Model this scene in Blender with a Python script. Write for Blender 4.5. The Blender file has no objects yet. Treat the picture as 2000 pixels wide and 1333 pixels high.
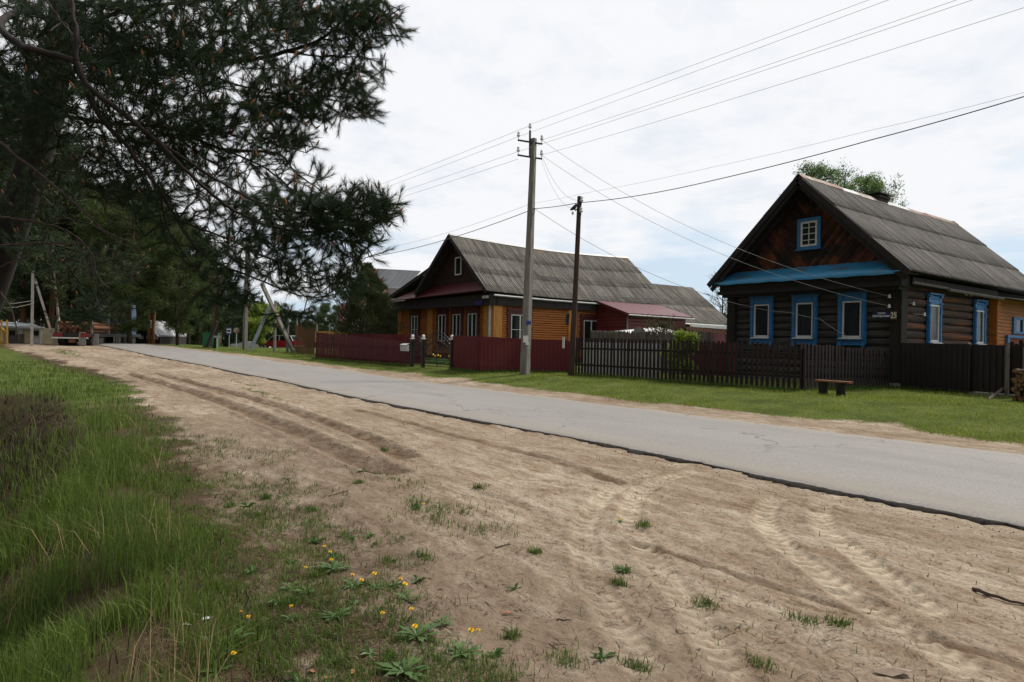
import bpy, math, random
import numpy as np
from mathutils import Vector, Matrix
random.seed(7); rng = np.random.default_rng(7)
SC = bpy.context.scene; COL = SC.collection
R = math.radians

# ---------------------------------------------------------------- camera model (used for placing things at real depths)
F = 1290.0; CH = 1.6; ROLL = R(1.08); ANG = R(36.7)
FW = (-math.cos(ANG), math.sin(ANG)); RT = (math.sin(ANG), math.cos(ANG))
def ray(px, py):
    u = px-1000; v = py-666.5
    a = u*math.cos(ROLL)+v*math.sin(ROLL); b = -u*math.sin(ROLL)+v*math.cos(ROLL)-1.5
    return ((F*FW[0]+a*RT[0])/F, (F*FW[1]+a*RT[1])/F, -b/F)
def ss(t):
    t = np.clip(t, 0., 1.); return t*t*(3-2*t)
def terr(x, y):
    L = .34*ss((y-12.0)/4.5)
    Rz = .80*ss((-x-22)/44)
    z = L+Rz*(1-L/.34*.7)-1.2*ss((-x-64)/50)
    # ditch on the near left
    w = ss((x+21)/6.)*(1-ss((x+6.)/3.5))
    z = z-1.1*w*ss((.75-y)/2.2)
    z = z-.10*ss((.9-y)/1.5)*ss((x+12)/5.)
    return z
def at(px, py, off=0.):
    x, y, w = ray(px, py); t = 1.5
    while t < 300:
        if CH+w*t < float(terr(x*t, y*t))+off: break
        t *= 1.002
    return Vector((x*t, y*t, float(terr(x*t, y*t))+off))
def atd(px, py, d):
    x, y, w = ray(px, py); return Vector((x*d, y*d, CH+w*d))

cam = bpy.data.cameras.new('camera'); co = bpy.data.objects.new('camera', cam); COL.objects.link(co)
cam.sensor_width = 36; cam.lens = F/2000*36; cam.clip_end = 3000; cam.clip_start = .05
rt = Vector((RT[0], RT[1], 0)); up = Vector((0, 0, 1)); fw = Vector((FW[0], FW[1], 1.5/F)).normalized()
cx = math.cos(ROLL)*rt+math.sin(ROLL)*up
cx = (cx-cx.dot(fw)*fw).normalized(); cz = -fw; cy = cz.cross(cx)
M = Matrix((cx, cy, cz)).transposed().to_4x4(); M.translation = Vector((0, 0, CH))
co.matrix_world = M; SC.camera = co
SC.view_settings.view_transform = 'Standard'; SC.view_settings.look = 'None'; SC.view_settings.exposure = 0

# ---------------------------------------------------------------- tagging
def tag(o, label=None, cat=None, group=None, kind=None):
    if label: o['label'] = label
    if cat: o['category'] = cat
    if group: o['group'] = group
    if kind: o['kind'] = kind
    return o
def thing(name, label, cat, loc=(0, 0, 0), group=None):
    o = bpy.data.objects.new(name, None); COL.objects.link(o); o.location = loc; o.empty_display_size = .2
    return tag(o, label, cat, group)
def rootloc(p):
    v = Vector((0, 0, 0))
    while p is not None: v = v+Vector(p.location); p = p.parent
    return v

# ---------------------------------------------------------------- mesh builder
class MB:
    def __init__(s): s.v = []; s.f = []; s.m = []; s.mi = 0; s.T = None
    def add(s, vs, fs):
        n = len(s.v)
        for p in vs:
            p = Vector(p); s.v.append(s.T(p) if s.T else p)
        for f in fs: s.f.append([n+i for i in f]); s.m.append(s.mi)
        return s
    def box(s, x0, x1, y0, y1, z0, z1):
        vs = [(x, y, z) for z in (z0, z1) for y in (y0, y1) for x in (x0, x1)]
        return s.add(vs, [(0, 2, 3, 1), (4, 5, 7, 6), (0, 1, 5, 4), (2, 6, 7, 3), (0, 4, 6, 2), (1, 3, 7, 5)])
    def beam(s, a, b, w, h, up=(0, 0, 1)):
        a = Vector(a); b = Vector(b); d = (b-a).normalized(); u = Vector(up)
        sd = d.cross(u)
        if sd.length < 1e-4: sd = d.cross(Vector((1, 0, 0)))
        sd.normalize(); u = sd.cross(d).normalized()
        vs = [p+sd*sx*w/2+u*sz*h/2 for p in (a, b) for sx, sz in ((-1, -1), (1, -1), (1, 1), (-1, 1))]
        return s.add(vs, [(0, 1, 2, 3), (7, 6, 5, 4), (0, 4, 5, 1), (1, 5, 6, 2), (2, 6, 7, 3), (3, 7, 4, 0)])
    def tube(s, pts, rad, n=6, cap=True):
        pts = [Vector(p) for p in pts]
        if not hasattr(rad, '__len__'): rad = [rad]*len(pts)
        vs = []; fs = []; ref = None
        for i, p in enumerate(pts):
            d = (pts[min(i+1, len(pts)-1)]-pts[max(i-1, 0)])
            if d.length < 1e-9: d = Vector((0, 0, 1))
            d.normalize()
            if ref is None: ref = Vector((0, 0, 1)) if abs(d.z) < .9 else Vector((1, 0, 0))
            a = d.cross(ref).normalized(); b = a.cross(d).normalized(); ref = b
            for k in range(n):
                t = 2*math.pi*k/n; vs.append(p+(a*math.cos(t)+b*math.sin(t))*rad[i])
        for i in range(len(pts)-1):
            for k in range(n):
                k2 = (k+1) % n; fs.append((i*n+k, i*n+k2, (i+1)*n+k2, (i+1)*n+k))
        if cap: fs.append(tuple(range(n))[::-1]); fs.append(tuple((len(pts)-1)*n+k for k in range(n)))
        return s.add(vs, fs)
    def ball(s, c, r, nu=10, nv=7, sc=(1, 1, 1)):
        vs = []; fs = []
        for j in range(nv+1):
            t = math.pi*j/nv
            for i in range(nu):
                p = 2*math.pi*i/nu
                vs.append((c[0]+r*sc[0]*math.sin(t)*math.cos(p), c[1]+r*sc[1]*math.sin(t)*math.sin(p), c[2]+r*sc[2]*math.cos(t)))
        for j in range(nv):
            for i in range(nu):
                i2 = (i+1) % nu; fs.append((j*nu+i, (j+1)*nu+i, (j+1)*nu+i2, j*nu+i2))
        return s.add(vs, fs)
    def prism(s, poly, a, b, axis='y'):
        n = len(poly)
        def P(p, t): return {'y': (p[0], t, p[1]), 'x': (t, p[0], p[1]), 'z': (p[0], p[1], t)}[axis]
        vs = [P(p, a) for p in poly]+[P(p, b) for p in poly]
        fs = [tuple(range(n)), tuple(range(2*n-1, n-1, -1))]+[(i, i+n, (i+1) % n+n, (i+1) % n) for i in range(n)]
        return s.add(vs, fs)
    def build(s, name, mats, parent=None, smooth=False, loc=None):
        if not isinstance(mats, (list, tuple)): mats = [mats]
        off = rootloc(parent) if parent is not None else Vector(loc or (0, 0, 0))
        me = bpy.data.meshes.new(name); me.from_pydata([tuple(p-off) for p in s.v], [], s.f)
        for m in mats: me.materials.append(m)
        me.polygons.foreach_set('material_index', s.m)
        if smooth: me.polygons.foreach_set('use_smooth', [True]*len(me.polygons))
        me.update()
        o = bpy.data.objects.new(name, me); COL.objects.link(o)
        if parent is not None: o.parent = parent
        else: o.location = off
        return o
def npmesh(name, V, Fc, mats, parent=None, loc=(0, 0, 0), k=3, smooth=False, attrs=None, uv=None, mi=None):
    V = np.asarray(V, dtype=np.float64); Fc = np.asarray(Fc, dtype=np.int32)
    off = np.array(rootloc(parent) if parent is not None else loc)
    me = bpy.data.meshes.new(name)
    me.vertices.add(len(V)); me.vertices.foreach_set('co', (V-off).astype(np.float32).ravel())
    me.loops.add(Fc.size); me.loops.foreach_set('vertex_index', Fc.ravel())
    me.polygons.add(len(Fc)); me.polygons.foreach_set('loop_start', np.arange(0, Fc.size, k, dtype=np.int32))
    me.polygons.foreach_set('loop_total', np.full(len(Fc), k, dtype=np.int32))
    if smooth: me.polygons.foreach_set('use_smooth', np.ones(len(Fc), dtype=bool))
    for m in (mats if isinstance(mats, (list, tuple)) else [mats]): me.materials.append(m)
    if mi is not None: me.polygons.foreach_set('material_index', np.asarray(mi, dtype=np.int32))
    me.update(calc_edges=True)
    for n, a in (attrs or {}).items():
        at_ = me.attributes.new(n, 'FLOAT', 'POINT'); at_.data.foreach_set('value', np.asarray(a, dtype=np.float32))
    if uv is not None:
        l = me.uv_layers.new(name='UVMap'); l.data.foreach_set('uv', np.asarray(uv)[Fc.ravel()].astype(np.float32).ravel())
    o = bpy.data.objects.new(name, me); COL.objects.link(o)
    if parent is not None: o.parent = parent
    else: o.location = off
    return o
def children(o): return [c for c in COL.objects if c.parent == o]
def copy_tree(o, parent=None, kids=None):
    c = o.copy(); COL.objects.link(c); c.parent = parent
    for ch in list(o.children): copy_tree(ch, c)
    return c

# ---------------------------------------------------------------- materials
def newmat(name):
    m = bpy.data.materials.new(name); m.use_nodes = True; nt = m.node_tree
    b = nt.nodes['Principled BSDF']; return m, nt, b
def N(nt, t, **kw):
    n = nt.nodes.new(t)
    for k, v in kw.items():
        if k.startswith('i_'): n.inputs[k[2:].replace('_', ' ')].default_value = v
        else: setattr(n, k, v)
    return n
def ramp(nt, fac, stops):
    n = nt.nodes.new('ShaderNodeValToRGB'); e = n.color_ramp.elements
    while len(e) < len(stops): e.new(.5)
    for i, (p, c) in enumerate(stops):
        e[i].position = p; e[i].color = (c[0], c[1], c[2], 1) if hasattr(c, '__len__') else (c, c, c, 1)
    nt.links.new(fac, n.inputs['Fac']); return n.outputs['Color']
def mix(nt, fac, a, b, bt='MIX'):
    n = nt.nodes.new('ShaderNodeMix'); n.data_type = 'RGBA'; n.blend_type = bt
    for s, v in ((n.inputs[0], fac), (n.inputs[6], a), (n.inputs[7], b)):
        if isinstance(v, bpy.types.NodeSocket): nt.links.new(v, s)
        elif hasattr(v, '__len__'): s.default_value = (v[0], v[1], v[2], 1)
        else: s.default_value = v
    return n.outputs[2]
def noise(nt, vec, scale, detail=4, rough=.55, stretch=None):
    if stretch:
        mp = nt.nodes.new('ShaderNodeMapping'); mp.inputs['Scale'].default_value = stretch; nt.links.new(vec, mp.inputs[0]); vec = mp.outputs[0]
    n = nt.nodes.new('ShaderNodeTexNoise'); n.inputs['Scale'].default_value = scale; n.inputs['Detail'].default_value = detail
    n.inputs['Roughness'].default_value = rough; nt.links.new(vec, n.inputs['Vector']); return n.outputs['Fac']
def math_(nt, op, a, b=None, c=None):
    n = nt.nodes.new('ShaderNodeMath'); n.operation = op
    for i, v in enumerate((a, b, c)):
        if v is None: continue
        if isinstance(v, bpy.types.NodeSocket): nt.links.new(v, n.inputs[i])
        else: n.inputs[i].default_value = v
    return n.outputs[0]
def bump(nt, b, h, strength, dist=.01):
    n = nt.nodes.new('ShaderNodeBump'); n.inputs['Strength'].default_value = strength; n.inputs['Distance'].default_value = dist
    nt.links.new(h, n.inputs['Height']); nt.links.new(n.outputs[0], b.inputs['Normal'])
def pm(name, c1, c2, scale=4, stretch=None, rough=.8, bmp=.3, c3=None, c3t=.62, island=0, metal=0, fine=None, objvar=0):
    m, nt, b = newmat(name)
    tc = nt.nodes.new('ShaderNodeTexCoord').outputs['Object']
    f = noise(nt, tc, scale, 6, .62, stretch)
    col = ramp(nt, f, [(.30, c1), (.68, c2)])
    if objvar:
        oi = N(nt, 'ShaderNodeObjectInfo').outputs['Random']; col = mix(nt, 1., col, ramp(nt, oi, [(0, 1-objvar), (1, 1+objvar)]), 'MULTIPLY')
    if c3:
        f3 = noise(nt, tc, scale*.45, 5, .65, stretch); col = mix(nt, ramp(nt, f3, [(c3t-.06, 0), (c3t+.06, 1)]), col, c3)
    if island:
        g = N(nt, 'ShaderNodeNewGeometry').outputs['Random Per Island']
        col = mix(nt, 1.0, col, ramp(nt, g, [(0, 1-island), (1, 1)]), 'MULTIPLY')
    nt.links.new(col, b.inputs['Base Color']); b.inputs['Roughness'].default_value = rough; b.inputs['Metallic'].default_value = metal
    if bmp: bump(nt, b, noise(nt, tc, fine or scale*3, 5, .6, stretch), bmp, .008)
    return m
def leafmat(name, ca, cb, rough=.6, trans=.25):
    m, nt, b = newmat(name)
    g = N(nt, 'ShaderNodeNewGeometry').outputs['Random Per Island']
    tc = nt.nodes.new('ShaderNodeTexCoord').outputs['Object']
    f = math_(nt, 'ADD', math_(nt, 'MULTIPLY', g, .5), math_(nt, 'MULTIPLY', noise(nt, tc, 1.1, 3), .6))
    col = ramp(nt, f, [(.15, ca), (.85, cb)])
    nt.links.new(col, b.inputs['Base Color']); b.inputs['Roughness'].default_value = rough
    if trans:
        t = N(nt, 'ShaderNodeBsdfTranslucent'); nt.links.new(col, t.inputs['Color'])
        mx = N(nt, 'ShaderNodeMixShader'); mx.inputs[0].default_value = trans
        nt.links.new(b.outputs[0], mx.inputs[1]); nt.links.new(t.outputs[0], mx.inputs[2])
        nt.links.new(mx.outputs[0], nt.nodes['Material Output'].inputs[0])
    return m

MT = {}
MT['log_grey'] = pm('weathered_log', (.010, .009, .008), (.098, .090, .080), 3, (.35, 4, 6), .9, .6, (.045, .030, .022))
MT['log_side'] = pm('log_side', (.014, .009, .007), (.055, .037, .028), 3, (4, .35, 6), .9, .6, (.17, .048, .016), .58)
MT['black_wood'] = pm('tarred_wood', (.006, .005, .005), (.022, .017, .015), 5, (2, 2, .6), .85, .5)
MT['chevron'] = pm('chevron_planks', (.012, .007, .005), (.060, .020, .011), 2.6, None, .85, .5, (.19, .052, .017), .50, .85)
MT['gable2'] = pm('dark_red_planks', (.018, .006, .005), (.045, .013, .010), 3, None, .85, .5, None, .6, .4)
MT['blue'] = pm('blue_paint', (.020, .130, .32), (.030, .19, .44), 6, None, .55, .25, (.022, .11, .26))
MT['blue_apron'] = pm('blue_tin', (.026, .22, .42), (.050, .30, .54), 2.5, (1, 3, 3), .45, .2, (.10, .14, .15), .58)
MT['white_frame'] = pm('white_plastic', (.55, .55, .54), (.68, .68, .67), 6, None, .4, .0)
MT['orange_board'] = pm('orange_boards', (.30, .088, .012), (.44, .145, .022), 3, (.6, .6, 5), .6, .3, (.22, .064, .011))
MT['yellow_post'] = pm('yellow_boards', (.40, .17, .03), (.55, .25, .05), 3, (6, 6, .5), .6, .3, (.30, .12, .03))
MT['dark_red'] = pm('dark_red_carving', (.050, .009, .008), (.085, .016, .012), 5, None, .6, .3)
MT['annex_red'] = pm('red_siding', (.12, .014, .016), (.155, .022, .024), 2, None, .55, .15)
MT['red_tin'] = pm('red_tin', (.085, .010, .016), (.115, .016, .024), 2, None, .45, .1)
MT['maroon'] = pm('maroon_sheet', (.095, .003, .007), (.125, .006, .010), 1.2, None, .6, .05, (.14, .020, .018), .60)
MT['maroon_wood'] = pm('maroon_wood', (.060, .006, .010), (.105, .012, .018), 6, (6, 6, .6), .7, .3, objvar=.22)
MT['picket'] = pm('dark_picket', (.007, .003, .004), (.021, .009, .010), 6, (6, 6, .6), .75, .4, (.05, .018, .016), .62, objvar=.35)
MT['grey_wood'] = pm('grey_wood', (.06, .05, .045), (.17, .145, .13), 5, (6, 6, .5), .9, .5, (.04, .03, .028), objvar=.3)
MT['dark_sheet'] = pm('dark_brown_sheet', (.010, .005, .006), (.017, .008, .009), 2, None, .6, .0)
MT['concrete'] = pm('concrete', (.15, .14, .12), (.25, .235, .205), 3, (3, 3, .4), .9, .35, (.11, .105, .09), .6)
MT['pole_wood'] = pm('tarred_pole', (.022, .012, .010), (.075, .040, .032), 4, (8, 8, .5), .9, .6)
MT['steel'] = pm('dark_steel', (.03, .03, .03), (.07, .065, .06), 8, None, .5, .2)
MT['iron'] = pm('black_iron', (.008, .008, .009), (.02, .02, .022), 8, None, .45, .0)
MT['wire'] = pm('wire', (.42, .42, .43), (.50, .50, .51), 8, None, .6, 0)
MT['cable'] = pm('cable', (.05, .05, .05), (.08, .08, .08), 8, None, .6, 0)
MT['cable_w'] = pm('pale_wire', (.34, .33, .32), (.42, .41, .40), 8, None, .6, 0)
MT['porcelain'] = pm('porcelain', (.6, .62, .6), (.75, .76, .74), 8, None, .25, 0)
MT['rust'] = pm('rusty_tin', (.22, .10, .06), (.30, .19, .14), 3, None, .8, .2, (.42, .40, .38), .54)
MT['zinc'] = pm('zinc', (.42, .43, .44), (.55, .56, .57), 3, None, .45, .1)
MT['brick'] = pm('sooty_brick', (.02, .016, .014), (.06, .04, .034), 9, None, .95, .6)
MT['bench'] = pm('bench_plank', (.17, .065, .025), (.28, .12, .05), 4, (1, 6, 6), .7, .3)
MT['bark_dark'] = pm('bark_dark', (.006, .005, .004), (.020, .014, .011), 10, (1, 1, .35), .95, .8)
MT['bark_twig'] = pm('bark_twig', (.007, .005, .004), (.022, .012, .009), 10, None, .9, .5, (.055, .018, .009), .66)
MT['bark_dead'] = pm('bark_dead', (.030, .018, .014), (.095, .066, .055), 10, None, .9, .5)
MT['bark_pine'] = pm('bark_pine', (.10, .042, .022), (.26, .105, .045), 3, (1, 1, .4), .95, .6)
MT['bark_far'] = pm('bark_far', (.030, .020, .016), (.08, .045, .030), 3, (1, 1, .4), .95, .4)
MT['bark_birch'] = pm('bark_birch', (.40, .38, .35), (.50, .48, .45), 2, (1, 1, 3), .9, .2, (.03, .028, .025), .56)
MT['bud'] = pm('bud', (.15, .05, .02), (.27, .11, .04), 20, None, .8, 0)
MT['needles'] = leafmat('needles', (.009, .026, .007), (.034, .068, .018), .85, .15)
MT['far_needles'] = leafmat('far_needles', (.008, .019, .007), (.038, .062, .016), .8, .2)
MT['far_needles2'] = leafmat('far_needles_light', (.020, .042, .010), (.085, .115, .026), .8, .3)
MT['thuja'] = leafmat('thuja_scales', (.015, .030, .012), (.075, .080, .022), .8, .2)
MT['spring'] = leafmat('spring_leaves', (.070, .130, .040), (.17, .26, .085), .7, .45)
MT['bright'] = leafmat('bright_leaves', (.14, .22, .03), (.34, .42, .07), .6, .4)
MT['grass'] = leafmat('grass_blades', (.040, .080, .012), (.130, .200, .036), .75, .35)
MT['grass_dark'] = leafmat('tall_grass', (.036, .072, .010), (.160, .230, .036), .75, .4)
MT['bracken'] = leafmat('dead_bracken', (.010, .008, .003), (.055, .040, .016), .9, .1)
MT['dry'] = leafmat('dry_stalks', (.18, .12, .06), (.38, .28, .15), .8, .2)
MT['lawn'] = leafmat('lawn_blades', (.120, .170, .020), (.320, .370, .070), .8, .35)
MT['plant'] = leafmat('rosette_leaves', (.035, .085, .015), (.09, .17, .035), .5, .3)
MT['yellow'] = pm('yellow_petals', (.75, .45, .01), (.85, .58, .02), 30, None, .6, 0)
MT['red_petal'] = pm('red_petals', (.6, .02, .02), (.7, .04, .03), 30, None, .6, 0)
MT['litter'] = leafmat('litter', (.040, .024, .014), (.20, .12, .07), .95, 0)
MT['stone'] = pm('dark_clods', (.03, .022, .017), (.11, .085, .065), 12, None, .95, .5)
MT['stick'] = pm('stick', (.035, .022, .016), (.09, .06, .045), 20, None, .9, .4)
MT['deadleaf'] = pm('dead_leaf', (.22, .075, .03), (.36, .16, .08), 20, None, .8, .2)
MT['bark_strip'] = pm('bark_strip', (.20, .14, .10), (.34, .27, .21), 14, None, .9, .4)
MT['paper'] = pm('paper', (.6, .6, .58), (.75, .75, .73), 20, None, .8, .1)
MT['log_end'] = pm('split_wood', (.16, .075, .030), (.40, .22, .10), 9, None, .9, .4, (.07, .035, .02), .55, .4)
MT['log_bark'] = pm('firewood_bark', (.03, .018, .012), (.10, .06, .04), 9, None, .95, .5)
MT['cream'] = pm('cream_wall', (.48, .40, .24), (.58, .49, .31), 2, None, .8, .1)
MT['pale'] = pm('pale_boards', (.42, .44, .44), (.56, .57, .56), 3, (5, 5, .5), .8, .1)
MT['grey_blue'] = pm('pale_blue_grey', (.26, .30, .34), (.34, .38, .42), 2, None, .7, .1)
MT['yellow_paint'] = pm('yellow_paint', (.42, .22, .03), (.52, .29, .05), 3, None, .6, .1)
MT['brown_fence'] = pm('brown_fence', (.14, .045, .018), (.23, .085, .035), 3, (5, 5, .4), .8, .2, None, .6, .3)
MT['signal_red'] = pm('red_paint', (.15, .012, .012), (.24, .02, .02), 6, None, .5, 0)
MT['car_red'] = pm('car_red', (.30, .008, .018), (.36, .012, .025), 6, None, .25, 0)
MT['tyre'] = pm('tyre', (.012, .012, .012), (.025, .024, .023), 8, None, .9, .2)
MT['mud'] = pm('mud_flap', (.13, .125, .12), (.30, .28, .26), 4, (5, 5, .4), .9, .2)
MT['dark'] = pm('dark_boards', (.012, .010, .010), (.035, .028, .026), 4, None, .9, .3)
MT['orange_log'] = pm('orange_logs', (.07, .030, .016), (.17, .065, .030), 5, None, .8, .2)
MT['skyblue'] = pm('cab_blue', (.05, .08, .16), (.10, .14, .24), 5, None, .4, 0)
MT['green_paint'] = pm('green_paint', (.010, .10, .035), (.016, .14, .05), 5, None, .6, 0)
MT['sign_blue'] = pm('sign_blue', (.010, .035, .20), (.014, .045, .24), 5, None, .5, 0)
MT['sign_navy'] = pm('sign_navy', (.008, .012, .10), (.012, .016, .13), 5, None, .5, 0)
MT['pink'] = pm('pink_red', (.50, .13, .16), (.62, .20, .24), 2, (1, 1, .3), .7, 0)
MT['brown_plate'] = pm('brown_plate', (.05, .026, .014), (.07, .035, .02), 5, None, .7, 0)
MT['cream_text'] = pm('cream_text', (.62, .58, .42), (.66, .62, .46), 5, None, .6, 0)
MT['asph_edge'] = pm('asphalt_edge', (.008, .007, .006), (.040, .033, .028), 30, None, .95, .9)
MT['lamp_hood'] = MT['iron']
# glass
def glassmat(name, col, rough=.06):
    m, nt, b = newmat(name); tc = nt.nodes.new('ShaderNodeTexCoord').outputs['Object']
    f = noise(nt, tc, 1.6, 3, .5, (2.5, 2.5, .5))
    nt.links.new(ramp(nt, f, [(.42, (col[0]*.5, col[1]*.5, col[2]*.5)), (.62, col)]), b.inputs['Base Color']); b.inputs['Specular IOR Level'].default_value = .22
    b.inputs['Roughness'].default_value = rough; b.inputs['IOR'].default_value = 1.45; return m
MT['glass'] = glassmat('window_glass', (.020, .024, .024))
MT['glass_g'] = glassmat('window_glass_green', (.03, .06, .05))
MT['curtain'] = glassmat('window_net', (.16, .16, .155), .3)

def roofmat(name, cd, cm, cl, rust=False):
    m, nt, b = newmat(name)
    uv = nt.nodes.new('ShaderNodeUVMap').outputs[0]
    sep = N(nt, 'ShaderNodeSeparateXYZ'); nt.links.new(uv, sep.inputs[0])
    f = noise(nt, uv, 1., 6, .72, (6.5, .35, 1)); col = ramp(nt, f, [(.34, (cd[0]*.6, cd[1]*.6, cd[2]*.6)), (.50, cm), (.66, (cl[0]*1.1, cl[1]*1.1, cl[2]*1.1))])
    f2 = noise(nt, uv, 3.2, 6, .75); col = mix(nt, ramp(nt, f2, [(.52, 0), (.70, .75)]), col, (cd[0]*.8, cd[1]*.78, cd[2]*.7))
    # sheet to sheet variation
    cu = math_(nt, 'FLOOR', math_(nt, 'DIVIDE', sep.outputs[0], 1.05)); cv = math_(nt, 'FLOOR', math_(nt, 'DIVIDE', sep.outputs[1], 1.72))
    cb = N(nt, 'ShaderNodeCombineXYZ'); nt.links.new(cu, cb.inputs[0]); nt.links.new(cv, cb.inputs[1])
    wn = N(nt, 'ShaderNodeTexWhiteNoise'); nt.links.new(cb.outputs[0], wn.inputs[0])
    col = mix(nt, 1., col, ramp(nt, wn.outputs[0], [(0, .80), (1, 1.12)]), 'MULTIPLY')
    # darker valleys and paler crests, so the corrugation reads
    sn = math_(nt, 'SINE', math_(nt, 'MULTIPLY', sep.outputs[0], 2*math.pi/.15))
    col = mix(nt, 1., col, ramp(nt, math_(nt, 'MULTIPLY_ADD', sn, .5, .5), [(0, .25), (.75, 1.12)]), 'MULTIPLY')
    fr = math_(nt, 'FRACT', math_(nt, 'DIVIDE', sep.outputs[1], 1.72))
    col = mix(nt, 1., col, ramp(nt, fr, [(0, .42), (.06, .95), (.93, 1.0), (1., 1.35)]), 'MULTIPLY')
    f3 = noise(nt, uv, .5, 4, .6, (3.5, .5, 1)); col = mix(nt, ramp(nt, f3, [(.60, 0), (.72, .55)]), col, (cl[0]*1.25, cl[1]*1.22, cl[2]*1.15))
    if rust:
        f4 = noise(nt, uv, .8, 4, .6, (1.5, .6, 1)); msk = math_(nt, 'MULTIPLY', ramp(nt, f4, [(.55, 0), (.66, 1)]), ramp(nt, sep.outputs[1], [(.0, 1), (.9, 0)]))
        col = mix(nt, msk, col, (.30, .16, .08))
    nt.links.new(col, b.inputs['Base Color']); b.inputs['Roughness'].default_value = .9
    bump(nt, b, f2, .35, .01); return m
MT['roof1'] = roofmat('slate_grey', (.062, .055, .050), (.130, .120, .112), (.21, .195, .185))
MT['roof2'] = roofmat('slate_lichen', (.085, .076, .062), (.20, .185, .158), (.35, .335, .305), True)
MT['roof3'] = roofmat('zinc_sheets', (.26, .28, .30), (.36, .38, .40), (.50, .52, .54))

# ---------------------------------------------------------------- world
SUN_EL = R(52); SUN_AZ_VEC = Vector((.10, .99, 0)).normalized()
W = bpy.data.worlds.new('World'); SC.world = W; W.use_nodes = True; nt = W.node_tree
for n in list(nt.nodes): nt.nodes.remove(n)
outw = N(nt, 'ShaderNodeOutputWorld'); bg = N(nt, 'ShaderNodeBackground')
sky = N(nt, 'ShaderNodeTexSky', sky_type='NISHITA', sun_disc=False, sun_elevation=SUN_EL, sun_rotation=math.atan2(SUN_AZ_VEC.x, SUN_AZ_VEC.y))
sky.air_density = 1.0; sky.dust_density = 1.5
tc = N(nt, 'ShaderNodeTexCoord').outputs['Generated']
sep = N(nt, 'ShaderNodeSeparateXYZ'); nt.links.new(tc, sep.inputs[0])
# project the direction on a cloud plane
zz = math_(nt, 'MAXIMUM', sep.outputs[2], .0); den = math_(nt, 'ADD', zz, .16)
cmb = N(nt, 'ShaderNodeCombineXYZ')
nt.links.new(math_(nt, 'DIVIDE', sep.outputs[0], den), cmb.inputs[0]); nt.links.new(math_(nt, 'DIVIDE', sep.outputs[1], den), cmb.inputs[1])
nA = noise(nt, cmb.outputs[0], 1.25, 8, .56); nB = noise(nt, cmb.outputs[0], .45, 5, .5)
cl = math_(nt, 'ADD', math_(nt, 'MULTIPLY', nA, .62), math_(nt, 'MULTIPLY', nB, .5))
cl = math_(nt, 'ADD', cl, math_(nt, 'MULTIPLY', ss_el := math_(nt, 'MULTIPLY', zz, 1.0), .66))
cover = ramp(nt, cl, [(.56, 0), (.68, 1)])
skyc = mix(nt, 1., sky.outputs[0], (.105, .105, .105), 'MULTIPLY')
blue = mix(nt, .80, skyc, (.66, .81, .96))
tone = noise(nt, cmb.outputs[0], 2.6, 7, .6)
white = ramp(nt, tone, [(.34, (.82, .86, .925)), (.50, (.94, .948, .972))])
cumul = mix(nt, cover, blue, white)
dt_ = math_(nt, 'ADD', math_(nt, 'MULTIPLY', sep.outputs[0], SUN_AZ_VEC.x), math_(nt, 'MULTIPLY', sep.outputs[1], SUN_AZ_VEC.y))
# added dimming of the unseen sky behind the viewer, to darken house fronts
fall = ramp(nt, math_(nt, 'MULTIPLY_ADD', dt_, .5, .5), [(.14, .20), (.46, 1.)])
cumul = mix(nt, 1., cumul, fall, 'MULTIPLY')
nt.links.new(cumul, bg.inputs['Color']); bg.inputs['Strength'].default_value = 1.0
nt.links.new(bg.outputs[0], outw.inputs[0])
sl = bpy.data.lights.new('sun', 'SUN'); sl.energy = 3.6; sl.angle = R(7); sl.color = (1, .93, .82)
so = bpy.data.objects.new('sun', sl); COL.objects.link(so)
sd = Vector((SUN_AZ_VEC.x*math.cos(SUN_EL), SUN_AZ_VEC.y*math.cos(SUN_EL), math.sin(SUN_EL)))
so.rotation_euler = sd.to_track_quat('Z', 'Y').to_euler(); so.location = (0, 0, 40)

# ---------------------------------------------------------------- value noise in numpy
_tab = rng.random((256, 256))
def vnoise(x, y, s=1.0, octv=4, pers=.55):
    x = np.asarray(x)*s; y = np.asarray(y)*s; out = 0; a = 1; tot = 0
    for o in range(octv):
        xi = np.floor(x).astype(int); yi = np.floor(y).astype(int); fx = x-xi; fy = y-yi
        fx = fx*fx*(3-2*fx); fy = fy*fy*(3-2*fy)
        g = lambda i, j: _tab[(xi+i+17*o) & 255, (yi+j+31*o) & 255]
        out = out+a*((g(0, 0)*(1-fx)+g(1, 0)*fx)*(1-fy)+(g(0, 1)*(1-fx)+g(1, 1)*fx)*fy)
        tot += a; a *= pers; x = x*2.03; y = y*2.03
    return out/tot
# ================================================================ GROUND
def W2(pts): return np.array([tuple(at(p[0], p[1]))[:2] for p in pts])
def pdist(X, Y, poly):
    best = np.full(X.shape, 1e9); arc = np.zeros(X.shape); acc = 0
    for a, b in zip(poly[:-1], poly[1:]):
        d = b-a; L = math.hypot(*d)
        if L < 1e-6: continue
        t = np.clip(((X-a[0])*d[0]+(Y-a[1])*d[1])/L/L, 0, 1)
        q = np.hypot(X-a[0]-t*d[0], Y-a[1]-t*d[1]); m = q < best
        best = np.where(m, q, best); arc = np.where(m, acc+t*L, arc); acc += L
    return best, arc
def smoothpoly(P, n=8):
    P = np.array(P, float); out = []
    for i in range(len(P)-1):
        p0 = P[max(i-1, 0)]; p1 = P[i]; p2 = P[i+1]; p3 = P[min(i+2, len(P)-1)]
        for t in np.linspace(0, 1, n, endpoint=False):
            out.append(.5*((2*p1)+(-p0+p2)*t+(2*p0-5*p1+4*p2-p3)*t*t+(-p0+3*p1-3*p2+p3)*t**3))
    out.append(P[-1]); return np.array(out)
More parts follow.
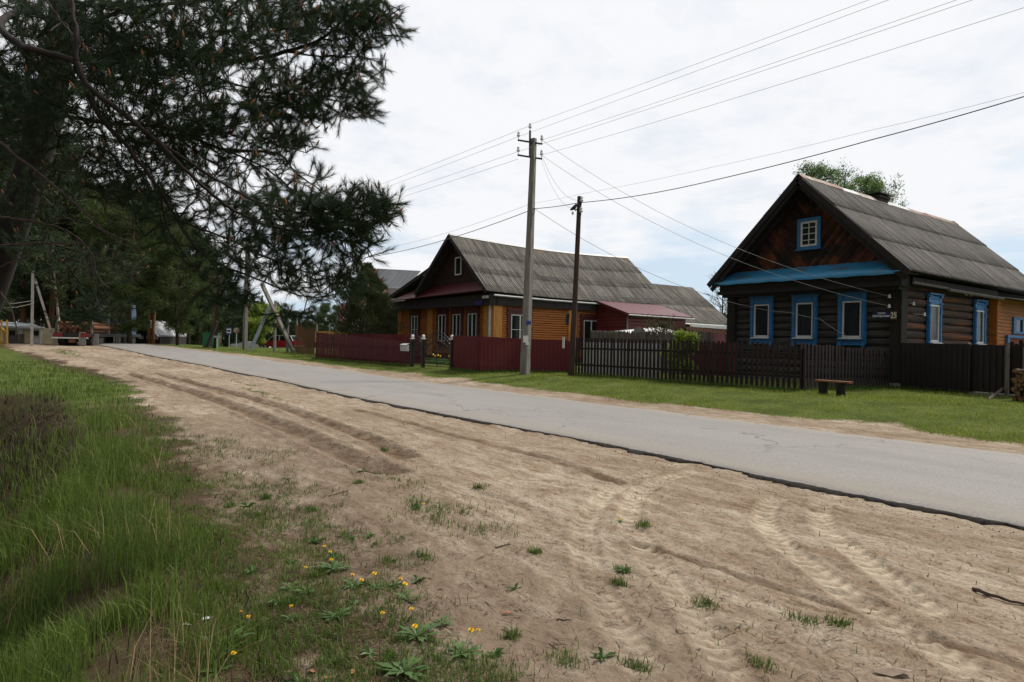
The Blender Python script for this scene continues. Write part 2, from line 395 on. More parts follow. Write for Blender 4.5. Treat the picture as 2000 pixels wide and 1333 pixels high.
TREAD = [smoothpoly(W2(l)) for l in (
    [(1480, 905), (1380, 918), (1290, 940), (1238, 975), (1236, 1030), (1290, 1110), (1360, 1200), (1430, 1320)],
    [(1400, 900), (1300, 915), (1200, 955), (1150, 1010), (1145, 1080), (1180, 1170), (1260, 1300)],
    [(1640, 950), (1545, 968), (1500, 990), (1500, 1030), (1560, 1090), (1690, 1180), (1900, 1320)],
    [(1760, 965), (1660, 965), (1605, 985), (1612, 1030), (1680, 1090), (1820, 1190)])]
RUT = [smoothpoly(W2(l)) for l in (
    [(250, 730), (360, 762), (470, 800), (560, 838), (660, 885), (760, 925)],
    [(300, 728), (420, 760), (560, 800), (700, 850), (790, 895)],
    [(1240, 1060), (1400, 1110), (1580, 1165), (1760, 1230), (1990, 1300)],
    [(700, 800), (900, 855), (1100, 905), (1200, 940)])]
RUTW = [.17, .14, .045, .08]; RUTD = [.040, .034, .011, .010]
EDGE = np.array([(-70, -1.5), (-50, -.3), (-38, 1.6), (-33, 2.5), (-27.6, 2.9), (-16, 2.33), (-10.2, 1.8), (-7.3, 1.5), (-4.85, 1.25), (-3.4, 1.1), (-2.4, .95), (10, .9)])
def yb(x): return np.interp(x, EDGE[:, 0], EDGE[:, 1])
RN = [(40, 7.1), (10, 7.1), (0, 7.12), (-4.5, 7.2), (-7.2, 7.3), (-16.2, 7.15), (-24.5, 7.55), (-34.6, 7.1), (-42.6, 6.1), (-52, 5.3), (-60, 4.6), (-80, 2.5), (-130, -6)]
RF = [(40, 12.3), (10, 12.3), (-3.4, 12.1), (-12.1, 12.1), (-29.3, 12.4), (-41.2, 11.2), (-52, 9.4), (-60, 8.2), (-80, 6.2), (-130, -1)]
def rnear(x): p = np.array(RN[::-1]); return np.interp(x, p[:, 0], p[:, 1])
def rfar(x): p = np.array(RF[::-1]); return np.interp(x, p[:, 0], p[:, 1])
def axis(lo, hi, step, a, b, g=1.045, mx=25):
    mid = list(np.arange(lo, hi, step)); L = []; s = step; x = lo
    while x > a: s = min(s*g, mx); x -= s; L.append(x)
    Rr = []; s = step; x = mid[-1]
    while x < b: s = min(s*g, mx); x += s; Rr.append(x)
    return np.array(L[::-1]+mid+Rr)
gx = axis(-8.5, -.6, .022, -520, 300, 1.02); gy = axis(1.0, 7.2, .022, -300, 520, 1.03)
X, Y = np.meshgrid(gx, gy); Z = terr(X, Y)
nearsd = Y-yb(X); sand = (nearsd > -.5) & (Y < rnear(X)+.2)
nz = vnoise(X, Y, 1.3, 5); nf = vnoise(X+40, Y+9, 9., 4, .6)
edgefade = ss((rnear(X)-Y)/.6)
near = np.exp(-(np.hypot(X, Y)/28)**2)
disp = (nz-.5)*.07+(nf-.5)*.026*near
# long drag ripples along the road
rp = vnoise(X*.35+Y*.05, Y*3.2, 1.6, 4, .6)
disp += (rp-.5)*.045*ss((Y-2.6)/1.5)
rutm = np.zeros_like(Z); trm = np.zeros_like(Z)
zone = (X > -45) & (X < 1) & (Y > 0) & (Y < 8)
Xz = X[zone]; Yz = Y[zone]; dz = np.zeros(Xz.shape); rz = np.zeros(Xz.shape); tz = np.zeros(Xz.shape)
for P, w, dp in zip(RUT, RUTW, RUTD):
    d, a = pdist(Xz, Yz, P); d = d+(vnoise(Xz, Yz, 4.5, 4)-.5)*.10; wob = vnoise(a+Xz*.3, Yz*1.5, 2.6, 5, .7)*1.5
    dz += -dp*1.3*np.exp(-(d/w)**2)*(.4+wob)+dp*.9*np.exp(-((d-w*1.7)/(w*.6))**2)*(.2+wob)
    rz += np.exp(-(d/(w*1.3))**2)*(.3+wob*.8)
for P in TREAD:
    d, a = pdist(Xz, Yz, P); m = np.exp(-(d/.11)**6)
    tw = np.sin(a*2*math.pi/.125+np.abs(d)*38); dz += m*(-.012+.0075*np.clip(tw*2, -1, 1)*(.3+vnoise(Xz, Yz, 3., 3)))+.010*np.exp(-((d-.14)/.035)**2)
    tz += m*(.62+.38*tw)*ss((vnoise(Xz, Yz, 1.1, 3)-.25)/.25)
dz += -(.012*(vnoise(Xz, Yz, 22, 2) > .66))*np.exp(-(np.hypot(Xz, Yz)/9)**2)
disp[zone] += dz; rutm[zone] = np.clip(rz, 0, 1); trm[zone] = np.clip(tz, 0, 1)
Z = Z+(.034*np.clip((.62-vnoise(X, Y*0+91, 1.7, 4))*3., 0, 1)*np.exp(-((Y-rnear(X)+.04)/.14)**2))*(Y < rnear(X)+.02)+disp*edgefade*ss((nearsd+1.2)/1.)*(Y < rnear(X))+((nz-.5)*.12)*ss(-(nearsd)/1.)*near
strip = (Y > rfar(X)); Z = Z+np.where(strip, (nf-.5)*.05*ss((Y-rfar(X))/.8)*near+(nz-.5)*.03*ss((Y-rfar(X))/.8), 0)
# grass mask
gm = np.zeros_like(Z)
g1 = ss((-(nearsd)+.25+(nz-.5)*1.6)/.5)
sparse = ss((1.35-nearsd+(nz-.5)*2.0)/.9)*ss((X+12)/3.)*(.35+.6*(nf > .5))
PATCH = [at(p[0], p[1]) for p in ((770, 935), (870, 1000), (920, 1020), (440, 700), (500, 765), (540, 780), (430, 870), (470, 900), (480, 750), (120, 690), (820, 985))]
PR = [(.5, .2), (.45, .3), (.4, .2), (2.5, .4), (1.6, .18), (1., .15), (.8, .25), (.6, .25), (2, .15), (6, 1.), (.3, .15)]
pt = np.zeros_like(Z)
for p, (a, b) in zip(PATCH, PR): pt = np.maximum(pt, np.exp(-(((X-p.x)/a)**2+((Y-p.y)/b)**2)))
pt = pt*(.25+.9*(nf > .48))
lawn0 = rfar(X)+1.15+(vnoise(X*.5, Y*.5, 1., 3)-.5)*1.6
g2 = ss((Y-lawn0)/.5)
gm = np.clip(np.maximum.reduce([g1*(Y < rnear(X)-.5), np.where(Y < rnear(X)-.3, sparse, 0), np.where(Y < rnear(X)-.3, pt, 0), g2]), 0, 1)
gm = np.maximum(gm, ss((Y-26)/6)*1.)
# the sandy crossing path at the far left, and the yard beyond
pathm = np.exp(-(pdist(X, Y, np.array([(-26, 3.3), (-36, 1.8), (-50, .6), (-58, -2.)]))[0]/.9)**2); gm = gm*(1-.9*pathm)
tone = np.clip(sparse*.8+g1*1.5, 0, 1.6)  # brown needle litter on the ground under the grass and sparse verge
ny, nx = X.shape; idx = np.arange(nx*ny).reshape(ny, nx)
Fq = np.stack([idx[:-1, :-1], idx[:-1, 1:], idx[1:, 1:], idx[1:, :-1]], -1).reshape(-1, 4)

m, nt, b = newmat('soil'); tcn = nt.nodes.new('ShaderNodeTexCoord').outputs['Object']
def attr(n): a = nt.nodes.new('ShaderNodeAttribute'); a.attribute_name = n; return a.outputs['Fac']
n1 = noise(nt, tcn, .55, 6, .6, (.5, 1.3, 1)); n2 = noise(nt, tcn, 3.2, 7, .68, (.6, 1.4, 1)); n3 = noise(nt, tcn, 42, 5, .8)
c = ramp(nt, n1, [(.30, (.215, .166, .120)), (.50, (.330, .272, .206)), (.70, (.435, .372, .292))])
c = mix(nt, ramp(nt, n2, [(.40, .0), (.62, .70)]), c, (.180, .117, .074))
c = mix(nt, 1., c, ramp(nt, n3, [(.30, .50), (.5, 1.), (.70, 1.30)]), 'MULTIPLY')
n5 = noise(nt, tcn, 17, 6, .8, (.7, 1.3, 1)); c = mix(nt, 1., c, ramp(nt, n5, [(.32, .62), (.44, 1.), (.7, 1.12)]), 'MULTIPLY')
n6 = noise(nt, tcn, 5., 5, .7, (.35, 2.6, 1)); c = mix(nt, ramp(nt, n6, [(.56, 0), (.66, .6)]), c, (.135, .085, .052))
n7 = noise(nt, tcn, 7., 6, .8, (.25, 2.2, 1)); c = mix(nt, ramp(nt, n7, [(.66, 0), (.70, .8)]), c, (.060, .040, .027))
n4 = noise(nt, tcn, 11, 5, .75, (1, 2.2, 1)); c = mix(nt, ramp(nt, n4, [(.60, 0), (.70, .75)]), c, (.085, .055, .036))
c = mix(nt, math_(nt, 'MULTIPLY', attr('rut'), math_(nt, 'MULTIPLY_ADD', n2, 1.2, .25)), c, (.105, .064, .038))
c = mix(nt, math_(nt, 'MULTIPLY', attr('tread'), ramp(nt, noise(nt, tcn, 2.3, 5, .7), [(.34, .15), (.55, .85)])), c, (.52, .44, .335))
c = mix(nt, math_(nt, 'MULTIPLY', attr('damp'), ramp(nt, n2, [(.30, .30), (.60, .85)])), c, (.175, .132, .095))
c = mix(nt, math_(nt, 'MULTIPLY', attr('tone'), math_(nt, 'MULTIPLY_ADD', n2, 1.1, .15)), c, (.070, .048, .030))
ng = noise(nt, tcn, 1.1, 6, .65); gcol = ramp(nt, ng, [(.3, (.038, .055, .014)), (.55, (.085, .115, .025)), (.75, (.135, .140, .050))])
ng2 = noise(nt, tcn, 14, 5, .7); gcol = mix(nt, ramp(nt, ng2, [(.5, 0), (.7, .7)]), gcol, (.075, .062, .030))
gf = ramp(nt, math_(nt, 'ADD', attr('green'), math_(nt, 'MULTIPLY_ADD', ng2, 1.1, -.55)), [(.35, 0), (.75, 1)])
c = mix(nt, gf, c, gcol)
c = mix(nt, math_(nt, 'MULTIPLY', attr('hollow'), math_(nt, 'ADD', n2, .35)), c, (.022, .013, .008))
nt.links.new(c, b.inputs['Base Color']); b.inputs['Roughness'].default_value = 1.; b.inputs['Specular IOR Level'].default_value = .1
bn = math_(nt, 'ADD', noise(nt, tcn, 24, 6, .75), math_(nt, 'MULTIPLY', noise(nt, tcn, 6, 4, .65, (.7, 1.5, 1)), 1.6))
bump(nt, b, bn, .65, .026)
MT['soil'] = m
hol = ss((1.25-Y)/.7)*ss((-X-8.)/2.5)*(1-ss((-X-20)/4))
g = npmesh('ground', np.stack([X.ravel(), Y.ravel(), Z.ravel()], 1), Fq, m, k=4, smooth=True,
           attrs={'green': (gm*np.where(Y > rnear(X), 1, np.clip(.36+.64*ss((-X-14)/8), 0, 1))).ravel(), 'rut': rutm.ravel(), 'tread': trm.ravel(), 'tone': tone.ravel(), 'hollow': hol.ravel(), 'damp': (ss((3.3-nearsd)/2.4)*ss((X+16)/5)*(Y < rnear(X))).ravel()})
tag(g, kind='structure')
from bisect import bisect
def gz(x, y):
    i = min(max(int(np.searchsorted(gx, x))-1, 0), nx-2); j = min(max(int(np.searchsorted(gy, y))-1, 0), ny-2)
    fx = (x-gx[i])/(gx[i+1]-gx[i]); fy = (y-gy[j])/(gy[j+1]-gy[j])
    return float((Z[j, i]*(1-fx)+Z[j, i+1]*fx)*(1-fy)+(Z[j+1, i]*(1-fx)+Z[j+1, i+1]*fx)*fy)
def gzv(x, y):
    i = np.clip(np.searchsorted(gx, x)-1, 0, nx-2); j = np.clip(np.searchsorted(gy, y)-1, 0, ny-2)
    fx = (x-gx[i])/(gx[i+1]-gx[i]); fy = (y-gy[j])/(gy[j+1]-gy[j])
    return (Z[j, i]*(1-fx)+Z[j, i+1]*fx)*(1-fy)+(Z[j+1, i]*(1-fx)+Z[j+1, i+1]*fx)*fy
def gmv(x, y):
    i = np.clip(np.searchsorted(gx, x), 0, nx-1); j = np.clip(np.searchsorted(gy, y), 0, ny-1); return gm[j, i]

# ---- road
m, nt, b = newmat('asphalt'); tcn = nt.nodes.new('ShaderNodeTexCoord').outputs['Object']
a1 = noise(nt, tcn, .35, 6, .6, (.3, 1.2, 1)); a2 = noise(nt, tcn, 38, 5, .85); a3 = noise(nt, tcn, 1.4, 5, .6, (.25, 1, 1))
c = ramp(nt, a1, [(.3, (.210, .200, .190)), (.7, (.255, .245, .234))]); c = mix(nt, 1., c, ramp(nt, a2, [(.30, .60), (.5, 1), (.70, 1.45)]), 'MULTIPLY')
c = mix(nt, ramp(nt, a3, [(.50, 0), (.72, .6)]), c, (.185, .175, .165))
at_ = nt.nodes.new('ShaderNodeAttribute'); at_.attribute_name = 'dust'
c = mix(nt, math_(nt, 'MULTIPLY', at_.outputs['Fac'], math_(nt, 'ADD', a3, .1)), c, (.30, .245, .18))
vo = N(nt, 'ShaderNodeTexVoronoi', feature='DISTANCE_TO_EDGE'); vo.inputs['Scale'].default_value = .33
wv = N(nt, 'ShaderNodeVectorMath', operation='ADD'); nt.links.new(tcn, wv.inputs[0])
nn = N(nt, 'ShaderNodeTexNoise'); nn.inputs['Scale'].default_value = 1.6; nn.inputs['Detail'].default_value = 5; nt.links.new(tcn, nn.inputs['Vector']); nt.links.new(nn.outputs['Color'], wv.inputs[1])
nt.links.new(wv.outputs[0], vo.inputs['Vector'])
crk = math_(nt, 'MULTIPLY', ramp(nt, vo.outputs['Distance'], [(0, 1), (.012, 0)]), ramp(nt, a1, [(.44, 0), (.56, .7)]))
c = mix(nt, crk, c, (.07, .066, .062))
nt.links.new(c, b.inputs['Base Color']); b.inputs['Roughness'].default_value = .82; bump(nt, b, a2, .7, .010); MT['asphalt'] = m
xs = np.concatenate([np.arange(40, 0, -1.), np.arange(0, -20, -.05), np.arange(-20, -130, -.5)])
jn = (vnoise(xs, xs*0+3, 1.1, 6, .62)-.5)*.16+(rng.random(len(xs))-.5)*.035*(xs < 0)*(xs > -20); jf = (vnoise(xs, xs*0+33, .8, 5, .6)-.5)*.6
yn = rnear(xs)+jn; yf = rfar(xs)+jf
cols = [(-.085, -.03, 0), (-.03, .028, 0), (0, .072, 0)]
V = []; D = []
vj = (vnoise(xs, xs*0+71, 7.5, 3)-.5)
vk = vnoise(xs, xs*0+91, 1.7, 4); V.append(np.stack([xs, yn-.035-.10*np.clip((vk-.35)*3, 0, 1)+vj*.05, terr(xs, yn)-.05], 1)); D.append(xs*0)
V.append(np.stack([xs, yn-.015-.05*np.clip((vk-.35)*3, 0, 1)-vj*.03+(rng.random(len(xs))-.5)*.045, terr(xs, yn)+.030+vj*.04+(rng.random(len(xs))-.5)*.02], 1)); D.append(xs*0)
V.append(np.stack([xs, yn, terr(xs, yn)+.048], 1)); D.append(xs*0+.3)
V.append(np.stack([xs, yn+.05, terr(xs, yn)+.062], 1)); D.append(xs*0+.15)
for t in np.linspace(.03, 1, 14):
    y_ = yn*(1-t)+yf*t; V.append(np.stack([xs, y_, terr(xs, y_)+.075+.04*math.sin(math.pi*t)-.045*(t == 1)], 1)); D.append(xs*0+max(0, (t-.84)/.16)*1.2+max(0, (.14-t)/.14)*.8)
V.append(np.stack([xs, yf+.25, terr(xs, yf+.25)-.05], 1)); D.append(xs*0+1)
nr = len(V); n = len(xs); V = np.concatenate(V); D = np.clip(np.concatenate(D), 0, 1)
ii = np.arange(nr*n).reshape(nr, n)
Fq = np.stack([ii[:-1, :-1], ii[:-1, 1:], ii[1:, 1:], ii[1:, :-1]], -1).reshape(-1, 4)[:, ::-1]
mi = np.repeat(np.arange(nr-1) < 2, n-1).astype(int)
tag(npmesh('road', V, Fq, [MT['asphalt'], MT['asph_edge']], k=4, smooth=False, attrs={'dust': D}, mi=mi), kind='structure')

# ================================================================ GRASS
def blades(name, x, y, h, w, mat, lean=.5, z=None, label=None, cat=None, parent=None, kind='stuff'):
    n = len(x); z = gzv(x, y)-.01 if z is None else z
    az = rng.random(n)*2*math.pi; az2 = rng.random(n)*2*math.pi; ln = np.abs(rng.normal(0, lean, n)); ln = np.clip(ln, .05, 1.3)
    P = np.stack([x, y, z], 1); dr = np.stack([np.cos(az), np.sin(az), 0*az], 1); s = np.stack([np.cos(az2), np.sin(az2), 0*az], 1)*(w/2)[:, None]
    U = np.array([0, 0, 1.]); hh = h[:, None]; L = ln[:, None]
    mid = P+U*hh*.55/np.sqrt(1+L*L*.3)+dr*L*hh*.22; tip = P+U*hh*.98/(1+.45*L)+dr*L*hh*.75
    V = np.stack([P-s, P+s, mid-s*.75, mid+s*.75, tip], 1).reshape(-1, 3)
    base = np.arange(n)[:, None]*5; Fc = np.concatenate([base+np.array(t) for t in ([0, 1, 3], [0, 3, 2], [2, 3, 4])], 1).reshape(-1, 3)
    o = npmesh(name, V, Fc, mat, parent)
    if parent is None: tag(o, label, cat, kind=kind)
    return o
def scatter(n, x0, x1, y0, y1): return rng.uniform(x0, x1, n), rng.uniform(y0, y1, n)
# tall grass on the bank: density falls with distance (ranges drawn log-uniform from the viewer's end of the bank)
n = 290000; r = np.exp(rng.uniform(math.log(2.0), math.log(38), n)); th = rng.uniform(-.34, .62, n)  # angle measured from -x towards +y
x = -r*np.cos(th); y = r*np.sin(th)
sdv = y-yb(x); cl_ = vnoise(x, y, 1.1, 4); keep = (sdv < .25+(cl_-.5)*1.7) & (rng.random(n) < np.clip(.04+3.4*(vnoise(x+7, y, 2.3, 4)-.36), .03, 1)*(1-.80*ss((1.15-y)/.6)*ss((-x-8.3)/2.5)*(1-ss((-x-18)/4))))
keep &= gmv(x, y) > .25
x = x[keep]; y = y[keep]; sdv = sdv[keep]
h = (.05+.25*ss((-sdv+.1)/.9))*rng.uniform(.35, 1.25, len(x))*(.45+1.1*vnoise(x+3, y+5, 1.7, 3))*np.where(x < -14, .6, 1)
w = np.clip(.0032+.00055*np.hypot(x, y), .003, .03)*rng.uniform(.7, 1.3, len(x))
blades('tall_grass', x, y, h, w, MT['grass_dark'], .55, None, 'tall dark green grass covering the bank at the left', 'grass')
n = 5200; r = np.exp(rng.uniform(math.log(2.0), math.log(16), n)); th = rng.uniform(-.3, .5, n); x = -r*np.cos(th); y = r*np.sin(th)
keep = (y-yb(x) < -.30) & (vnoise(x, y, .9, 3) > .49) & ~((x < -7) & (x > -21) & (y < 1.3) & (rng.random(n) < .85)); x = x[keep]; y = y[keep]
blades('dry_grass', x, y, rng.uniform(.25, .62, len(x)), np.clip(.0022+.0004*np.hypot(x, y), .002, .01), MT['dry'], .8, None, 'dry straw coloured stalks standing up out of the tall green grass', 'grass')
n = 60000; r = np.exp(rng.uniform(math.log(2.2), math.log(26), n)); th = rng.uniform(-.34, .5, n); x = -r*np.cos(th); y = r*np.sin(th)
keep = (y-yb(x) < .1) & (rng.random(n) < .05+.75*ss((1.2-y)/.8)*ss((-x-8)/2.5)*(1-ss((-x-19)/4))) & (vnoise(x+17, y, 2.1, 3) > .38); x = x[keep]; y = y[keep]
blades('dead_bracken', x, y, rng.uniform(.05, .19, len(x)), np.clip(.004+.0008*np.hypot(x, y), .003, .02), MT['bracken'], 1.0, None, 'dead brown bracken and old grass matted in the dark hollow at the left', 'bracken')
# tufts and short grass on the sand
n = 260000; r = np.exp(rng.uniform(math.log(2.2), math.log(32), n)); th = rng.uniform(.0, 1.35, n); x = -r*np.cos(th); y = r*np.sin(th)
keep = (y < rnear(x)-.25) & (y-yb(x) > -.3)
x = x[keep]; y = y[keep]
dn = np.clip(gmv(x, y), 0, 1)*1.3*ss((vnoise(x, y, 3.4, 4)-.36)/.14)+.004
keep = rng.random(len(x)) < dn; x = x[keep]; y = y[keep]
# clusters of tufts
tc_ = [at(*p) for p in ((935, 955), (1218, 1115), (1245, 1300), (812, 990), (1375, 1180), (1640, 1222), (1045, 1078), (1258, 1030), (520, 975), (750, 875), (735, 925), (1210, 1140), (1485, 1300), (1570, 1215), (365, 940), (700, 945), (610, 1060), (760, 1100), (830, 1090), (900, 1280), (1100, 1290), (1000, 1240), (500, 1010), (610, 1000), (450, 990), (760, 1290), (660, 1300), (560, 1180), (620, 1130))]
xx = [x]; yy = [y]
for p in tc_:
    k = 120; sdd = .045*random.uniform(.6, 1.4); xx.append(rng.normal(p.x, sdd, k)); yy.append(rng.normal(p.y, sdd*.7, k))
x = np.concatenate(xx); y = np.concatenate(yy); h = rng.uniform(.02, .085, len(x)); w = np.clip(.0036+.0006*np.hypot(x, y), .003, .02)
blades('short_grass', x, y, h, w, MT['grass'], .9, None, 'sparse short green grass tufts growing in the sandy verge', 'grass')
# lawn in front of the fences
n = 330000; r = np.exp(rng.uniform(math.log(10.5), math.log(60), n)); th = rng.uniform(.17, 1.45, n); x = -r*np.cos(th); y = r*np.sin(th)
keep = (y > rfar(x)+.7) & (y < 26) & (gmv(x, y) > rng.uniform(.3, .9, n)); x = x[keep]; y = y[keep]
w = np.clip(.004+.00075*np.hypot(x, y), .004, .05); h = rng.uniform(.02, .06, len(x))*(1+.8*(vnoise(x, y, .8, 3) > .55))
blades('lawn_grass', x, y, h, w, MT['lawn'], .7, None, 'short bright green lawn between the road and the fences', 'grass')
# rank grass along fence feet
FL = [((-19.3, 17.3), (-10.1, 17.5)), ((-10.07, 17.6), (-9.65, 22.4)), ((-28.6, 15.2), (-39.2, 14.3)), ((-25.3, 15.5), (-23, 15.3)), ((-23, 15.3), (-20.4, 18.2)), ((-9.6, 22.6), (-6, 21.6)), ((-5.9, 20.8), (-4.5, 20.6))]
xx = []; yy = []
for a, b_ in FL:
    L = math.dist(a, b_); k = int(L*420); t = rng.random(k); xx.append(a[0]+(b_[0]-a[0])*t+rng.normal(0, .09, k)); yy.append(a[1]+(b_[1]-a[1])*t+rng.normal(-.03, .10, k))
x = np.concatenate(xx); y = np.concatenate(yy)
blades('rank_grass', x, y, rng.uniform(.05, .20, len(x)), rng.uniform(.010, .020, len(x)), MT['grass'], .5, None, 'longer unmown grass along the feet of the fences', 'grass')

# ================================================================ LITTER, CLODS, STICKS
n = 60000; r = np.exp(rng.uniform(math.log(2.4), math.log(26), n)); th = rng.uniform(.05, 1.4, n); x = -r*np.cos(th); y = r*np.sin(th)
dd = y-yb(x); keep = (y < rnear(x)-.1) & (dd > -.6) & (rng.random(n) < np.clip(1.15-dd/2.8, .40, 1)*np.clip((vnoise(x, y, 1.7, 4)-.3)*3.2, .12, 1)); x = x[keep]; y = y[keep]; n = len(x)
az = rng.random(n)*6.283; L = rng.uniform(.012, .055, n)*(1+.02*np.hypot(x, y)); w = rng.uniform(.0015, .006, n)*(1+.05*np.hypot(x, y)); z = gzv(x, y)+.006
d = np.stack([np.cos(az), np.sin(az), rng.normal(0, .12, n)], 1)*(L/2)[:, None]; s = np.stack([-np.sin(az), np.cos(az), 0*az], 1)*(w/2)[:, None]; P = np.stack([x, y, z], 1)
V = np.stack([P-d-s, P+d-s*.4, P+d+s*.4, P-d+s], 1).reshape(-1, 3)
tag(npmesh('ground_litter', V, np.arange(4*n).reshape(-1, 4), MT['litter'], k=4), 'fallen pine needles and twig bits scattered over the sand', 'litter', kind='stuff')
n = 3800; r = np.exp(rng.uniform(math.log(2.4), math.log(9), n)); th = rng.uniform(.1, 1.2, n); x = -r*np.cos(th); y = r*np.sin(th); keep = (y < rnear(x)-.1) & (y-yb(x) > -.4) & (rng.random(n) < np.clip(1.1-(y-yb(x))/2.4, .12, 1)) & (vnoise(x, y, 1.9, 3) > .42); x = x[keep]; y = y[keep]; n = len(x)
az = rng.normal(0, .9, n); L = rng.uniform(.04, .13, n); w = rng.uniform(.003, .007, n); z = gzv(x, y)+.010
d = np.stack([np.cos(az), np.sin(az), rng.normal(0, .10, n)], 1)*(L/2)[:, None]; s = np.stack([-np.sin(az), np.cos(az), 0*az], 1)*(w/2)[:, None]; P = np.stack([x, y, z], 1); bd = np.stack([-np.sin(az), np.cos(az), .3+0*az], 1)*(L*rng.normal(0, .12, n))[:, None]
V = np.stack([P-d-s, P-d+s, P+bd+s, P+bd-s, P+d+s*.5, P+d-s*.5], 1).reshape(-1, 3); bb = np.arange(n)[:, None]*6; Fq_ = np.concatenate([bb+np.array([0, 1, 2, 3]), bb+np.array([3, 2, 4, 5])], 1).reshape(-1, 4)
tag(npmesh('twig_litter', V, Fq_, MT['bracken'], k=4), 'dark bent twigs and grass stems littering the near verge', 'litter', kind='stuff')
# clods along ruts and the road edge
cp = []
for P in RUT[:2]:
    for q in P[::1]:
        for _ in range(9): cp.append((q[0]+random.gauss(0, .28), q[1]+random.gauss(0, .22), random.uniform(.006, .026)))
for _ in range(500):
    t = random.random()**1.6; xq = -1.5-16*t; cp.append((xq, rnear(xq)-.12-abs(random.gauss(0, .13)), random.uniform(.006, .024)))
for _ in range(2600):
    rr = math.exp(random.uniform(math.log(2.6), math.log(14))); tt = random.uniform(.3, 1.35); cp.append((-rr*math.cos(tt), rr*math.sin(tt), random.uniform(.003, .010)))
mb = MB()
for (x_, y_, s_) in cp:
    if y_ > rnear(x_)-.08 or y_ < yb(x_)-.2: continue
    z_ = gz(x_, y_)-s_*.25; q = [Vector((random.uniform(.6, 1.2)*cx_, random.uniform(.5, 1.1)*cy_, random.uniform(.4, .8)*cz_))*s_+Vector((x_, y_, z_)) for cx_, cy_, cz_ in ((1, 0, 0), (-.5, .87, 0), (-.5, -.87, 0), (.2, .1, 1), (.1, .1, -.6))]
    mb.add(q, [(0, 1, 3), (1, 2, 3), (2, 0, 3), (1, 0, 4), (2, 1, 4), (0, 2, 4)])
tag(mb.build('dirt_clods', MT['stone']), 'dark crumbs and clods of earth along the ruts and the broken asphalt edge', 'clods', kind='stuff')

def stick(pts, r0, r1, mat, label, name='stick', cat='stick'):
    W_ = [at(*p) for p in pts]; W_ = [Vector((p.x, p.y, gz(p.x, p.y)+r0*.8)) for p in W_]
    mb = MB(); q = [W_[0]]
    for a, b_ in zip(W_[:-1], W_[1:]):
        for t in (.33, .66, 1): q.append(a.lerp(b_, t)+Vector((0, random.uniform(-1, 1)*.006, random.uniform(0, .008))))
    mb.tube(q, [r0+(r1-r0)*i/(len(q)-1) for i in range(len(q))], 5)
    return tag(mb.build(name, mat, loc=W_[0]), label, cat)
stick([(1900, 1153), (1935, 1168), (1975, 1178), (2010, 1184)], .014, .006, MT['stick'], 'long curved dark stick lying on the sand near the lower right corner')
stick([(643, 971), (662, 966), (680, 961)], .007, .005, MT['stick'], 'short straight dark twig on the sand left of the small grass patch', 'twig', 'twig')
stick([(968, 1069), (984, 1066), (998, 1064)], .007, .004, MT['stick'], 'short black twig lying on bare sand in the centre foreground', 'twig', 'twig')
stick([(1087, 1206), (1102, 1208), (1114, 1210)], .005, .004, MT['stick'], 'small dark twig beside the rutted ground below the crossing tyre tracks', 'twig', 'twig')
stick([(698, 929), (715, 928), (736, 926)], .012, .008, MT['stick'], 'dark broken stick at the edge of a muddy rut', 'stick', 'stick')
stick([(1415, 1240), (1433, 1234), (1462, 1228)], .004, .003, MT['dry'], 'thin pale straw stalk lying on the sand', 'twig', 'twig')
def flake(px, py, s, mat, label, name, cat, az=0, n=7, el=1.8):
    p = at(px, py); z = gz(p.x, p.y); mb = MB(); vs = []
    for k in range(n):
        t = 2*math.pi*k/n; r_ = s*random.uniform(.75, 1.15); vs.append((p.x+math.cos(az)*math.cos(t)*r_*el-math.sin(az)*math.sin(t)*r_, p.y+math.sin(az)*math.cos(t)*r_*el+math.cos(az)*math.sin(t)*r_, z+.012+random.uniform(0, s*.7)))
    vs.append((p.x, p.y, z+.01+s*.8)); mb.add(vs, [(i, (i+1) % n, n) for i in range(n)])
    return tag(mb.build(name, mat, loc=p), label, cat)
flake(365, 1226, .020, MT['paper'], 'crumpled white scrap of paper in the grass at the lower left', 'paper_scrap', 'litter', .4)
flake(406, 1217, .018, MT['paper'], 'flat pale scrap of paper right of the crumpled white one', 'paper_scrap', 'litter', 1.4)
flake(1745, 1322, .035, MT['bark_strip'], 'pale curled strip of bark on the sand at the bottom edge', 'bark_strip', 'bark', .9, 7, 3)
for i, (a_, b_, l_) in enumerate(((610, 1312, 'orange brown dead leaf at the bottom edge, left of the two lying close together'), (638, 1327, 'orange brown dead leaf lying on the very bottom edge'), (690, 1322, 'pale orange dead leaf at the bottom edge, right of the pair'), (990, 1192, 'single orange dead leaf on bare sand'), (905, 965, 'brown leaf scrap beside a grass tuft'))):
    tag(flake(a_, b_, .014, MT['deadleaf'], l_, 'dead_leaf', 'leaf', i*1.3), group='dead leaves on the ground')

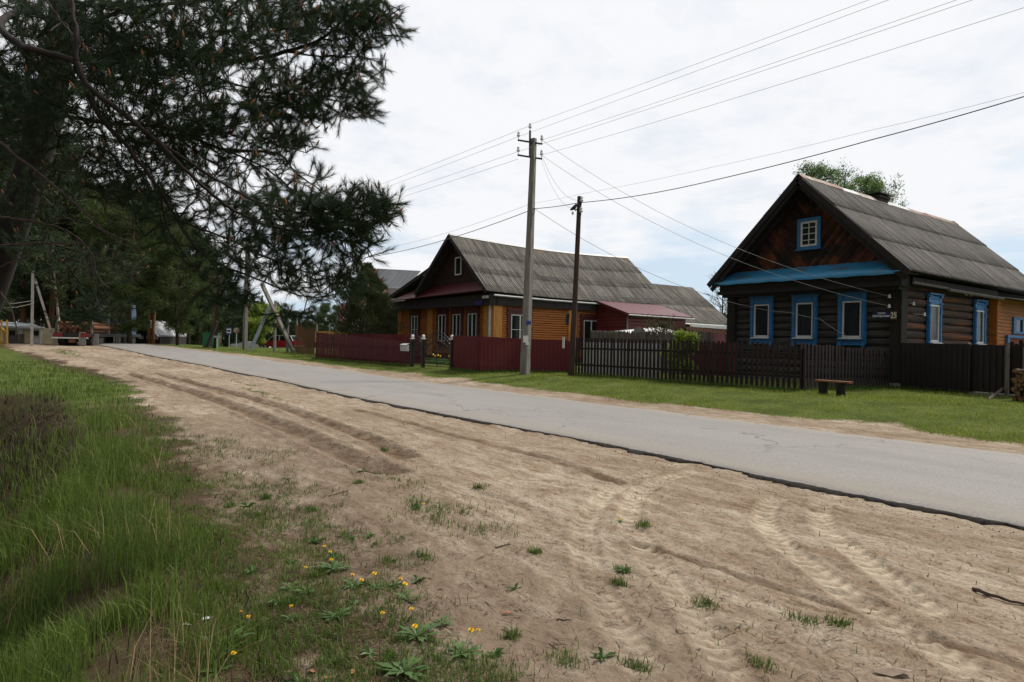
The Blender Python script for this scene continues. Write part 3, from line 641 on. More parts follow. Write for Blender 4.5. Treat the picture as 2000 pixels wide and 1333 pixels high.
# ================================================================ DANDELIONS
def dandelion(px, py, flowers, r, label, az0=0, big=False):
    p = at(px, py); z = gz(p.x, p.y); t_ = thing('dandelion' if flowers else 'weed_rosette', label, 'flower' if flowers else 'weed', (p.x, p.y, z), 'dandelions in the foreground' if flowers else 'leaf rosettes in the foreground')
    mb = MB(); n = random.randint(10, 15)
    for k in range(n):
        a = az0+2*math.pi*k/n+random.uniform(-.2, .2); L = r*random.uniform(.6, 1.15); el = random.uniform(.12, .75); w = L*.11; d = Vector((math.cos(a), math.sin(a), 0)); sd_ = Vector((-math.sin(a), math.cos(a), 0))
        pts = []
        for j in range(6):
            q = j/5; pts.append((Vector((p.x, p.y, z+.005))+d*L*q*math.cos(el*.8)+Vector((0, 0, L*(el*q-.55*el*q*q))), w*(.35+1.3*q if q < .65 else 3.2*(1-q)+.05)*(1 if j % 2 else .62)))
        vs = []
        for c_, w_ in pts: vs += [c_-sd_*w_, c_+sd_*w_]
        mb.add(vs, [(2*j, 2*j+1, 2*j+3, 2*j+2) for j in range(5)])
    mb.build('leaves', MT['plant'], t_)
    for (fx, fy) in flowers:
        q = at(fx, fy+14); zz_ = gz(q.x, q.y)+.055; c_ = Vector((q.x, q.y, zz_))
        # the flower heads sit on thin stems leaning away from the rosette
        st = MB(); st.tube([(p.x, p.y, z), ((p.x+q.x)/2, (p.y+q.y)/2, z+.05), c_], .0022, 4); so_ = st.build('stem', MT['plant'], t_)
        fl = MB(); nn_ = 18; fs = random.uniform(.75, 1.15); tl = Vector((random.uniform(-.35, .35), random.uniform(-.5, .1), 1)).normalized(); fl.T = (lambda tl, c_: (lambda p: c_+Matrix.Rotation(math.acos(tl.z), 3, Vector((0, 0, 1)).cross(tl).normalized() if tl.z < .999 else Vector((1, 0, 0)))@(p-c_)))(tl, c_)
        for ring, (rr, hh) in enumerate(((.0145*fs, .002), (.011*fs, .008*fs), (.006*fs, .011*fs))):
            for k in range(nn_):
                rr = rr; a = 2*math.pi*(k+ring*.5)/nn_; d = Vector((math.cos(a), math.sin(a), 0)); s_ = Vector((-math.sin(a), math.cos(a), 0))*.003
                fl.add([c_-s_*.4, c_+s_*.4, c_+d*rr+s_*.8+Vector((0, 0, hh)), c_+d*rr-s_*.8+Vector((0, 0, hh))], [(0, 1, 2, 3)])
        fl.build('flower_head', MT['yellow'], t_)
dandelion(650, 1118, [(633, 1070), (645, 1077), (647, 1100), (597, 1117)], .13, 'dandelion with a bright round bloom, topmost of the clump at the left of the sand')
dandelion(690, 1150, [(688, 1130), (706, 1141)], .10, 'dandelion with two small blooms, between the round bloom and the pair to its right')
dandelion(735, 1150, [(731, 1128)], .09, 'dandelion with one small bloom, just left of the pair of open blooms')
dandelion(795, 1170, [(782, 1135), (791, 1143)], .10, 'dandelion with two open blooms close together at the edge of the bare sand')
dandelion(815, 1250, [(747, 1212), (810, 1234), (803, 1196)], .15, 'dandelion with a dense leaf tuft and blooms on both sides, lower centre')
dandelion(905, 1280, [(920, 1234), (934, 1235)], .12, 'dandelion with two blooms on long crossing stems, farthest right of the clump')
dandelion(568, 1150, [], .09, 'low toothed leaf rosette left of the dandelion clump')
dandelion(440, 1265, [(456, 1285)], .17, 'dandelion with long broad leaves and one low bloom, near the lower left')
dandelion(478, 1225, [(470, 1205), (485, 1212)], .06, 'small dandelion with two blooms among dry litter at the lower left')
dandelion(568, 1215, [(569, 1194)], .07, 'tiny dandelion with one bloom between litter and grass')
dandelion(790, 1325, [], .15, 'broad leaf rosette cut by the bottom edge')
dandelion(660, 1215, [], .10, 'leaf rosette below the dandelion with the round bloom')
dandelion(1212, 1020, [(1209, 1012)], .05, 'tiny lone dandelion beside the crossing tyre tracks')
dandelion(812, 993, [(826, 982)], .09, 'dandelion with one bloom in a bright tuft in the middle of the sand')
dandelion(1218, 1115, [], .09, 'green weed rosette on bare sand right of centre')
dandelion(420, 1310, [], .12, 'pale green leaf rosette near the bottom left edge')
dandelion(600, 1165, [], .10, 'leaf rosette surrounded by dry needles')
dandelion(865, 1215, [], .09, 'flat leaf rosette between the two right hand dandelions')

wd_ = None
for k in range(46):
    rr_ = math.exp(random.uniform(math.log(3.2), math.log(8.5))); tt_ = random.uniform(.2, .95); x_ = -rr_*math.cos(tt_); y_ = rr_*math.sin(tt_)
    if y_-float(yb(x_)) > 1.5 or y_-float(yb(x_)) < -.1: continue
    mb = MB()
    for q in range(random.randint(7, 12)):
        a = random.random()*6.28; L = random.uniform(.035, .085); w = L*.16; d = Vector((math.cos(a), math.sin(a), 0)); s_ = Vector((-d.y, d.x, 0)); e = random.uniform(.15, .8)
        mb.add([s_*-w*.3, s_*w*.3, d*L*.5+s_*w+Vector((0, 0, L*e*.6)), d*L+Vector((0, 0, L*e*.5)), d*L*.5-s_*w+Vector((0, 0, L*e*.6))], [(0, 1, 2, 3, 4)])
    o = mb.build('small_weed', MT['plant']); o.location = (x_, y_, gz(x_, y_)+.003); tag(o, 'small low green weed among dry litter on the sparse verge', 'weed', 'small weeds scattered over the sparse verge')
# ================================================================ BUILDINGS
def FR(Yp):  # local (a right, h up, o outward) on a wall facing the road (-y)
    return lambda p: Vector((p.x, Yp-p.z, p.y))
def SD(Xp):  # wall facing +x
    return lambda p: Vector((Xp+p.z, p.x, p.y))
def tb(mb, T, a0, a1, h0, h1, o0, o1):
    mb.T = T; mb.box(a0, a1, h0, h1, o0, o1); mb.T = None
def corr_roof(name, parent, mat, A, B, y0, y1, rows=3, pitch=.15, amp=.026, sag=None, seg=6, endraise=0.):
    # A=(x,z) at the ridge, B=(x,z) at the eave
    ax, az = A; bx_, bz = B; L = math.hypot(bx_-ax, bz-az); nx_ = -(bz-az)/L; nz_ = (bx_-ax)/L
    if nz_ < 0: nx_, nz_ = -nx_, -nz_
    n = int((y1-y0)/pitch*seg)+1; ys = np.linspace(y0, y1, n); V = []; Fc = []; UV = []; base = 0
    for r in range(rows):
        s0 = r/rows*L-(.0 if r == 0 else 0.0); s1 = (r+1)/rows*L+(.12 if r < rows-1 else 0)
        for s, lift in ((s0, .0), ((s0+s1)/2, .012), (s1, .030 if r < rows-1 else .012)):
            t = s/L; w = amp*np.sin(2*math.pi*(ys-y0)/pitch)+lift
            sg = sag((ys-y0)/(y1-y0), t) if sag is not None else 0*ys
            jit = (rng.random()-.5)*.0
            x = ax+(bx_-ax)*t+nx_*w; z = az+(bz-az)*t+nz_*w+sg
            V.append(np.stack([x, ys, z], 1)); UV.append(np.stack([ys-y0, 0*ys+s], 1))
        ii = base+np.arange(3*n).reshape(3, n); Fc.append(np.stack([ii[:-1, :-1], ii[:-1, 1:], ii[1:, 1:], ii[1:, :-1]], -1).reshape(-1, 4)); base += 3*n
        # lower lip so the sheet has a thickness
        lip = V[-1].copy(); lip[:, 2] -= .022; V.append(lip); UV.append(UV[-1]); ii = np.arange(n)
        a = base-n; Fc.append(np.stack([a+ii[:-1], a+ii[1:], base+ii[1:], base+ii[:-1]], -1)); base += n
    return npmesh(name, np.concatenate(V), np.concatenate(Fc), mat, parent, k=4, smooth=False, uv=np.concatenate(UV))
def log_wall(name, parent, mat, T, a0, a1, h0, h1, d=.268, o=0., holes=()):
    # logs laid up as half round courses; openings stay covered by their windows
    mb = MB(); mb.T = T; n = int(round((h1-h0)/d)); d = (h1-h0)/n
    for k in range(n):
        hc = h0+(k+.5)*d; prof = [(hc+d*.5*math.cos(t), o+d*.42*math.sin(t)) for t in np.linspace(0, math.pi, 9)]
        L = max(2, int((a1-a0)/.8)); vs = []
        wob = random.uniform(-.008, .008)
        for i in range(L+1):
            a = a0+(a1-a0)*i/L
            j = random.uniform(-.006, .006)
            for (h, oo) in prof: vs.append((a, h+j*.5, oo+wob+j*.4))
        fs = [(i*9+q, i*9+q+1, (i+1)*9+q+1, (i+1)*9+q) for i in range(L) for q in range(8)]
        fs += [tuple(range(9)), tuple(L*9+q for q in range(8, -1, -1))]
        mb.add(vs, fs)
    mb.T = None
    return mb.build(name, mat, parent, smooth=False)
def plank_wall(name, parent, mat, T, a0, a1, h0, h1, d=.12, o=0., r=.35):
    mb = MB(); mb.T = T; n = int(round((h1-h0)/d)); d = (h1-h0)/n
    for k in range(n):
        b0 = h0+k*d; prof = [(b0+.004, o), (b0+d*.16, o+d*r*.8), (b0+d*.5, o+d*r), (b0+d*.84, o+d*r*.8), (b0+d-.004, o)]
        vs = [(a, h, oo) for a in (a0, a1) for h, oo in prof]
        mb.add(vs, [(q, q+1, q+6, q+5) for q in range(4)]+[(0, 1, 2, 3, 4), (9, 8, 7, 6, 5), (4, 0, 5, 9)])
    mb.T = None
    return mb.build(name, mat, parent)
def window_blue(parent, T, c, w, z0, z1, net=False, open_leaf=False, mid=0):
    """plastic window in a blue carved casing; c centre, w frame width, z0..z1 frame height"""
    fr = MB(); f = .052; a0 = c-w/2; a1 = c+w/2
    tb(fr, T, a0, a0+f, z0, z1, .02, .085); tb(fr, T, a1-f, a1, z0, z1, .02, .085); tb(fr, T, a0+f, a1-f, z1-f, z1, .02, .083); tb(fr, T, a0+f, a1-f, z0, z0+f, .02, .083)
    W_ = fr.build('window', MT['white_frame'], parent)
    gl = MB(); tb(gl, T, a0+f, a1-f, z0+f, z1-f, .02, .045); gl.build('pane', MT['curtain'] if net else MT['glass'], W_)
    sl_ = MB(); sl_.T = T; sl_.add([(a0-.08, z0-.005, .08), (a1+.04, z0-.005, .08), (a1+.04, z0-.045, .20), (a0-.08, z0-.045, .20), (a0-.08, z0-.03, .08), (a1+.04, z0-.03, .08), (a1+.04, z0-.065, .20), (a0-.08, z0-.065, .20)], [(0, 1, 2, 3), (7, 6, 5, 4), (3, 2, 6, 7), (0, 3, 7, 4), (1, 5, 6, 2)]); sl_.T = None
    sl_.build('sill', MT['white_frame'], W_)
    cs = MB()
    b0 = a0-.155; b1 = a1+.155; zt = z1+.36; zb = z0-.27
    for s, x0, x1 in ((-1, b0, a0-.004), (1, a1+.004, b1)):
        tb(cs, T, x0, x1, zb+.06, zt-.02, .02, .10); m_ = (x0+x1)/2
        tb(cs, T, m_-.045, m_+.045, z0+.02, z1-.05, .10, .125)
        for zz_ in (z1-.10, z1-.17, z1-.24, z0+.10, z0+.03, (z0+z1)/2): tb(cs, T, m_-.062, m_+.062, zz_-.016, zz_+.016, .10, .143)
        tb(cs, T, m_-.07, m_+.07, z1+.02, z1+.07, .10, .15); tb(cs, T, x0-.03 if s < 0 else x0, x1 if s < 0 else x1+.03, z1+.26, z1+.31, .10, .15)
        tb(cs, T, m_-.05, m_+.05, zb-.03, zb+.10, .10, .135)
        cs.T = T; cs.ball((m_, zb-.05, .105), .035, 8, 5); cs.T = None
        # ear of the cornice
        cs.T = T; e = b0 if s < 0 else b1; cs.prism([(e, zt-.14), (e-.085*(-s) if s > 0 else e-.085, zt-.05), (e+s*.085, zt), (e, zt)], .03, .105, 'z'); cs.T = None
    tb(cs, T, a0-.002, a1+.002, z1+.003, zt-.04, .02, .088); tb(cs, T, b0-.05, b1+.05, zt-.02, zt+.03, .02, .16); tb(cs, T, a0+.02, a1-.02, z1+.03, z1+.05, .088, .11)
    tb(cs, T, a0-.002, a1+.002, zb+.02, z0-.07, .02, .085); tb(cs, T, b0-.01, b1+.01, zb, zb+.045, .1, .13); tb(cs, T, b0-.02, b1+.02, z0-.085, z0-.05, .1, .15)
    # carved relief: scallops along the head and apron boards
    n = 7
    for k in range(n):
        q = a0+w*(k+.5)/n
        for zc_, rr in ((z1+.21, .036), (z0-.15, .03)): cs.T = T; cs.ball((q, zc_+(.018 if k % 2 else -.012), .088), rr, 6, 4, (1, 1, .5)); cs.T = None
    for k in range(n+4):
        q = b0+(b1-b0)*(k+.5)/(n+4); cs.T = T; cs.ball((q, zt-.055, .10), .022, 6, 4, (1, 1.2, .7)); cs.T = None
    cs.build('casing', MT['blue'], W_)
    return W_

# ---------------- log house with the blue windows
WY = 22.8; WX = -9.65; H1 = thing('log_house', 'dark log house with blue carved window casings, blue apron roof and number 25', 'house', (-12.8, 29, .34))
log_wall('log_wall', H1, MT['log_grey'], FR(WY), -15.85, -9.72, .62, 3.82)
log_wall('log_wall', H1, MT['log_side'], SD(WX), WY+.02, 30.35, .62, 3.82)
mb = MB(); mb.box(-15.9, WX-.02, WY+.03, WY+.3, .3, .62); mb.box(WX-.3, WX-.0, WY+.3, 35.3, .3, .62); mb.build('foundation', MT['concrete'], H1)
mb = MB(); mb.box(-15.9, WX-.06, WY+.1, 35.5, .62, 4.0); mb.build('inner_wall', MT['black_wood'], H1)
cb = MB(); cb.box(-15.98, -15.62, WY-.24, WY+.0, .45, 3.66); cb.box(-15.98, -15.9, WY, WY+.35, .45, 3.66); cb.build('corner_board', MT['black_wood'], H1)
cb = MB(); cb.box(-9.80, -9.5, WY-.24, WY-.14, .50, 3.62); cb.box(-9.61, -9.5, WY-.14, WY+.22, .50, 3.62); cb.box(-9.83, -9.79, WY-.26, WY-.24, .5, 3.6); cb.box(-9.52, -9.47, WY-.27, WY-.22, .5, 3.6)
cb.build('corner_board', MT['black_wood'], H1)
cb = MB(); cb.box(-9.85, -9.47, WY-.28, WY+.2, .2, .50); cb.build('footing', MT['concrete'], H1)
# frieze box under the apron and along the side
mb = MB(); mb.box(-16.1, -9.38, 22.22, WY+.05, 3.60, 3.98); mb.box(-16.02, -9.46, 22.30, 22.5, 3.50, 3.60); mb.box(WX-.1, -9.30, 22.9, 30.4, 3.68, 3.92)
mb.box(-16.15, -9.33, 22.16, 22.22, 3.60, 3.74); mb.build('frieze_board', MT['black_wood'], H1)
mb = MB(); mb.box(-16.35, -9.14, 22.06, WY+.1, 3.965, 4.02); mb.build('soffit', MT['black_wood'], H1)
# gable wall, chevron planks
RX = -12.75; RZ = 7.66
gw = MB(); slope = (7.45-4.1)/3.45
gzp = lambda x: 7.42-abs(x-RX)*slope
nP = 26
for side in (-1, 1):
    # diagonal planks clipped by the rake: build as thin quads at 55 degrees
    for k in range(-30, 34):
        wv_ = .145; c0 = k*wv_
        # plank centre line: z = 4.1 + c0 + (side*(x-RX))*tan ; sample along u
        tan = 1.25; us = []
        for i in range(41):
            u = 3.3*i/40
            lo = 4.1+c0+u*tan; hi = lo+wv_*.93*math.hypot(1, tan)*.62
            top = gzp(RX+side*u); lo2 = max(lo, 4.1); hi2 = min(hi, top)
            if hi2 > lo2+.005: us.append((u, lo2, hi2))
        if len(us) > 1:
            o_ = random.choice((0, .012, .02)); vs = []
            for (u, l, h) in us: vs += [(RX+side*u, WY-.02-o_, l), (RX+side*u, WY-.02-o_, h)]
            gw.add(vs, [(2*i, 2*i+1, 2*i+3, 2*i+2) for i in range(len(us)-1)])
gw.build('gable_planks', MT['chevron'], H1)
mb = MB(); mb.prism([(-16.1, 4.0), (-9.4, 4.0), (RX, 7.45)], WY, WY+.1, 'y'); mb.build('gable_backing', MT['black_wood'], H1)
# gable window
T = FR(WY-.03); gwn = MB(); x0, x1, z0_, z1_ = -13.02, -12.40, 5.24, 6.14; f = .07
tb(gwn, T, x0, x0+f, z0_, z1_, .03, .08); tb(gwn, T, x1-f, x1, z0_, z1_, .03, .08); tb(gwn, T, x0+f, x1-f, z1_-f, z1_, .03, .078); tb(gwn, T, x0+f, x1-f, z0_, z0_+f, .03, .078)
tb(gwn, T, (x0+x1)/2-.016, (x0+x1)/2+.016, z0_+f, z1_-f, .05, .074)
for k in (1, 2, 3): zz_ = z0_+(z1_-z0_)*k/4; tb(gwn, T, x0+f, x1-f, zz_-.013, zz_+.013, .05, .071)
gwo = gwn.build('gable_window', MT['white_frame'], H1)
g_ = MB(); tb(g_, T, x0+f, x1-f, z0_+f, z1_-f, .02, .045); g_.build('pane', MT['glass'], gwo)
g_ = MB(); tb(g_, T, x0-.13, x0-.003, z0_-.1, z1_+.12, .02, .09); tb(g_, T, x1+.003, x1+.13, z0_-.1, z1_+.12, .02, .09); tb(g_, T, x0-.003, x1+.003, z1_+.003, z1_+.12, .02, .087); tb(g_, T, x0-.003, x1+.003, z0_-.1, z0_-.003, .02, .087); tb(g_, T, x0-.17, x1+.17, z0_-.13, z0_-.09, .02, .13); g_.build('casing', MT['blue'], gwo)
# apron roof (blue tin, dented)
na = 46; V = []
for i in range(na+1):
    t = i/na; j1 = random.uniform(-.010, .010); j2 = random.uniform(-.016, .016)
    xl = -16.42+t*7.34; xu = -15.75+t*6.0
    V += [(xl, 22.02, 4.02+.008*math.sin(i*.9)+j2*.4-.05), (xl, 22.0, 4.065+.008*math.sin(i*.9)+j2*.4), (xl*.5+xu*.5, 22.38, 4.27+j1*1.6), (xu, WY-.03, 4.52+j1)]
V = np.array(V); ii = np.arange(4*(na+1)).reshape(-1, 4)
npmesh('apron_roof', V, np.stack([ii[:-1, :-1], ii[1:, :-1], ii[1:, 1:], ii[:-1, 1:]], -1).reshape(-1, 4), MT['blue_apron'], H1, k=4)
# main roof
s1 = lambda t, s: -.05*np.sin(math.pi*t)*(1-s*.5)
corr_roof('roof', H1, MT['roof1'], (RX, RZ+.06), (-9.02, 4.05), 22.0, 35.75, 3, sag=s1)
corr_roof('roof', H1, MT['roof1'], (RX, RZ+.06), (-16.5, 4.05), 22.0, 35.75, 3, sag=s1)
rk = MB()
for s in (-1, 1):
    e = Vector((RX+s*3.70, 21.96, 4.06)); p = Vector((RX, 21.96, RZ)); rk.beam(p+Vector((0, .0, -.10)), e+Vector((0, 0, -.10)), .05, .20, (0, 0, 1)); rk.beam(p+Vector((0, .07, -.27)), e+Vector((-s*.1, .07, -.27)), .045, .18, (0, 0, 1))
rk.build('bargeboard', MT['black_wood'], H1)
rk = MB()
for s in (-1, 1):
    rk.add([(RX, 22.0, RZ-.06), (RX+s*3.68, 22.0, 4.02), (RX+s*3.68, WY, 4.02), (RX, WY, RZ-.06)], [(0, 1, 2, 3)])
    rk.add([(RX+s*3.68, 22.0, 4.03), (RX+s*3.15, 22.3, 4.03), (RX+s*3.15, 35.6, 4.03), (RX+s*3.68, 35.6, 4.03)], [(0, 1, 2, 3)])
rk.add([(RX-3.4, 35.6, 4), (RX+3.4, 35.6, 4), (RX, 35.6, RZ-.1)], [(0, 1, 2)])
rk.build('roof_boards', MT['black_wood'], H1)
# ridge caps: rusty tin with whitish zinc pieces
y = 21.98; k = 0
while y < 35.7:
    L = random.uniform(1.1, 1.9); y2 = min(y+L, 35.8); lift = .10+.012*(k % 2)-.05*math.sin(math.pi*(y-22)/13.75); w = random.uniform(.17, .23); mb = MB()
    mb.add([(RX-w, y, RZ+lift-.02-w*.9), (RX, y, RZ+lift), (RX+w, y, RZ+lift-.02-w*.9), (RX-w, y2, RZ+lift-.02-w*.9), (RX, y2, RZ+lift), (RX+w, y2, RZ+lift-.02-w*.9), (RX, y, RZ+lift-.04), (RX, y2, RZ+lift-.04)], [(0, 1, 4, 3), (1, 2, 5, 4), (0, 6, 1), (1, 6, 2), (3, 4, 7), (4, 5, 7)])
    mb.build('ridge_cap', MT['zinc'] if k in (2, 4, 5) else MT['rust'], H1); y = y2-.03; k += 1
mb = MB(); mb.box(-13.05, -12.62, 27.8, 28.6, 7.2, 7.76); mb.box(-13.12, -12.55, 27.73, 28.67, 7.74, 7.82); ch = mb.build('chimney', MT['brick'], H1)
mb = MB(); mb.box(-13.2, -12.48, 27.6, 28.8, 7.88, 7.91); mb.box(-13.05, -12.98, 27.8, 27.86, 7.82, 7.88); mb.box(-12.68, -12.62, 28.5, 28.56, 7.82, 7.88); mb.build('chimney_cap', MT['iron'], ch)
mb = MB(); mb.tube([(RX, 25.26, 7.4), (RX+.02, 25.26, 8.35)], .02, 5); mb.build('aerial_mast', MT['iron'], H1)
# gutter pole under the side eave
mb = MB(); mb.tube([(-9.22, 22.7, 3.72), (-9.2, 25.4, 3.70)], .045, 7); mb.tube([(-9.2, 25.4, 3.66), (-9.16, 30.5, 3.62)], .06, 7); mb.build('gutter_pole', MT['grey_wood'], H1)
# windows
for c_ in (-14.49, -12.78, -11.09): window_blue(H1, FR(WY-.10), c_, .64, 1.97, 3.20)
window_blue(H1, SD(WX+.10), 25.05, .72, 1.88, 3.13, net=True); window_blue(H1, SD(WX+.10), 29.15, .74, 1.88, 3.12)
# insulators with hooks
def insul(parent, p, nrm=(0, -1, 0), name='insulator'):
    p = Vector(p); n_ = Vector(nrm); mb = MB(); mb.tube([p-n_*.09, p, p+Vector((0, 0, .05))], .008, 5); h = mb.build(name, MT['iron'], parent) if parent is not None else None
    mb = MB(); mb.tube([p+Vector((0, 0, .02)), p+Vector((0, 0, .05)), p+Vector((0, 0, .07)), p+Vector((0, 0, .12)), p+Vector((0, 0, .14))], [.045, .055, .035, .04, .02], 8)
    mb.build('porcelain', MT['porcelain'], h)
INS = [(-9.82, WY-.34, 3.22), (-9.82, WY-.34, 2.90), (-9.50, 23.45, 3.02), (-9.5, 24.3, 2.7)]
insul(H1, INS[0]); insul(H1, INS[1]); insul(H1, INS[2], (1, 0, 0)); insul(H1, INS[3], (1, 0, 0)); insul(H1, (-9.25, 27.1, 3.55), (1, 0, 0)); insul(H1, (-9.25, 27.6, 3.55), (1, 0, 0))
# plates with writing
def text_mesh(name, body, size, T, c, z, mat, parent, off=.004, bold=0., depth=.002, align='CENTER', sx=1.):
    cu = bpy.data.curves.new('t', 'FONT'); cu.body = body; cu.size = size; cu.align_x = align; cu.align_y = 'CENTER'; cu.extrude = depth; cu.offset = bold
    ob = bpy.data.objects.new('t', cu); COL.objects.link(ob); dg = bpy.context.evaluated_depsgraph_get(); dg.update()
    me = bpy.data.meshes.new_from_object(ob.evaluated_get(dg)); bpy.data.objects.remove(ob)
    o_ = rootloc(parent)
    for v in me.vertices: v.co = T(Vector((c+v.co.x*sx, z+v.co.y, off+v.co.z)))-o_
    me.materials.clear(); me.materials.append(mat); me.name = name
    o = bpy.data.objects.new(name, me); COL.objects.link(o); o.parent = parent; return o
T = FR(WY-.28)
pl = MB(); tb(pl, T, -10.33, -9.83, 2.60, 2.81, .0, .012); p_ = thing('street_name_plate', 'navy blue street name plate with white lettering on the log house corner', 'sign', (-10.4, WY-.28, 2.5))
plate = pl.build('plate', MT['sign_navy'], p_)
text_mesh('lettering', 'улица', .085, T, -10.08, 2.762, MT['porcelain'], plate, .013, .002); text_mesh('lettering', 'Октябрьская', .088, T, -10.08, 2.668, MT['porcelain'], plate, .013, .004)
p_ = thing('house_number_plate', 'brown house number plate reading 25 on the dark corner post', 'sign', (-9.8, WY-.28, 2.5))
pl = MB(); tb(pl, T, -9.80, -9.60, 2.53, 2.82, .0, .014); plate = pl.build('plate', MT['brown_plate'], p_); fm = MB()
for q in ((-9.80, -9.60, 2.81, 2.822), (-9.80, -9.60, 2.53, 2.542), (-9.80, -9.788, 2.542, 2.81), (-9.612, -9.60, 2.542, 2.81)): tb(fm, T, *q, .014, .018)
fm.build('border', MT['orange_log'], plate); text_mesh('number', '25', .26, T, -9.70, 2.675, MT['cream_text'], plate, .015, .008, sx=.78)
# orange board extension of the house
AX = -9.30; plank_wall('annex_wall', H1, MT['orange_board'], SD(AX), 30.36, 36.2, .6, 3.66, .14, 0, .15)
mb = MB(); mb.box(-9.66, AX, 30.33, 36.2, .35, 3.66); mb.build('annex_frame', MT['orange_board'], H1)
mb = MB(); T = SD(AX); tb(mb, T, 31.95, 34.2, 2.88, 2.98, .02, .09); tb(mb, T, 31.95, 34.2, 2.30, 2.40, .02, .09); tb(mb, T, 31.95, 32.25, 2.40, 2.88, .02, .088); tb(mb, T, 33.9, 34.2, 2.40, 2.88, .02, .088); tb(mb, T, 33.02, 33.14, 2.40, 2.88, .02, .08)
wn_ = mb.build('small_window', MT['blue'], H1); mb = MB(); tb(mb, T, 32.25, 33.9, 2.4, 2.88, .015, .035); mb.build('pane', MT['glass'], wn_)
mb = MB(); tb(mb, T, 31.2, 36., 2.13, 2.24, .02, .12); tb(mb, T, 31.2, 31.45, .7, 2.13, .02, .11); fr_ = mb.build('door_frame', MT['blue'], H1); mb = MB(); tb(mb, T, 31.45, 36., .7, 2.13, .01, .05); mb.build('door_leaf', pm('red_orange_door', (.16, .028, .012), (.24, .05, .02), 2), fr_)
mb = MB(); mb.add([(-9.6, 30.6, 3.78), (-8.3, 30.6, 3.55), (-8.3, 37, 3.55), (-9.6, 37, 3.78), (-9.6, 30.6, 3.75), (-8.3, 30.6, 3.52), (-8.3, 37, 3.52), (-9.6, 37, 3.75)], [(0, 1, 2, 3), (7, 6, 5, 4), (0, 4, 5, 1), (1, 5, 6, 2)]); mb.build('porch_roof', MT['zinc'], H1)

# ---------------- orange board house
HX = -31.6; HY = 22.25; H2 = thing('orange_board_house', 'long orange boarded house with lichen grey slate roof and dark red gable apron', 'house', (-35, 29, .34))
GX = -35.6; GZ = 8.22
plank_wall('front_wall', H2, MT['orange_board'], FR(HY), -43.6, HX, .62, 3.75, .145, 0, .35)
plank_wall('side_wall', H2, MT['orange_board'], SD(HX), HY, 31.2, .62, 3.75, .145, 0, .35)
plank_wall('side_wall', H2, MT['annex_red'], SD(HX), 31.2, 37.3, .62, 3.9, .145, 0, .2)
mb = MB(); mb.box(-43.6, HX-.03, HY+.03, 37.3, .62, 4.2); mb.build('inner_wall', MT['dark'], H2)
mb = MB(); mb.box(-43.65, HX+.04, HY-.06, 37.3, .2, .75); mb.build('foundation', MT['dark_red'], H2)
for x_ in (-43.45, -39.05): mb = MB(); mb.box(x_-.28, x_+.28, HY-.12, HY-.0, .6, 3.75); mb.build('corner_board', MT['yellow_post'] if x_ > -41 else MT['orange_board'], H2)
mb = MB(); mb.box(-32.55, -31.95, HY-.14, HY-.02, .6, 3.75); mb.box(-31.8, -31.48, HY-.14, HY, .6, 3.75); mb.box(HX, -31.46, HY, HY+.45, .6, 3.75); mb.build('corner_board', MT['yellow_post'], H2)
mb = MB(); mb.box(HX, HX+.12, 27.9, 28.5, .6, 3.7); mb.build('corner_board', MT['yellow_post'], H2)
mb = MB(); mb.box(HX+.02, HX+.25, HY, 37.3, 3.72, 4.25); mb.box(-43.9, HX+.2, 21.75, HY+.1, 3.72, 4.35); mb.build('frieze_board', MT['dark'], H2)
def window_red(T, c, w, z0, z1, g='glass', split=True, pr=0):
    f = .05; a0 = c-w/2; a1 = c+w/2; mb = MB(); tb(mb, T, a0, a0+f, z0, z1, .05, .11); tb(mb, T, a1-f, a1, z0, z1, .05, .11); tb(mb, T, a0+f, a1-f, z1-f, z1, .05, .108); tb(mb, T, a0+f, a1-f, z0, z0+f, .05, .108)
    tb(mb, T, c-.04, c+.04, z0+f, z1-f, .05, .105); W_ = mb.build('window', MT['white_frame'], H2)
    if pr: mb = MB(); tb(mb, T, a0+f, a1-f, z0+(z1-z0)*.45-.015, z0+(z1-z0)*.45+.015, .05, .1); mb.build('glazing_bar', MT['white_frame'], W_)
    mb = MB(); tb(mb, T, a0+f, a1-f, z0+f, z1-f, .04, .07); mb.build('pane', MT[g], W_)
    mb = MB(); b = .24
    tb(mb, T, a0-b, a0-.003, z0-.15, z1+.2, .05, .10); tb(mb, T, a1+.003, a1+b, z0-.15, z1+.2, .05, .10); tb(mb, T, a0-b-.04, a1+b+.04, z1+.2, z1+.38, .05, .13); tb(mb, T, a0-.003, a1+.003, z1+.003, z1+.2, .05, .098); tb(mb, T, a0-b, a1+b, z0-.28, z0-.15, .05, .13)
    for k in range(9):
        zz_ = z0-.05+(z1-z0+.1)*k/8
        for e in (a0-b, a1+b): mb.T = T; mb.ball((e, zz_, .075), .055 if k % 4 else .09, 6, 4, (1, 1, .4)); mb.T = None
    for k in range(5): mb.T = T; mb.ball((a0-.15+(w+.3)*k/4, z1+.40, .09), .075 if k == 2 else .05, 6, 4, (1, 1, .4)); mb.T = None
    mb.build('casing', MT['dark_red'], W_)
T = FR(HY-.03)
for c_, w_, g_ in ((-41.15, .9, 'glass_g'), (-37.4, .9, 'glass'), (-35.6, .9, 'glass'), (-33.8, .95, 'glass_g')): window_red(T, c_, w_, 1.55, 3.28, g_, pr=c_ < -40)
# keep the middle three windows where the photo shows them
T = SD(HX+.03); window_red(T, 24.05, 1.35, 1.60, 3.22, pr=1); window_red(T, 29.9, 1.35, 1.60, 3.08)
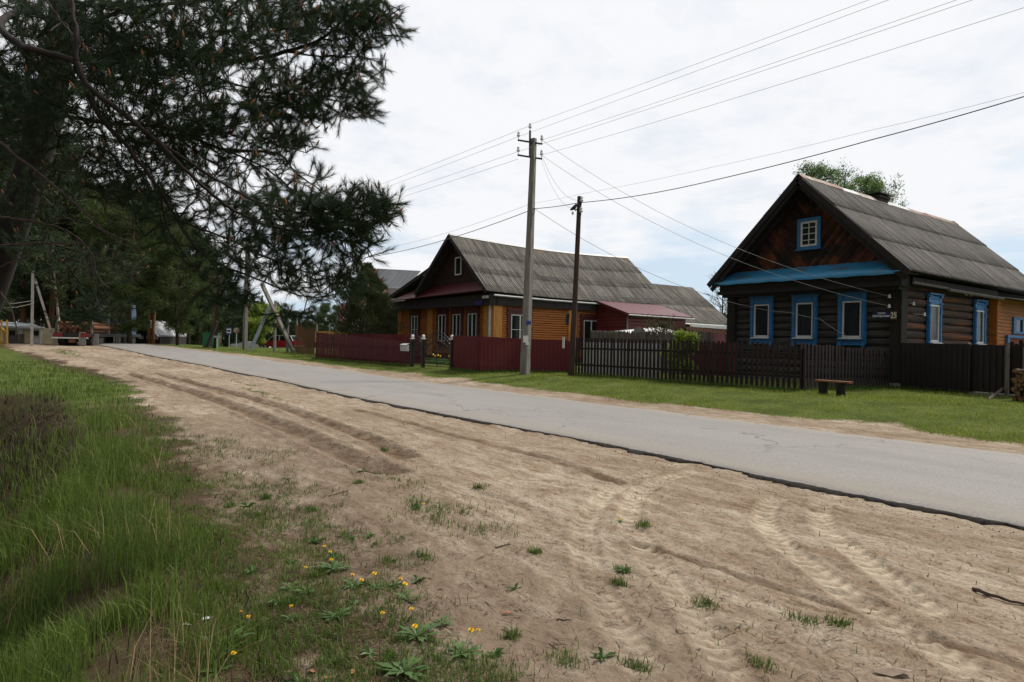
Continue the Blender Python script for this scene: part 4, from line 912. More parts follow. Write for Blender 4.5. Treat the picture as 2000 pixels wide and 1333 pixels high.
# gable and apron
mb = MB(); mb.prism([(-39.9, 4.3), (-31.3, 4.3), (GX, 8.1)], HY, HY+.1, 'y'); mb.prism([(-43.9, 4.3), (-39.0, 4.3), (-39.0, 6.0)], HY+.25, HY+.35, 'y'); mb.build('gable_wall', MT['gable2'], H2)
T = FR(HY-.02); mb = MB(); x0, x1, z0_, z1_ = -35.95, -35.2, 5.75, 6.9; f = .08
tb(mb, T, x0, x0+f, z0_, z1_, .03, .09); tb(mb, T, x1-f, x1, z0_, z1_, .03, .09); tb(mb, T, x0+f, x1-f, z1_-f, z1_, .03, .088); tb(mb, T, x0+f, x1-f, z0_, z0_+f, .03, .088); wo_ = mb.build('gable_window', MT['white_frame'], H2); mb = MB(); tb(mb, T, x0+f, x1-f, z0_+f, z1_-f, .02, .05); mb.build('pane', MT['glass'], wo_)
mb = MB(); mb.add([(-43.3, 21.45, 4.42), (-31.4, 21.45, 4.60), (-32.5, HY+.05, 5.30), (-41.2, HY+.05, 5.2), (-43.3, 21.47, 4.36), (-31.4, 21.47, 4.54)], [(0, 1, 2, 3), (4, 5, 1, 0)]); mb.build('apron_roof', MT['red_tin'], H2)
sg2 = lambda t, s: -.22*np.sin(math.pi*t)*(1-.3*s)
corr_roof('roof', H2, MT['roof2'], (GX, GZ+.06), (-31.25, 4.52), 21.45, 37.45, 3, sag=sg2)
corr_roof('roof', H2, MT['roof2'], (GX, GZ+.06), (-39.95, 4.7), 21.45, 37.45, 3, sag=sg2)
mb = MB(); mb.add([(-37.8, 22.2, 6.62), (-44.3, 21.6, 4.62), (-44.3, 37, 4.62), (-37.8, 37, 6.62)], [(0, 1, 2, 3)]); mb.build('roof', MT['roof2'], H2)
rk = MB()
rk.beam((GX, 21.42, GZ-.08), (-31.3, 21.42, 4.45), .05, .22); rk.beam((GX, 21.42, GZ-.08), (-39.9, 21.42, 4.68), .05, .22); rk.beam((-37.6, 21.75, 6.58), (-44.3, 21.55, 4.55), .05, .24)
for s, e in ((1, -31.35), (-1, -39.9)): rk.add([(GX, 21.45, GZ-.05), (e, 21.45, 4.5), (e, HY, 4.5), (GX, HY, GZ-.05)], [(0, 1, 2, 3)])
rk.add([(-31.3, 21.5, 4.42), (-31.6, 21.9, 4.3), (-31.6, 37.3, 4.15), (-31.3, 37.3, 4.3)], [(0, 1, 2, 3)])
rk.build('bargeboard', MT['dark'], H2)
mb = MB()
for k in range(8):
    y = 21.45+k*2.0; z_ = GZ+.08+float(sg2((y-21.45)/16, 0)); z2 = GZ+.08+float(sg2(min(1, (y+2-21.45)/16), 0)); mb.add([(GX-.16, y, z_-.1), (GX, y, z_+.03), (GX+.16, y, z_-.1), (GX-.16, y+2.02, z2-.1), (GX, y+2.02, z2+.03), (GX+.16, y+2.02, z2-.1)], [(0, 1, 4, 3), (1, 2, 5, 4)])
mb.build('ridge_cap', MT['zinc'], H2)
mb = MB(); mb.tube([(-31.18, 21.9, 4.28), (-31.18, 26, 4.2), (-31.2, 37.2, 4.15)], .055, 7); mb.tube([(-31.75, 21.75, 4.2), (-31.75, 21.9, 4.0), (-31.8, 22.05, 3.8), (-31.8, 22.05, .6)], .085, 8); mb.box(-31.98, -31.5, 21.6, 21.95, 4.1, 4.25); mb.build('gutter', MT['zinc'], H2)
mb = MB(); tb(mb, FR(21.7), -32.9, -32.1, 3.72, 3.98, 0, .02); tag(mb.build('street_sign', MT['sign_navy'], loc=(-32.5, 21.7, 3.8)), 'small navy street sign by the downpipe of the orange house', 'sign')
# red side annex, rear barn and lean-to
A2 = thing('red_annex', 'red boarded annex with smooth dark red tin roof on the side of the orange house', 'annex', (-30, 33, .34))
plank_wall('front_wall', A2, MT['annex_red'], FR(30.35), -31.5, -28.75, .6, 3.5, .22, 0, .1); plank_wall('side_wall', A2, MT['annex_red'], SD(-28.75), 30.35, 36.0, .6, 3.42, .22, 0, .1)
mb = MB(); mb.prism([(-31.5, 3.4), (-28.8, 3.4), (-31.5, 4.35)], 30.36, 36., 'y'); mb.box(-31.5, -28.8, 30.4, 36, .4, 3.4); mb.build('inner_wall', MT['annex_red'], A2)
mb = MB(); tb(mb, SD(-28.74), 30.3, 30.42, .6, 3.4, 0, .03); [tb(mb, SD(-28.74), q, q+.06, .6, 3.3, 0, .03) for q in (33.2, 34.4)]; mb.build('joint_strip', MT['mud'], A2)
mb = MB(); ny_ = 31; vs = []
for i in range(ny_):
    y = 30.1+6.2*i/(ny_-1); o_ = .018*(1 if i % 3 == 0 else 0)
    vs += [(-31.5, y, 4.45+o_), (-28.45, y, 3.50+o_)]
mb.add(vs, [(2*i, 2*i+1, 2*i+3, 2*i+2) for i in range(ny_-1)]); mb.beam((-31.5, 30.1, 4.38), (-28.45, 30.1, 3.43), .04, .15); mb.beam((-28.45, 30.1, 3.44), (-28.45, 36.3, 3.44), .04, .10); mb.build('roof', MT['red_tin'], A2)
mb = MB(); mb.tube([(-28.38, 30.1, 3.40), (-28.38, 36.5, 3.36)], .05, 6); mb.build('gutter', MT['zinc'], A2)
B2 = thing('rear_barn', 'low barn with grey lichened slate roof joined behind the orange house', 'barn', (-35, 42, .34))
corr_roof('roof', B2, MT['roof2'], (-35.6, 6.45), (-31.2, 3.08), 37.6, 45.4, 2); mb = MB(); mb.box(-39.5, -31.6, 37.6, 45.2, .3, 3.3); mb.prism([(-39.5, 3.3), (-31.6, 3.3), (-35.6, 6.35)], 37.6, 45.2, 'y'); mb.build('wall', MT['dark'], B2)
corr_roof('roof', B2, MT['roof2'], (-35.6, 6.45), (-40, 3.08), 37.6, 45.4, 2, seg=4)
L2 = thing('lean_to_shed', 'open lean-to with white fascia and orange board edge beside the red annex', 'shed', (-29.5, 38, .34))
mb = MB(); mb.add([(-31.4, 36.4, 3.25), (-28.3, 36.0, 2.98), (-28.3, 40.3, 2.98), (-31.4, 44., 3.2), (-31.4, 36.4, 3.2), (-28.3, 36., 2.93), (-28.3, 40.3, 2.93), (-31.4, 44, 3.15)], [(0, 1, 2, 3), (7, 6, 5, 4)]); mb.build('roof', MT['white_frame'], L2)
mb = MB(); mb.beam((-28.28, 35.9, 2.93), (-28.28, 40.4, 2.86), .03, .20); mb.build('white_fascia', MT['white_frame'], L2); mb = MB(); mb.beam((-28.26, 35.5, 2.72), (-28.26, 40.5, 2.48), .05, .24); mb.build('orange_board', MT['orange_log'], L2)
mb = MB(); mb.box(-31.4, -31.3, 37.4, 44, .3, 3.1); mb.build('back_wall', MT['annex_red'], L2); mb = MB(); [mb.box(-28.36, -28.24, q, q+.12, .3, 2.8) for q in (36.2, 40.2)]; mb.build('post', MT['grey_wood'], L2)

# ---------------- far roofs
Z3 = thing('zinc_roofed_house', 'house with pale ribbed metal roof rising behind the orange house', 'house', (-62, 33, .3))
y_ = 40; p1 = atd(726, 525, 76); p2 = atd(822, 530, 70); p3 = atd(735, 640, 73); p4 = atd(822, 640, 68)
dv = (p2-p1); nn_ = Vector((-dv.y, dv.x, 0)).normalized()
if nn_.y < 0: nn_ = -nn_
b1 = p1-nn_*4.5; b1.z = 4.3; b2 = p2-nn_*4.5; b2.z = 4.3
nseg = 60; V = []; 
for i in range(nseg+1):
    t = i/nseg; o_ = .05*(i % 2); V += [tuple(p1.lerp(p2, t)+Vector((0, 0, o_))), tuple(b1.lerp(b2, t)+Vector((0, 0, o_)))]
npmesh('roof', np.array(V), np.array([(2*i, 2*i+1, 2*i+3, 2*i+2) for i in range(nseg)]), MT['roof3'], Z3, k=4, uv=np.array([(i//2*.3, i % 2*4) for i in range(2*nseg+2)]))
mb = MB(); q1 = b1+nn_*.5; q2 = b2+nn_*.5; mb.add([(q1.x, q1.y, 0), (q2.x, q2.y, 0), (q2.x, q2.y, 4.5), (q1.x, q1.y, 4.5)], [(0, 1, 2, 3)]); mb.add([(q1.x, q1.y, 0), tuple((q1+nn_*8).xy)+(0,), tuple((q1+nn_*8).xy)+(4.5,), tuple(p1), (q1.x, q1.y, 4.5)], [(0, 1, 2, 3, 4)]); mb.build('wall', MT['pale'], Z3)
C3 = thing('grey_log_cabin', 'dark grey log cabin half hidden behind the dense evergreen', 'house', (-49, 22, .4))
log_wall('log_wall', C3, MT['log_grey'], FR(22.6), -49.5, -44.6, .4, 4.0, .3); mb = MB(); mb.box(-49.5, -44.6, 22.7, 28, .2, 4.); mb.build('inner_wall', MT['dark'], C3)
mb = MB(); mb.prism([(-49.8, 3.9), (-44.5, 3.9), (-47.1, 5.6)], 22.0, 28, 'y'); mb.build('roof', MT['dark'], C3)

# ================================================================ FENCES
def picket_fence(name, label, cat, pts, npk, h, mat, w=.10, railz=(.35, 1.15), posts=(), backmat=None, group=None, top='flat', hvar=.02, z0=.05):
    a = Vector((pts[0][0], pts[0][1], 0)); root = thing(name, label, cat, (a.x, a.y, gz(a.x, a.y)), group)
    seg = [(Vector((p[0], p[1], 0)), Vector((q[0], q[1], 0))) for p, q in zip(pts[:-1], pts[1:])]; tot = sum((q-p).length for p, q in seg)
    proto = None; k = 0
    for (p, q) in seg:
        L = (q-p).length; n = max(2, round(npk*L/tot)); d = (q-p)/L; ang = math.atan2(d.y, d.x); nrm = Vector((d.y, -d.x, 0))
        for i in range(n):
            c = p+d*L*(i+.5)/n; zg = gz(c.x, c.y); hh = h(k/npk) if callable(h) else h
            if proto is None:
                mb = MB(); t_ = .011
                poly = [(-w/2, 0), (w/2, 0), (w/2, 1)]+([(w*.28, 1.025), (0, 1.05), (-w*.28, 1.025)] if top == 'point' else [])+[(-w/2, 1)]
                mb.prism(poly, -t_, t_, 'y'); o = mb.build('picket', mat); o.parent = root; proto = o
            else:
                o = proto.copy(); COL.objects.link(o); o.parent = root
            o.location = Vector((c.x, c.y, zg+z0))-root.location+nrm*.03; s_ = hh+random.uniform(-hvar, hvar); o.scale = (random.uniform(.94, 1.05), 1, s_); o.rotation_euler = (random.gauss(0, .006), random.gauss(0, .010), ang+random.gauss(0, .03)); k += 1
        for rz_ in railz:
            mb = MB(); za = gz(p.x, p.y); zb_ = gz(q.x, q.y); h0_ = (h(0) if callable(h) else h); mb.beam(p+Vector((0, 0, za+rz_))-nrm*.02, q+Vector((0, 0, zb_+rz_))-nrm*.02, .04, .07); mb.build('rail', mat, root)
    for (px_, py_, ph, r_, pm_) in posts:
        zg = gz(px_, py_); mb = MB(); mb.tube([(px_, py_, zg-.1), (px_, py_, zg+ph)], r_, 8); mb.build('post', MT[pm_], root)
    return root
picket_fence('picket_fence', 'dark brown picket fence in front of the log house, turning back to its corner', 'fence', [(-19.25, 17.45), (-10.1, 17.62), (-9.72, 22.3)], 82, lambda t: 1.42-.10*min(1, t*1.6)-.14*max(0, (t-.66)/.34), MT['picket'], .094, (.42, 1.05),
             [(-10.0, 17.74, 1.22, .045, 'picket'), (-13.05, 17.66, 1.3, .035, 'steel'), (-16.6, 17.6, 1.3, .04, 'picket')])
picket_fence('grey_picket_fence', 'weathered grey picket fence standing behind the dark one', 'fence', [(-23.4, 22.2), (-18.6, 21.9), (-15.9, 21.6)], 62, lambda t: 1.75-.05*t, MT['grey_wood'], .10, (.4, 1.4), top='point')
mb = MB(); mb.T = lambda p: Vector((p.x, 18.9+.03*p.x*0+p.y, p.z)); xs_ = np.arange(-20.4, -16.2, .045)
z_ = gz(-18, 18.9); mb.add([(x_, .012*(i % 4 < 2), zz_) for i, x_ in enumerate(xs_) for zz_ in (z_, z_+1.30)], [(2*i, 2*i+2, 2*i+3, 2*i+1) for i in range(len(xs_)-1)]); mb.T = None
tag(mb.build('sheet_fence', MT['zinc'], loc=(-18, 18.9, z_)), 'pale grey ribbed metal sheet fence showing through the gaps of the dark pickets', 'fence')
mbr = thing('board_fence', 'solid dark red board fence behind the right half of the pickets', 'fence', (-14.5, 19.6, .34)); mb = MB()
for k in range(16): x_ = -15.7+k*.135; mb.box(x_, x_+.125, 19.6+.01*(k % 2), 19.63+.01*(k % 2), .55, 1.70+random.uniform(-.015, .015))
mb.build('boards', MT['maroon_wood'], mbr); mb = MB(); mb.box(-15.7, -13.5, 19.64, 19.69, .8, .88); mb.box(-15.7, -13.5, 19.64, 19.69, 1.4, 1.48); mb.build('rail', MT['maroon_wood'], mbr)
# ribbed sheet fences
def sheet_fence(name, label, a, b_, ztop_a, ztop_b, mat, pitch=.17, amp=.022, posts=True, gap=.03, cat='fence', root=None):
    root = root or thing(name, label, cat, (a[0], a[1], gz(*a)))
    L = math.dist(a, b_); d = Vector((b_[0]-a[0], b_[1]-a[1], 0))/L; nr_ = Vector((d.y, -d.x, 0)); st = []; s = 0
    while s < L: st += [(s, 0), (s+pitch*.38, 0), (s+pitch*.46, 1), (s+pitch*.92, 1)]; s += pitch
    vs = []
    for (s, o_) in st:
        s = min(s, L); c = Vector((a[0], a[1], 0))+d*s+nr_*amp*o_; t = s/L; zg = gz(c.x, c.y)
        vs += [(c.x, c.y, zg+gap), (c.x, c.y, ztop_a+(ztop_b-ztop_a)*t)]
    mb = MB(); mb.add(vs, [(2*i, 2*i+2, 2*i+3, 2*i+1) for i in range(len(st)-1)]); mb.build('sheet', mat, root)
    if posts:
        n = max(1, round(L/2.4))
        for i in range(n+1): mb = MB(); c = Vector((a[0], a[1], 0))+d*L*i/n-nr_*.05; mb.box(c.x-.03, c.x+.03, c.y-.03, c.y+.03, gz(c.x, c.y)-.1, min(ztop_a, ztop_b)-.05); mb.build('post', mat, root)
    return root
rt_ = sheet_fence('sheet_fence', 'dark maroon ribbed sheet fence around the orange house corner beside the concrete pole', (-25.3, 15.55), (-23.0, 15.43), 1.83, 1.80, MT['maroon'])
sheet_fence('', '', (-23.0, 15.43), (-20.45, 18.3), 1.80, 1.68, MT['maroon'], root=rt_)
sheet_fence('sheet_fence', 'maroon ribbed sheet fence behind the left picket fence', (-37.1, 15.6), (-29.3, 16.3), 1.90, 1.86, MT['maroon'])
MF = picket_fence('picket_fence', 'maroon picket fence along the verge left of the wrought iron gate', 'fence', [(-28.75, 15.28), (-39.3, 14.4)], 62, lambda t: 1.16+.42*t, MT['maroon_wood'], .12, (.25, .95), [(-28.8, 15.4, 1.3, .04, 'maroon_wood'), (-39.2, 14.5, 1.55, .05, 'maroon_wood')])
sheet_fence('sheet_fence', 'near-black ribbed metal sheet fence at the right of the log house', (-9.5, 22.55), (-7.35, 21.9), 1.80, 1.78, MT['dark_sheet'])
g_ = sheet_fence('sheet_gate', 'near-black metal wicket panel between the dark sheet fence and the firewood', (-7.3, 21.88), (-6.05, 21.55), 1.77, 1.76, MT['dark_sheet'], gap=.09, cat='gate')
mb = MB(); mb.box(-7.36, -7.31, 21.8, 21.86, .4, 1.83); mb.build('hinge_post', MT['iron'], g_); mb = MB(); mb.ball((-7.34, 21.8, 1.80), .025, 6, 4); mb.build('bolt', MT['zinc'], g_)
mb = MB(); mb.add([(-7.3, 21.7, .30), (-6.1, 21.4, .30), (-6.0, 21.7, .30), (-7.2, 21.95, .30), (-7.3, 21.7, .42), (-6.1, 21.4, .42), (-6.0, 21.7, .42), (-7.2, 21.95, .42)], [(4, 5, 6, 7), (0, 1, 5, 4), (1, 2, 6, 5), (3, 0, 4, 7), (2, 3, 7, 6)]); tag(mb.build('concrete_slab', MT['concrete'], loc=(-6.6, 21.7, .35)), 'low concrete threshold slab under the dark wicket panel', 'slab')
# brown fence beyond
p1 = at(576, 688); p2 = at(614, 694); root = thing('board_fence', 'rust brown board fence with uneven tops beyond the maroon pickets', 'fence', tuple(p1)); mb = MB(); n = 26
for k in range(n):
    c = p1.lerp(p2, (k+.5)/n); h_ = 2.05+random.uniform(-.12, .12)-.3*k/n; d = (p2-p1).normalized()*((p2-p1).length/n*.46); mb.add([(c.x-d.x, c.y-d.y, .3), (c.x+d.x, c.y+d.y, .3), (c.x+d.x, c.y+d.y, .5+h_), (c.x, c.y, .58+h_), (c.x-d.x, c.y-d.y, .5+h_)], [(0, 1, 2, 3, 4)])
mb.build('boards', MT['brown_fence'], root)

# ---------------- wrought iron gate
def scroll(mb, c, r, turns, s0, T, rad=.012, flip=1):
    pts = []; n = int(14*turns)
    for i in range(n+1):
        t = i/n; a = s0+flip*turns*2*math.pi*t; q = r*(1-.82*t); pts.append((c[0]+q*math.cos(a), c[1]+q*math.sin(a), 0))
    mb.T = T; mb.tube(pts, rad, 4, False); mb.T = None
ga, gb, gc = Vector((-28.5, 15.24, 0)), Vector((-27.5, 15.28, 0)), Vector((-25.36, 15.55, 0)); zg = .28
gate = thing('wrought_iron_gate', 'black wrought iron gate with an arched top full of scrolls', 'gate', (-26.5, 15.4, zg))
def TG(a, b_):
    L = (b_-a).length; d = (b_-a)/L; n_ = Vector((d.y, -d.x, 0)); return L, (lambda p: a+d*p.x+n_*p.z+Vector((0, 0, zg+p.y)))
for nm, a, b_, peak, base_ in (('gate_leaf', gb, gc, 1.72, 1.25), ('wicket_leaf', ga, gb, 1.50, 1.25)):
    L, T = TG(a, b_); mb = MB(); mb.T = T; x0 = .09; x1 = L-.09
    arch = lambda t, o_=0: (x0+(x1-x0)*t, base_-o_+(peak-base_)*math.sin(math.pi*t)**.8 if 0 < t < 1 else base_-o_, 0)
    for o_ in ((0, .16, .42) if peak > 1.6 else (0, .16)): mb.tube([arch(i/16, o_) for i in range(17)], .017, 5)
    for hh in (.12, .42): mb.tube([(x0, hh, 0), (x1, hh, 0)], .016, 5)
    mb.tube([(x0, .1, 0), (x0, base_, 0)], .018, 5); mb.tube([(x1, .1, 0), (x1, base_, 0)], .018, 5)
    nb = 3 if peak > 1.6 else 1
    if nb == 3: mb.tube([((x0+x1)/2, .1, 0), ((x0+x1)/2, 1.5, 0)], .026, 5)
    m_ = 8 if nb == 3 else 4
    for i in range(1, m_):
        t = i/m_; mb.tube([(x0+(x1-x0)*t, .12, 0), (x0+(x1-x0)*t, .42, 0)], .009, 4)
    mb.T = None
    for i in range(m_):
        t = (i+.5)/m_; p = arch(t, .08); scroll(mb, (p[0], p[1]-.0), .075, 1.3, i, T, .009, (-1)**i); q = arch(t, .30); scroll(mb, (q[0], q[1]), .11, 1.4, i*2, T, .009, (-1)**i)
        scroll(mb, (x0+(x1-x0)*t, .27), .10, 1.2, i, T, .008, (-1)**i)
        for hh in (.62, .88, 1.08): scroll(mb, (x0+(x1-x0)*t+random.uniform(-.04, .04), hh), random.uniform(.10, .15), 1.5, random.random()*6, T, .013, (-1)**i)
    if nb == 3:
        for s in (-1, 1): mb.T = T; mb.tube([((x0+x1)/2, 1.15, 0), ((x0+x1)/2+s*.3, .8, 0), ((x0+x1)/2+s*.75, .45, 0)], .014, 4); mb.T = None; scroll(mb, ((x0+x1)/2+s*.1, peak+.06), .10, 1.3, 0, T, .010, s)
    mb.build(nm, MT['iron'], gate)
for c_ in (ga, gb, gc):
    mb = MB(); mb.box(c_.x-.075, c_.x+.075, c_.y-.075, c_.y+.075, zg-.1, zg+1.36); po = mb.build('gate_post', MT['iron'], gate)
    mb = MB(); mb.box(c_.x-.09, c_.x+.09, c_.y-.09, c_.y+.09, zg+1.36, zg+1.42); mb.ball((c_.x, c_.y, zg+1.50), .085, 8, 6); mb.build('ball_cap', MT['porcelain'], po)
mb = MB(); p = at(799, 716); mb.box(-29.35, -28.72, 15.02, 15.18, 1.05, 1.36); mb.add([(-29.37, 15.0, 1.36), (-28.70, 15.0, 1.36), (-28.70, 15.2, 1.42), (-29.37, 15.2, 1.42)], [(0, 1, 2, 3)]); mb.box(-29.2, -28.9, 15.01, 15.02, 1.24, 1.26); tag(mb.build('mailbox', MT['zinc'], loc=(-29, 15.1, 1.2)), 'light grey metal mailbox hanging on the fence beside the left gate post', 'mailbox')
# tulips behind the gate
def tulip_mesh(pm_):
    mb = MB(); mb.mi = 0; mb.tube([(0, 0, 0), (.01, 0, .17), (0, 0, .33)], .008, 4)
    for k in range(4):
        a = k*1.57+.3; d = Vector((math.cos(a), math.sin(a), 0)); s_ = Vector((-d.y, d.x, 0))*.03; mb.add([d*.01-s_, d*.01+s_, d*.07+s_*.8+Vector((0, 0, .14)), d*.10+Vector((0, 0, .26)), d*.07-s_*.8+Vector((0, 0, .14))], [(0, 1, 2, 3, 4)])
    mb.mi = 1; mb.tube([(0, 0, .32), (0, 0, .35), (0, 0, .40), (0, 0, .43)], [.02, .05, .055, .03], 6); return mb.build('tulip', [MT['grass'], pm_])
for (cl_, x0, x1, n_, lb) in (('yellow', -29.6, -27.7, 16, 'yellow tulip in the bed behind the wrought iron gate'), ('red_petal', -27.9, -26.6, 11, 'red tulip in the bed behind the right half of the gate'), ('yellow', -31.1, -30.0, 5, 'yellow tulip behind the narrow wicket leaf')):
    p0 = None
    for k in range(n_):
        if p0 is None: o = tulip_mesh(MT[cl_]); p0 = o
        else: o = p0.copy(); COL.objects.link(o)
        x_ = random.uniform(x0, x1); y_ = 18+random.uniform(-.5, .5); o.location = (x_, y_, gz(x_, y_)); s_ = random.uniform(.85, 1.2); o.scale = (s_*.8, s_*.8, s_*1.05); o.rotation_euler[2] = random.random()*6
        tag(o, lb, 'flower', 'red tulips' if 'red' in cl_ else ('yellow tulips by the wicket' if n_ == 5 else 'yellow tulips behind the gate'))
x, y = scatter(9000, -31.5, -26.2, 17.2, 18.8); blades('flower_bed_greens', x, y, rng.uniform(.08, .34, len(x)), rng.uniform(.012, .03, len(x)), MT['plant'], .6, None, 'leafy greens of the flower bed behind the iron gate', 'plants')

# ---------------- yard things
cn = thing('arched_canopy', 'pale arched sheet canopy on thin posts behind the grey pickets', 'canopy', (-21, 25, .34)); vs = []
pa = atd(1160, 656, 33); pb = atd(1250, 658, 33.5); dv = Vector((.35, 2.6, .26))
for i in range(13):
    t = i/12; c = pa.lerp(pb, t)+Vector((0, 0, .26*math.sin(math.pi*t))); vs += [c, c+dv]
mb = MB(); mb.add(vs, [(2*i, 2*i+1, 2*i+3, 2*i+2) for i in range(12)]); mb.build('sheet', MT['zinc'], cn); mb = MB()
for t in (.03, .5, .97):
    for o_ in (0, 1): mb = MB(); c = pa.lerp(pb, t)+dv*o_+Vector((0, 0, .26*math.sin(math.pi*t))); mb.tube([(c.x, c.y, .3), c], .025, 5); mb.build('post', MT['white_frame'], cn)
mb = MB(); c = atd(1248, 652, 30); mb.T = lambda p: c+Vector((RT[0]*p.x-FW[0]*p.z, RT[1]*p.x-FW[1]*p.z, p.y)); mb.tube([(0, 0, 0), (0, 0, .04), (0, 0, .07)], [.1, .24, .30], 14); mb.tube([(0, -.2, 0), (0, -1.1, -.05)], .025, 5); mb.T = None; tag(mb.build('satellite_dish', MT['mud'], loc=c), 'round grey satellite dish behind the grey pickets', 'dish')
# bench
bn_ = thing('bench', 'plank bench of orange wood on two dark stumps before the picket fence', 'bench', (-9.1, 16.9, .34)); ba = at(1606, 772); bb = at(1648, 775)
T_a = atd(1595, 747, 17.9); T_b = atd(1662, 750, 17.1); T_a.z = T_b.z = .34+.37; d = (T_b-T_a); d.z = 0; L = d.length
mb = MB(); mb.beam(T_a, T_b, .20, .045); mb.build('seat', MT['bench'], bn_)
for t in (.20, .72): c = T_a.lerp(T_b, t); mb = MB(); mb.tube([(c.x, c.y, .25), (c.x, c.y, .685)], [.12, .11], 9); mb.build('leg', MT['bark_dark'], bn_)
# firewood pile: pieces laid with their ends to the road
def firewood(kind):
    mb = MB(); n = 9
    if kind == 0: pf = [(.072*math.cos(2*math.pi*i/n), .072*math.sin(2*math.pi*i/n)) for i in range(n)]
    elif kind == 1: pf = [(-.07, -.03), (.0, -.06), (.075, -.03), (.06, .02), (0, .065), (-.06, .03)]
    elif kind == 2: pf = [(-.06, -.045), (.07, -.05), (.055, .035), (-.01, .07)]
    else: pf = [(-.075, -.02), (-.01, -.055), (.07, -.02), (.03, .05), (-.05, .045)]
    L = .40; vs = [(x_, 0, z_) for x_, z_ in pf]+[(x_, L, z_) for x_, z_ in pf]; m_ = len(pf); mb.mi = 0; mb.add(vs, [tuple(range(m_))]); mb.mi = 1; mb.add(vs, [(i, i+m_, (i+1) % m_+m_, (i+1) % m_) for i in range(m_)]+[tuple(range(2*m_-1, m_-1, -1))])
    return mb
KN = ['round barked', 'triangular split', 'four sided split', 'five sided split']
FWD = [None]*4; wp = at(1968, 783); px0 = wp.x+.02; pyy = wp.y; row = 0
for row in range(9):
    for col_ in range(8):
        xx_ = px0+.12+col_*.137+(row % 2)*.068; zz_ = .42+row*.112+random.uniform(-.01, .01)
        if row >= 7 and col_ < (row-6)*2-random.randint(0, 1): continue
        kd = random.randrange(4)
        if FWD[kd] is None: o = firewood(kd).build('firewood_piece', [MT['log_end'], MT['log_bark']]); FWD[kd] = o
        else: o = FWD[kd].copy(); COL.objects.link(o)
        o.location = (xx_, pyy+random.uniform(-.05, .05), zz_); o.rotation_euler = (0, random.random()*6.28, random.uniform(-.08, .08)); s_ = random.uniform(.85, 1.12); o.scale = (s_, 1, s_)
        tag(o, 'piece of '+KN[kd]+' firewood in the stacked pile at the right edge', 'firewood', 'firewood pieces, '+KN[kd])
mb = MB(); a = at(1930, 781); b_ = atd(1962, 757, 18.2); mb.tube([a, b_], .04, 7); tag(mb.build('prop_pole', MT['stick'], loc=a), 'short leaning prop stick at the left end of the firewood pile', 'pole')
mb = MB(); a = at(1966, 777); mb.tube([a, (a.x, a.y, 1.83)], .055, 8); tag(mb.build('fence_post', MT['grey_wood'], loc=a), 'upright grey wooden post between the wicket and the firewood pile', 'post')
mb = MB(); c = atd(2002, 702, 19.5); mb.box(c.x-.38, c.x+.5, c.y-.2, c.y+.3, c.z-.16, c.z+.14); mb.box(c.x-.40, c.x+.52, c.y-.22, c.y+.32, c.z+.14, c.z+.17); mb.box(c.x-.2, c.x+.3, c.y-.1, c.y+.2, .3, c.z-.16); tag(mb.build('blue_chest', MT['sign_blue'], loc=c), 'bright blue lidded chest behind the firewood at the right edge', 'chest')
mb = MB()
for k, (a_, h_) in enumerate(((1976, 668), (1985, 672), (1994, 665), (2002, 670))): c = atd(a_, 700, 20.5); t_ = atd(a_, h_, 20.5); mb.box(c.x-.05, c.x+.05, c.y-.02, c.y+.02, .3, t_.z)
tag(mb.build('dark_boards', MT['picket'], loc=(-5, 22, .4)), 'tall dark fence boards behind the firewood and blue chest', 'fence')
# ================================================================ POLES AND WIRES
def conc_pole(base, topp, w0, w1, label, name='concrete_pole', parts=True):
    base = Vector(base); topp = Vector(topp); r = thing(name, label, 'pole', tuple(base))
    mb = MB(); d = (topp-base); vs = []
    for t in (0, 1):
        c = base+d*t-Vector((0, 0, .15 if t == 0 else 0)); w = (w0+(w1-w0)*t)/2; ww = w*.86
        ca, sa = math.cos(.25), math.sin(.25)
        for (a, b_) in ((-1, -.82), (-.82, -1), (.82, -1), (1, -.82), (1, .82), (.82, 1), (-.82, 1), (-1, .82)): vs.append((c.x+a*w*ca-b_*ww*sa, c.y+a*w*sa+b_*ww*ca, c.z))
    mb.add(vs, [tuple(range(7, -1, -1)), tuple(range(8, 16))]+[(i, (i+1) % 8, (i+1) % 8+8, i+8) for i in range(8)]); mb.build('shaft', MT['concrete'], r); return r
def wire(name, pts, r, mat, label, sag=0., cat='wire', group=None, n=14):
    mb = MB(); q = []
    for i in range(len(pts)-1):
        a = Vector(pts[i]); b_ = Vector(pts[i+1]); sg = sag[i] if hasattr(sag, '__len__') else sag
        for k in range(n+(i == len(pts)-2)): t = k/n; q.append(a.lerp(b_, t)-Vector((0, 0, 4*sg*t*(1-t))))
    mb.tube(q, r, 4); return tag(mb.build(name, mat, loc=q[0]), label, cat, group)
mp = tuple(at(1025, 732)); mt = atd(1042.5, 271, 26.6)
MP = conc_pole(mp, mt, .34, .20, 'tall grey concrete power pole with insulators in front of the maroon fence')
def pin_ins(parent, c, arm_to=None):
    mb = MB(); mb.tube([c-Vector((0, 0, .12)), c], .012, 5); h = mb.build('insulator_pin', MT['iron'], parent)
    mb = MB(); mb.tube([c, c+Vector((0, 0, .05)), c+Vector((0, 0, .08)), c+Vector((0, 0, .16)), c+Vector((0, 0, .20))], [.05, .075, .05, .055, .03], 8); mb.build('insulator', MT['porcelain'], h)
mb = MB(); mb.tube([mt+Vector((-.08, -.12, -.75)), mt+Vector((-.10, -.12, .32))], .045, 6); mb.build('top_bracket', MT['iron'], MP); ci = mt+Vector((-.10, -.12, .42)); pin_ins(MP, ci)
ardir = Vector((.62, .78, 0)); IP = []
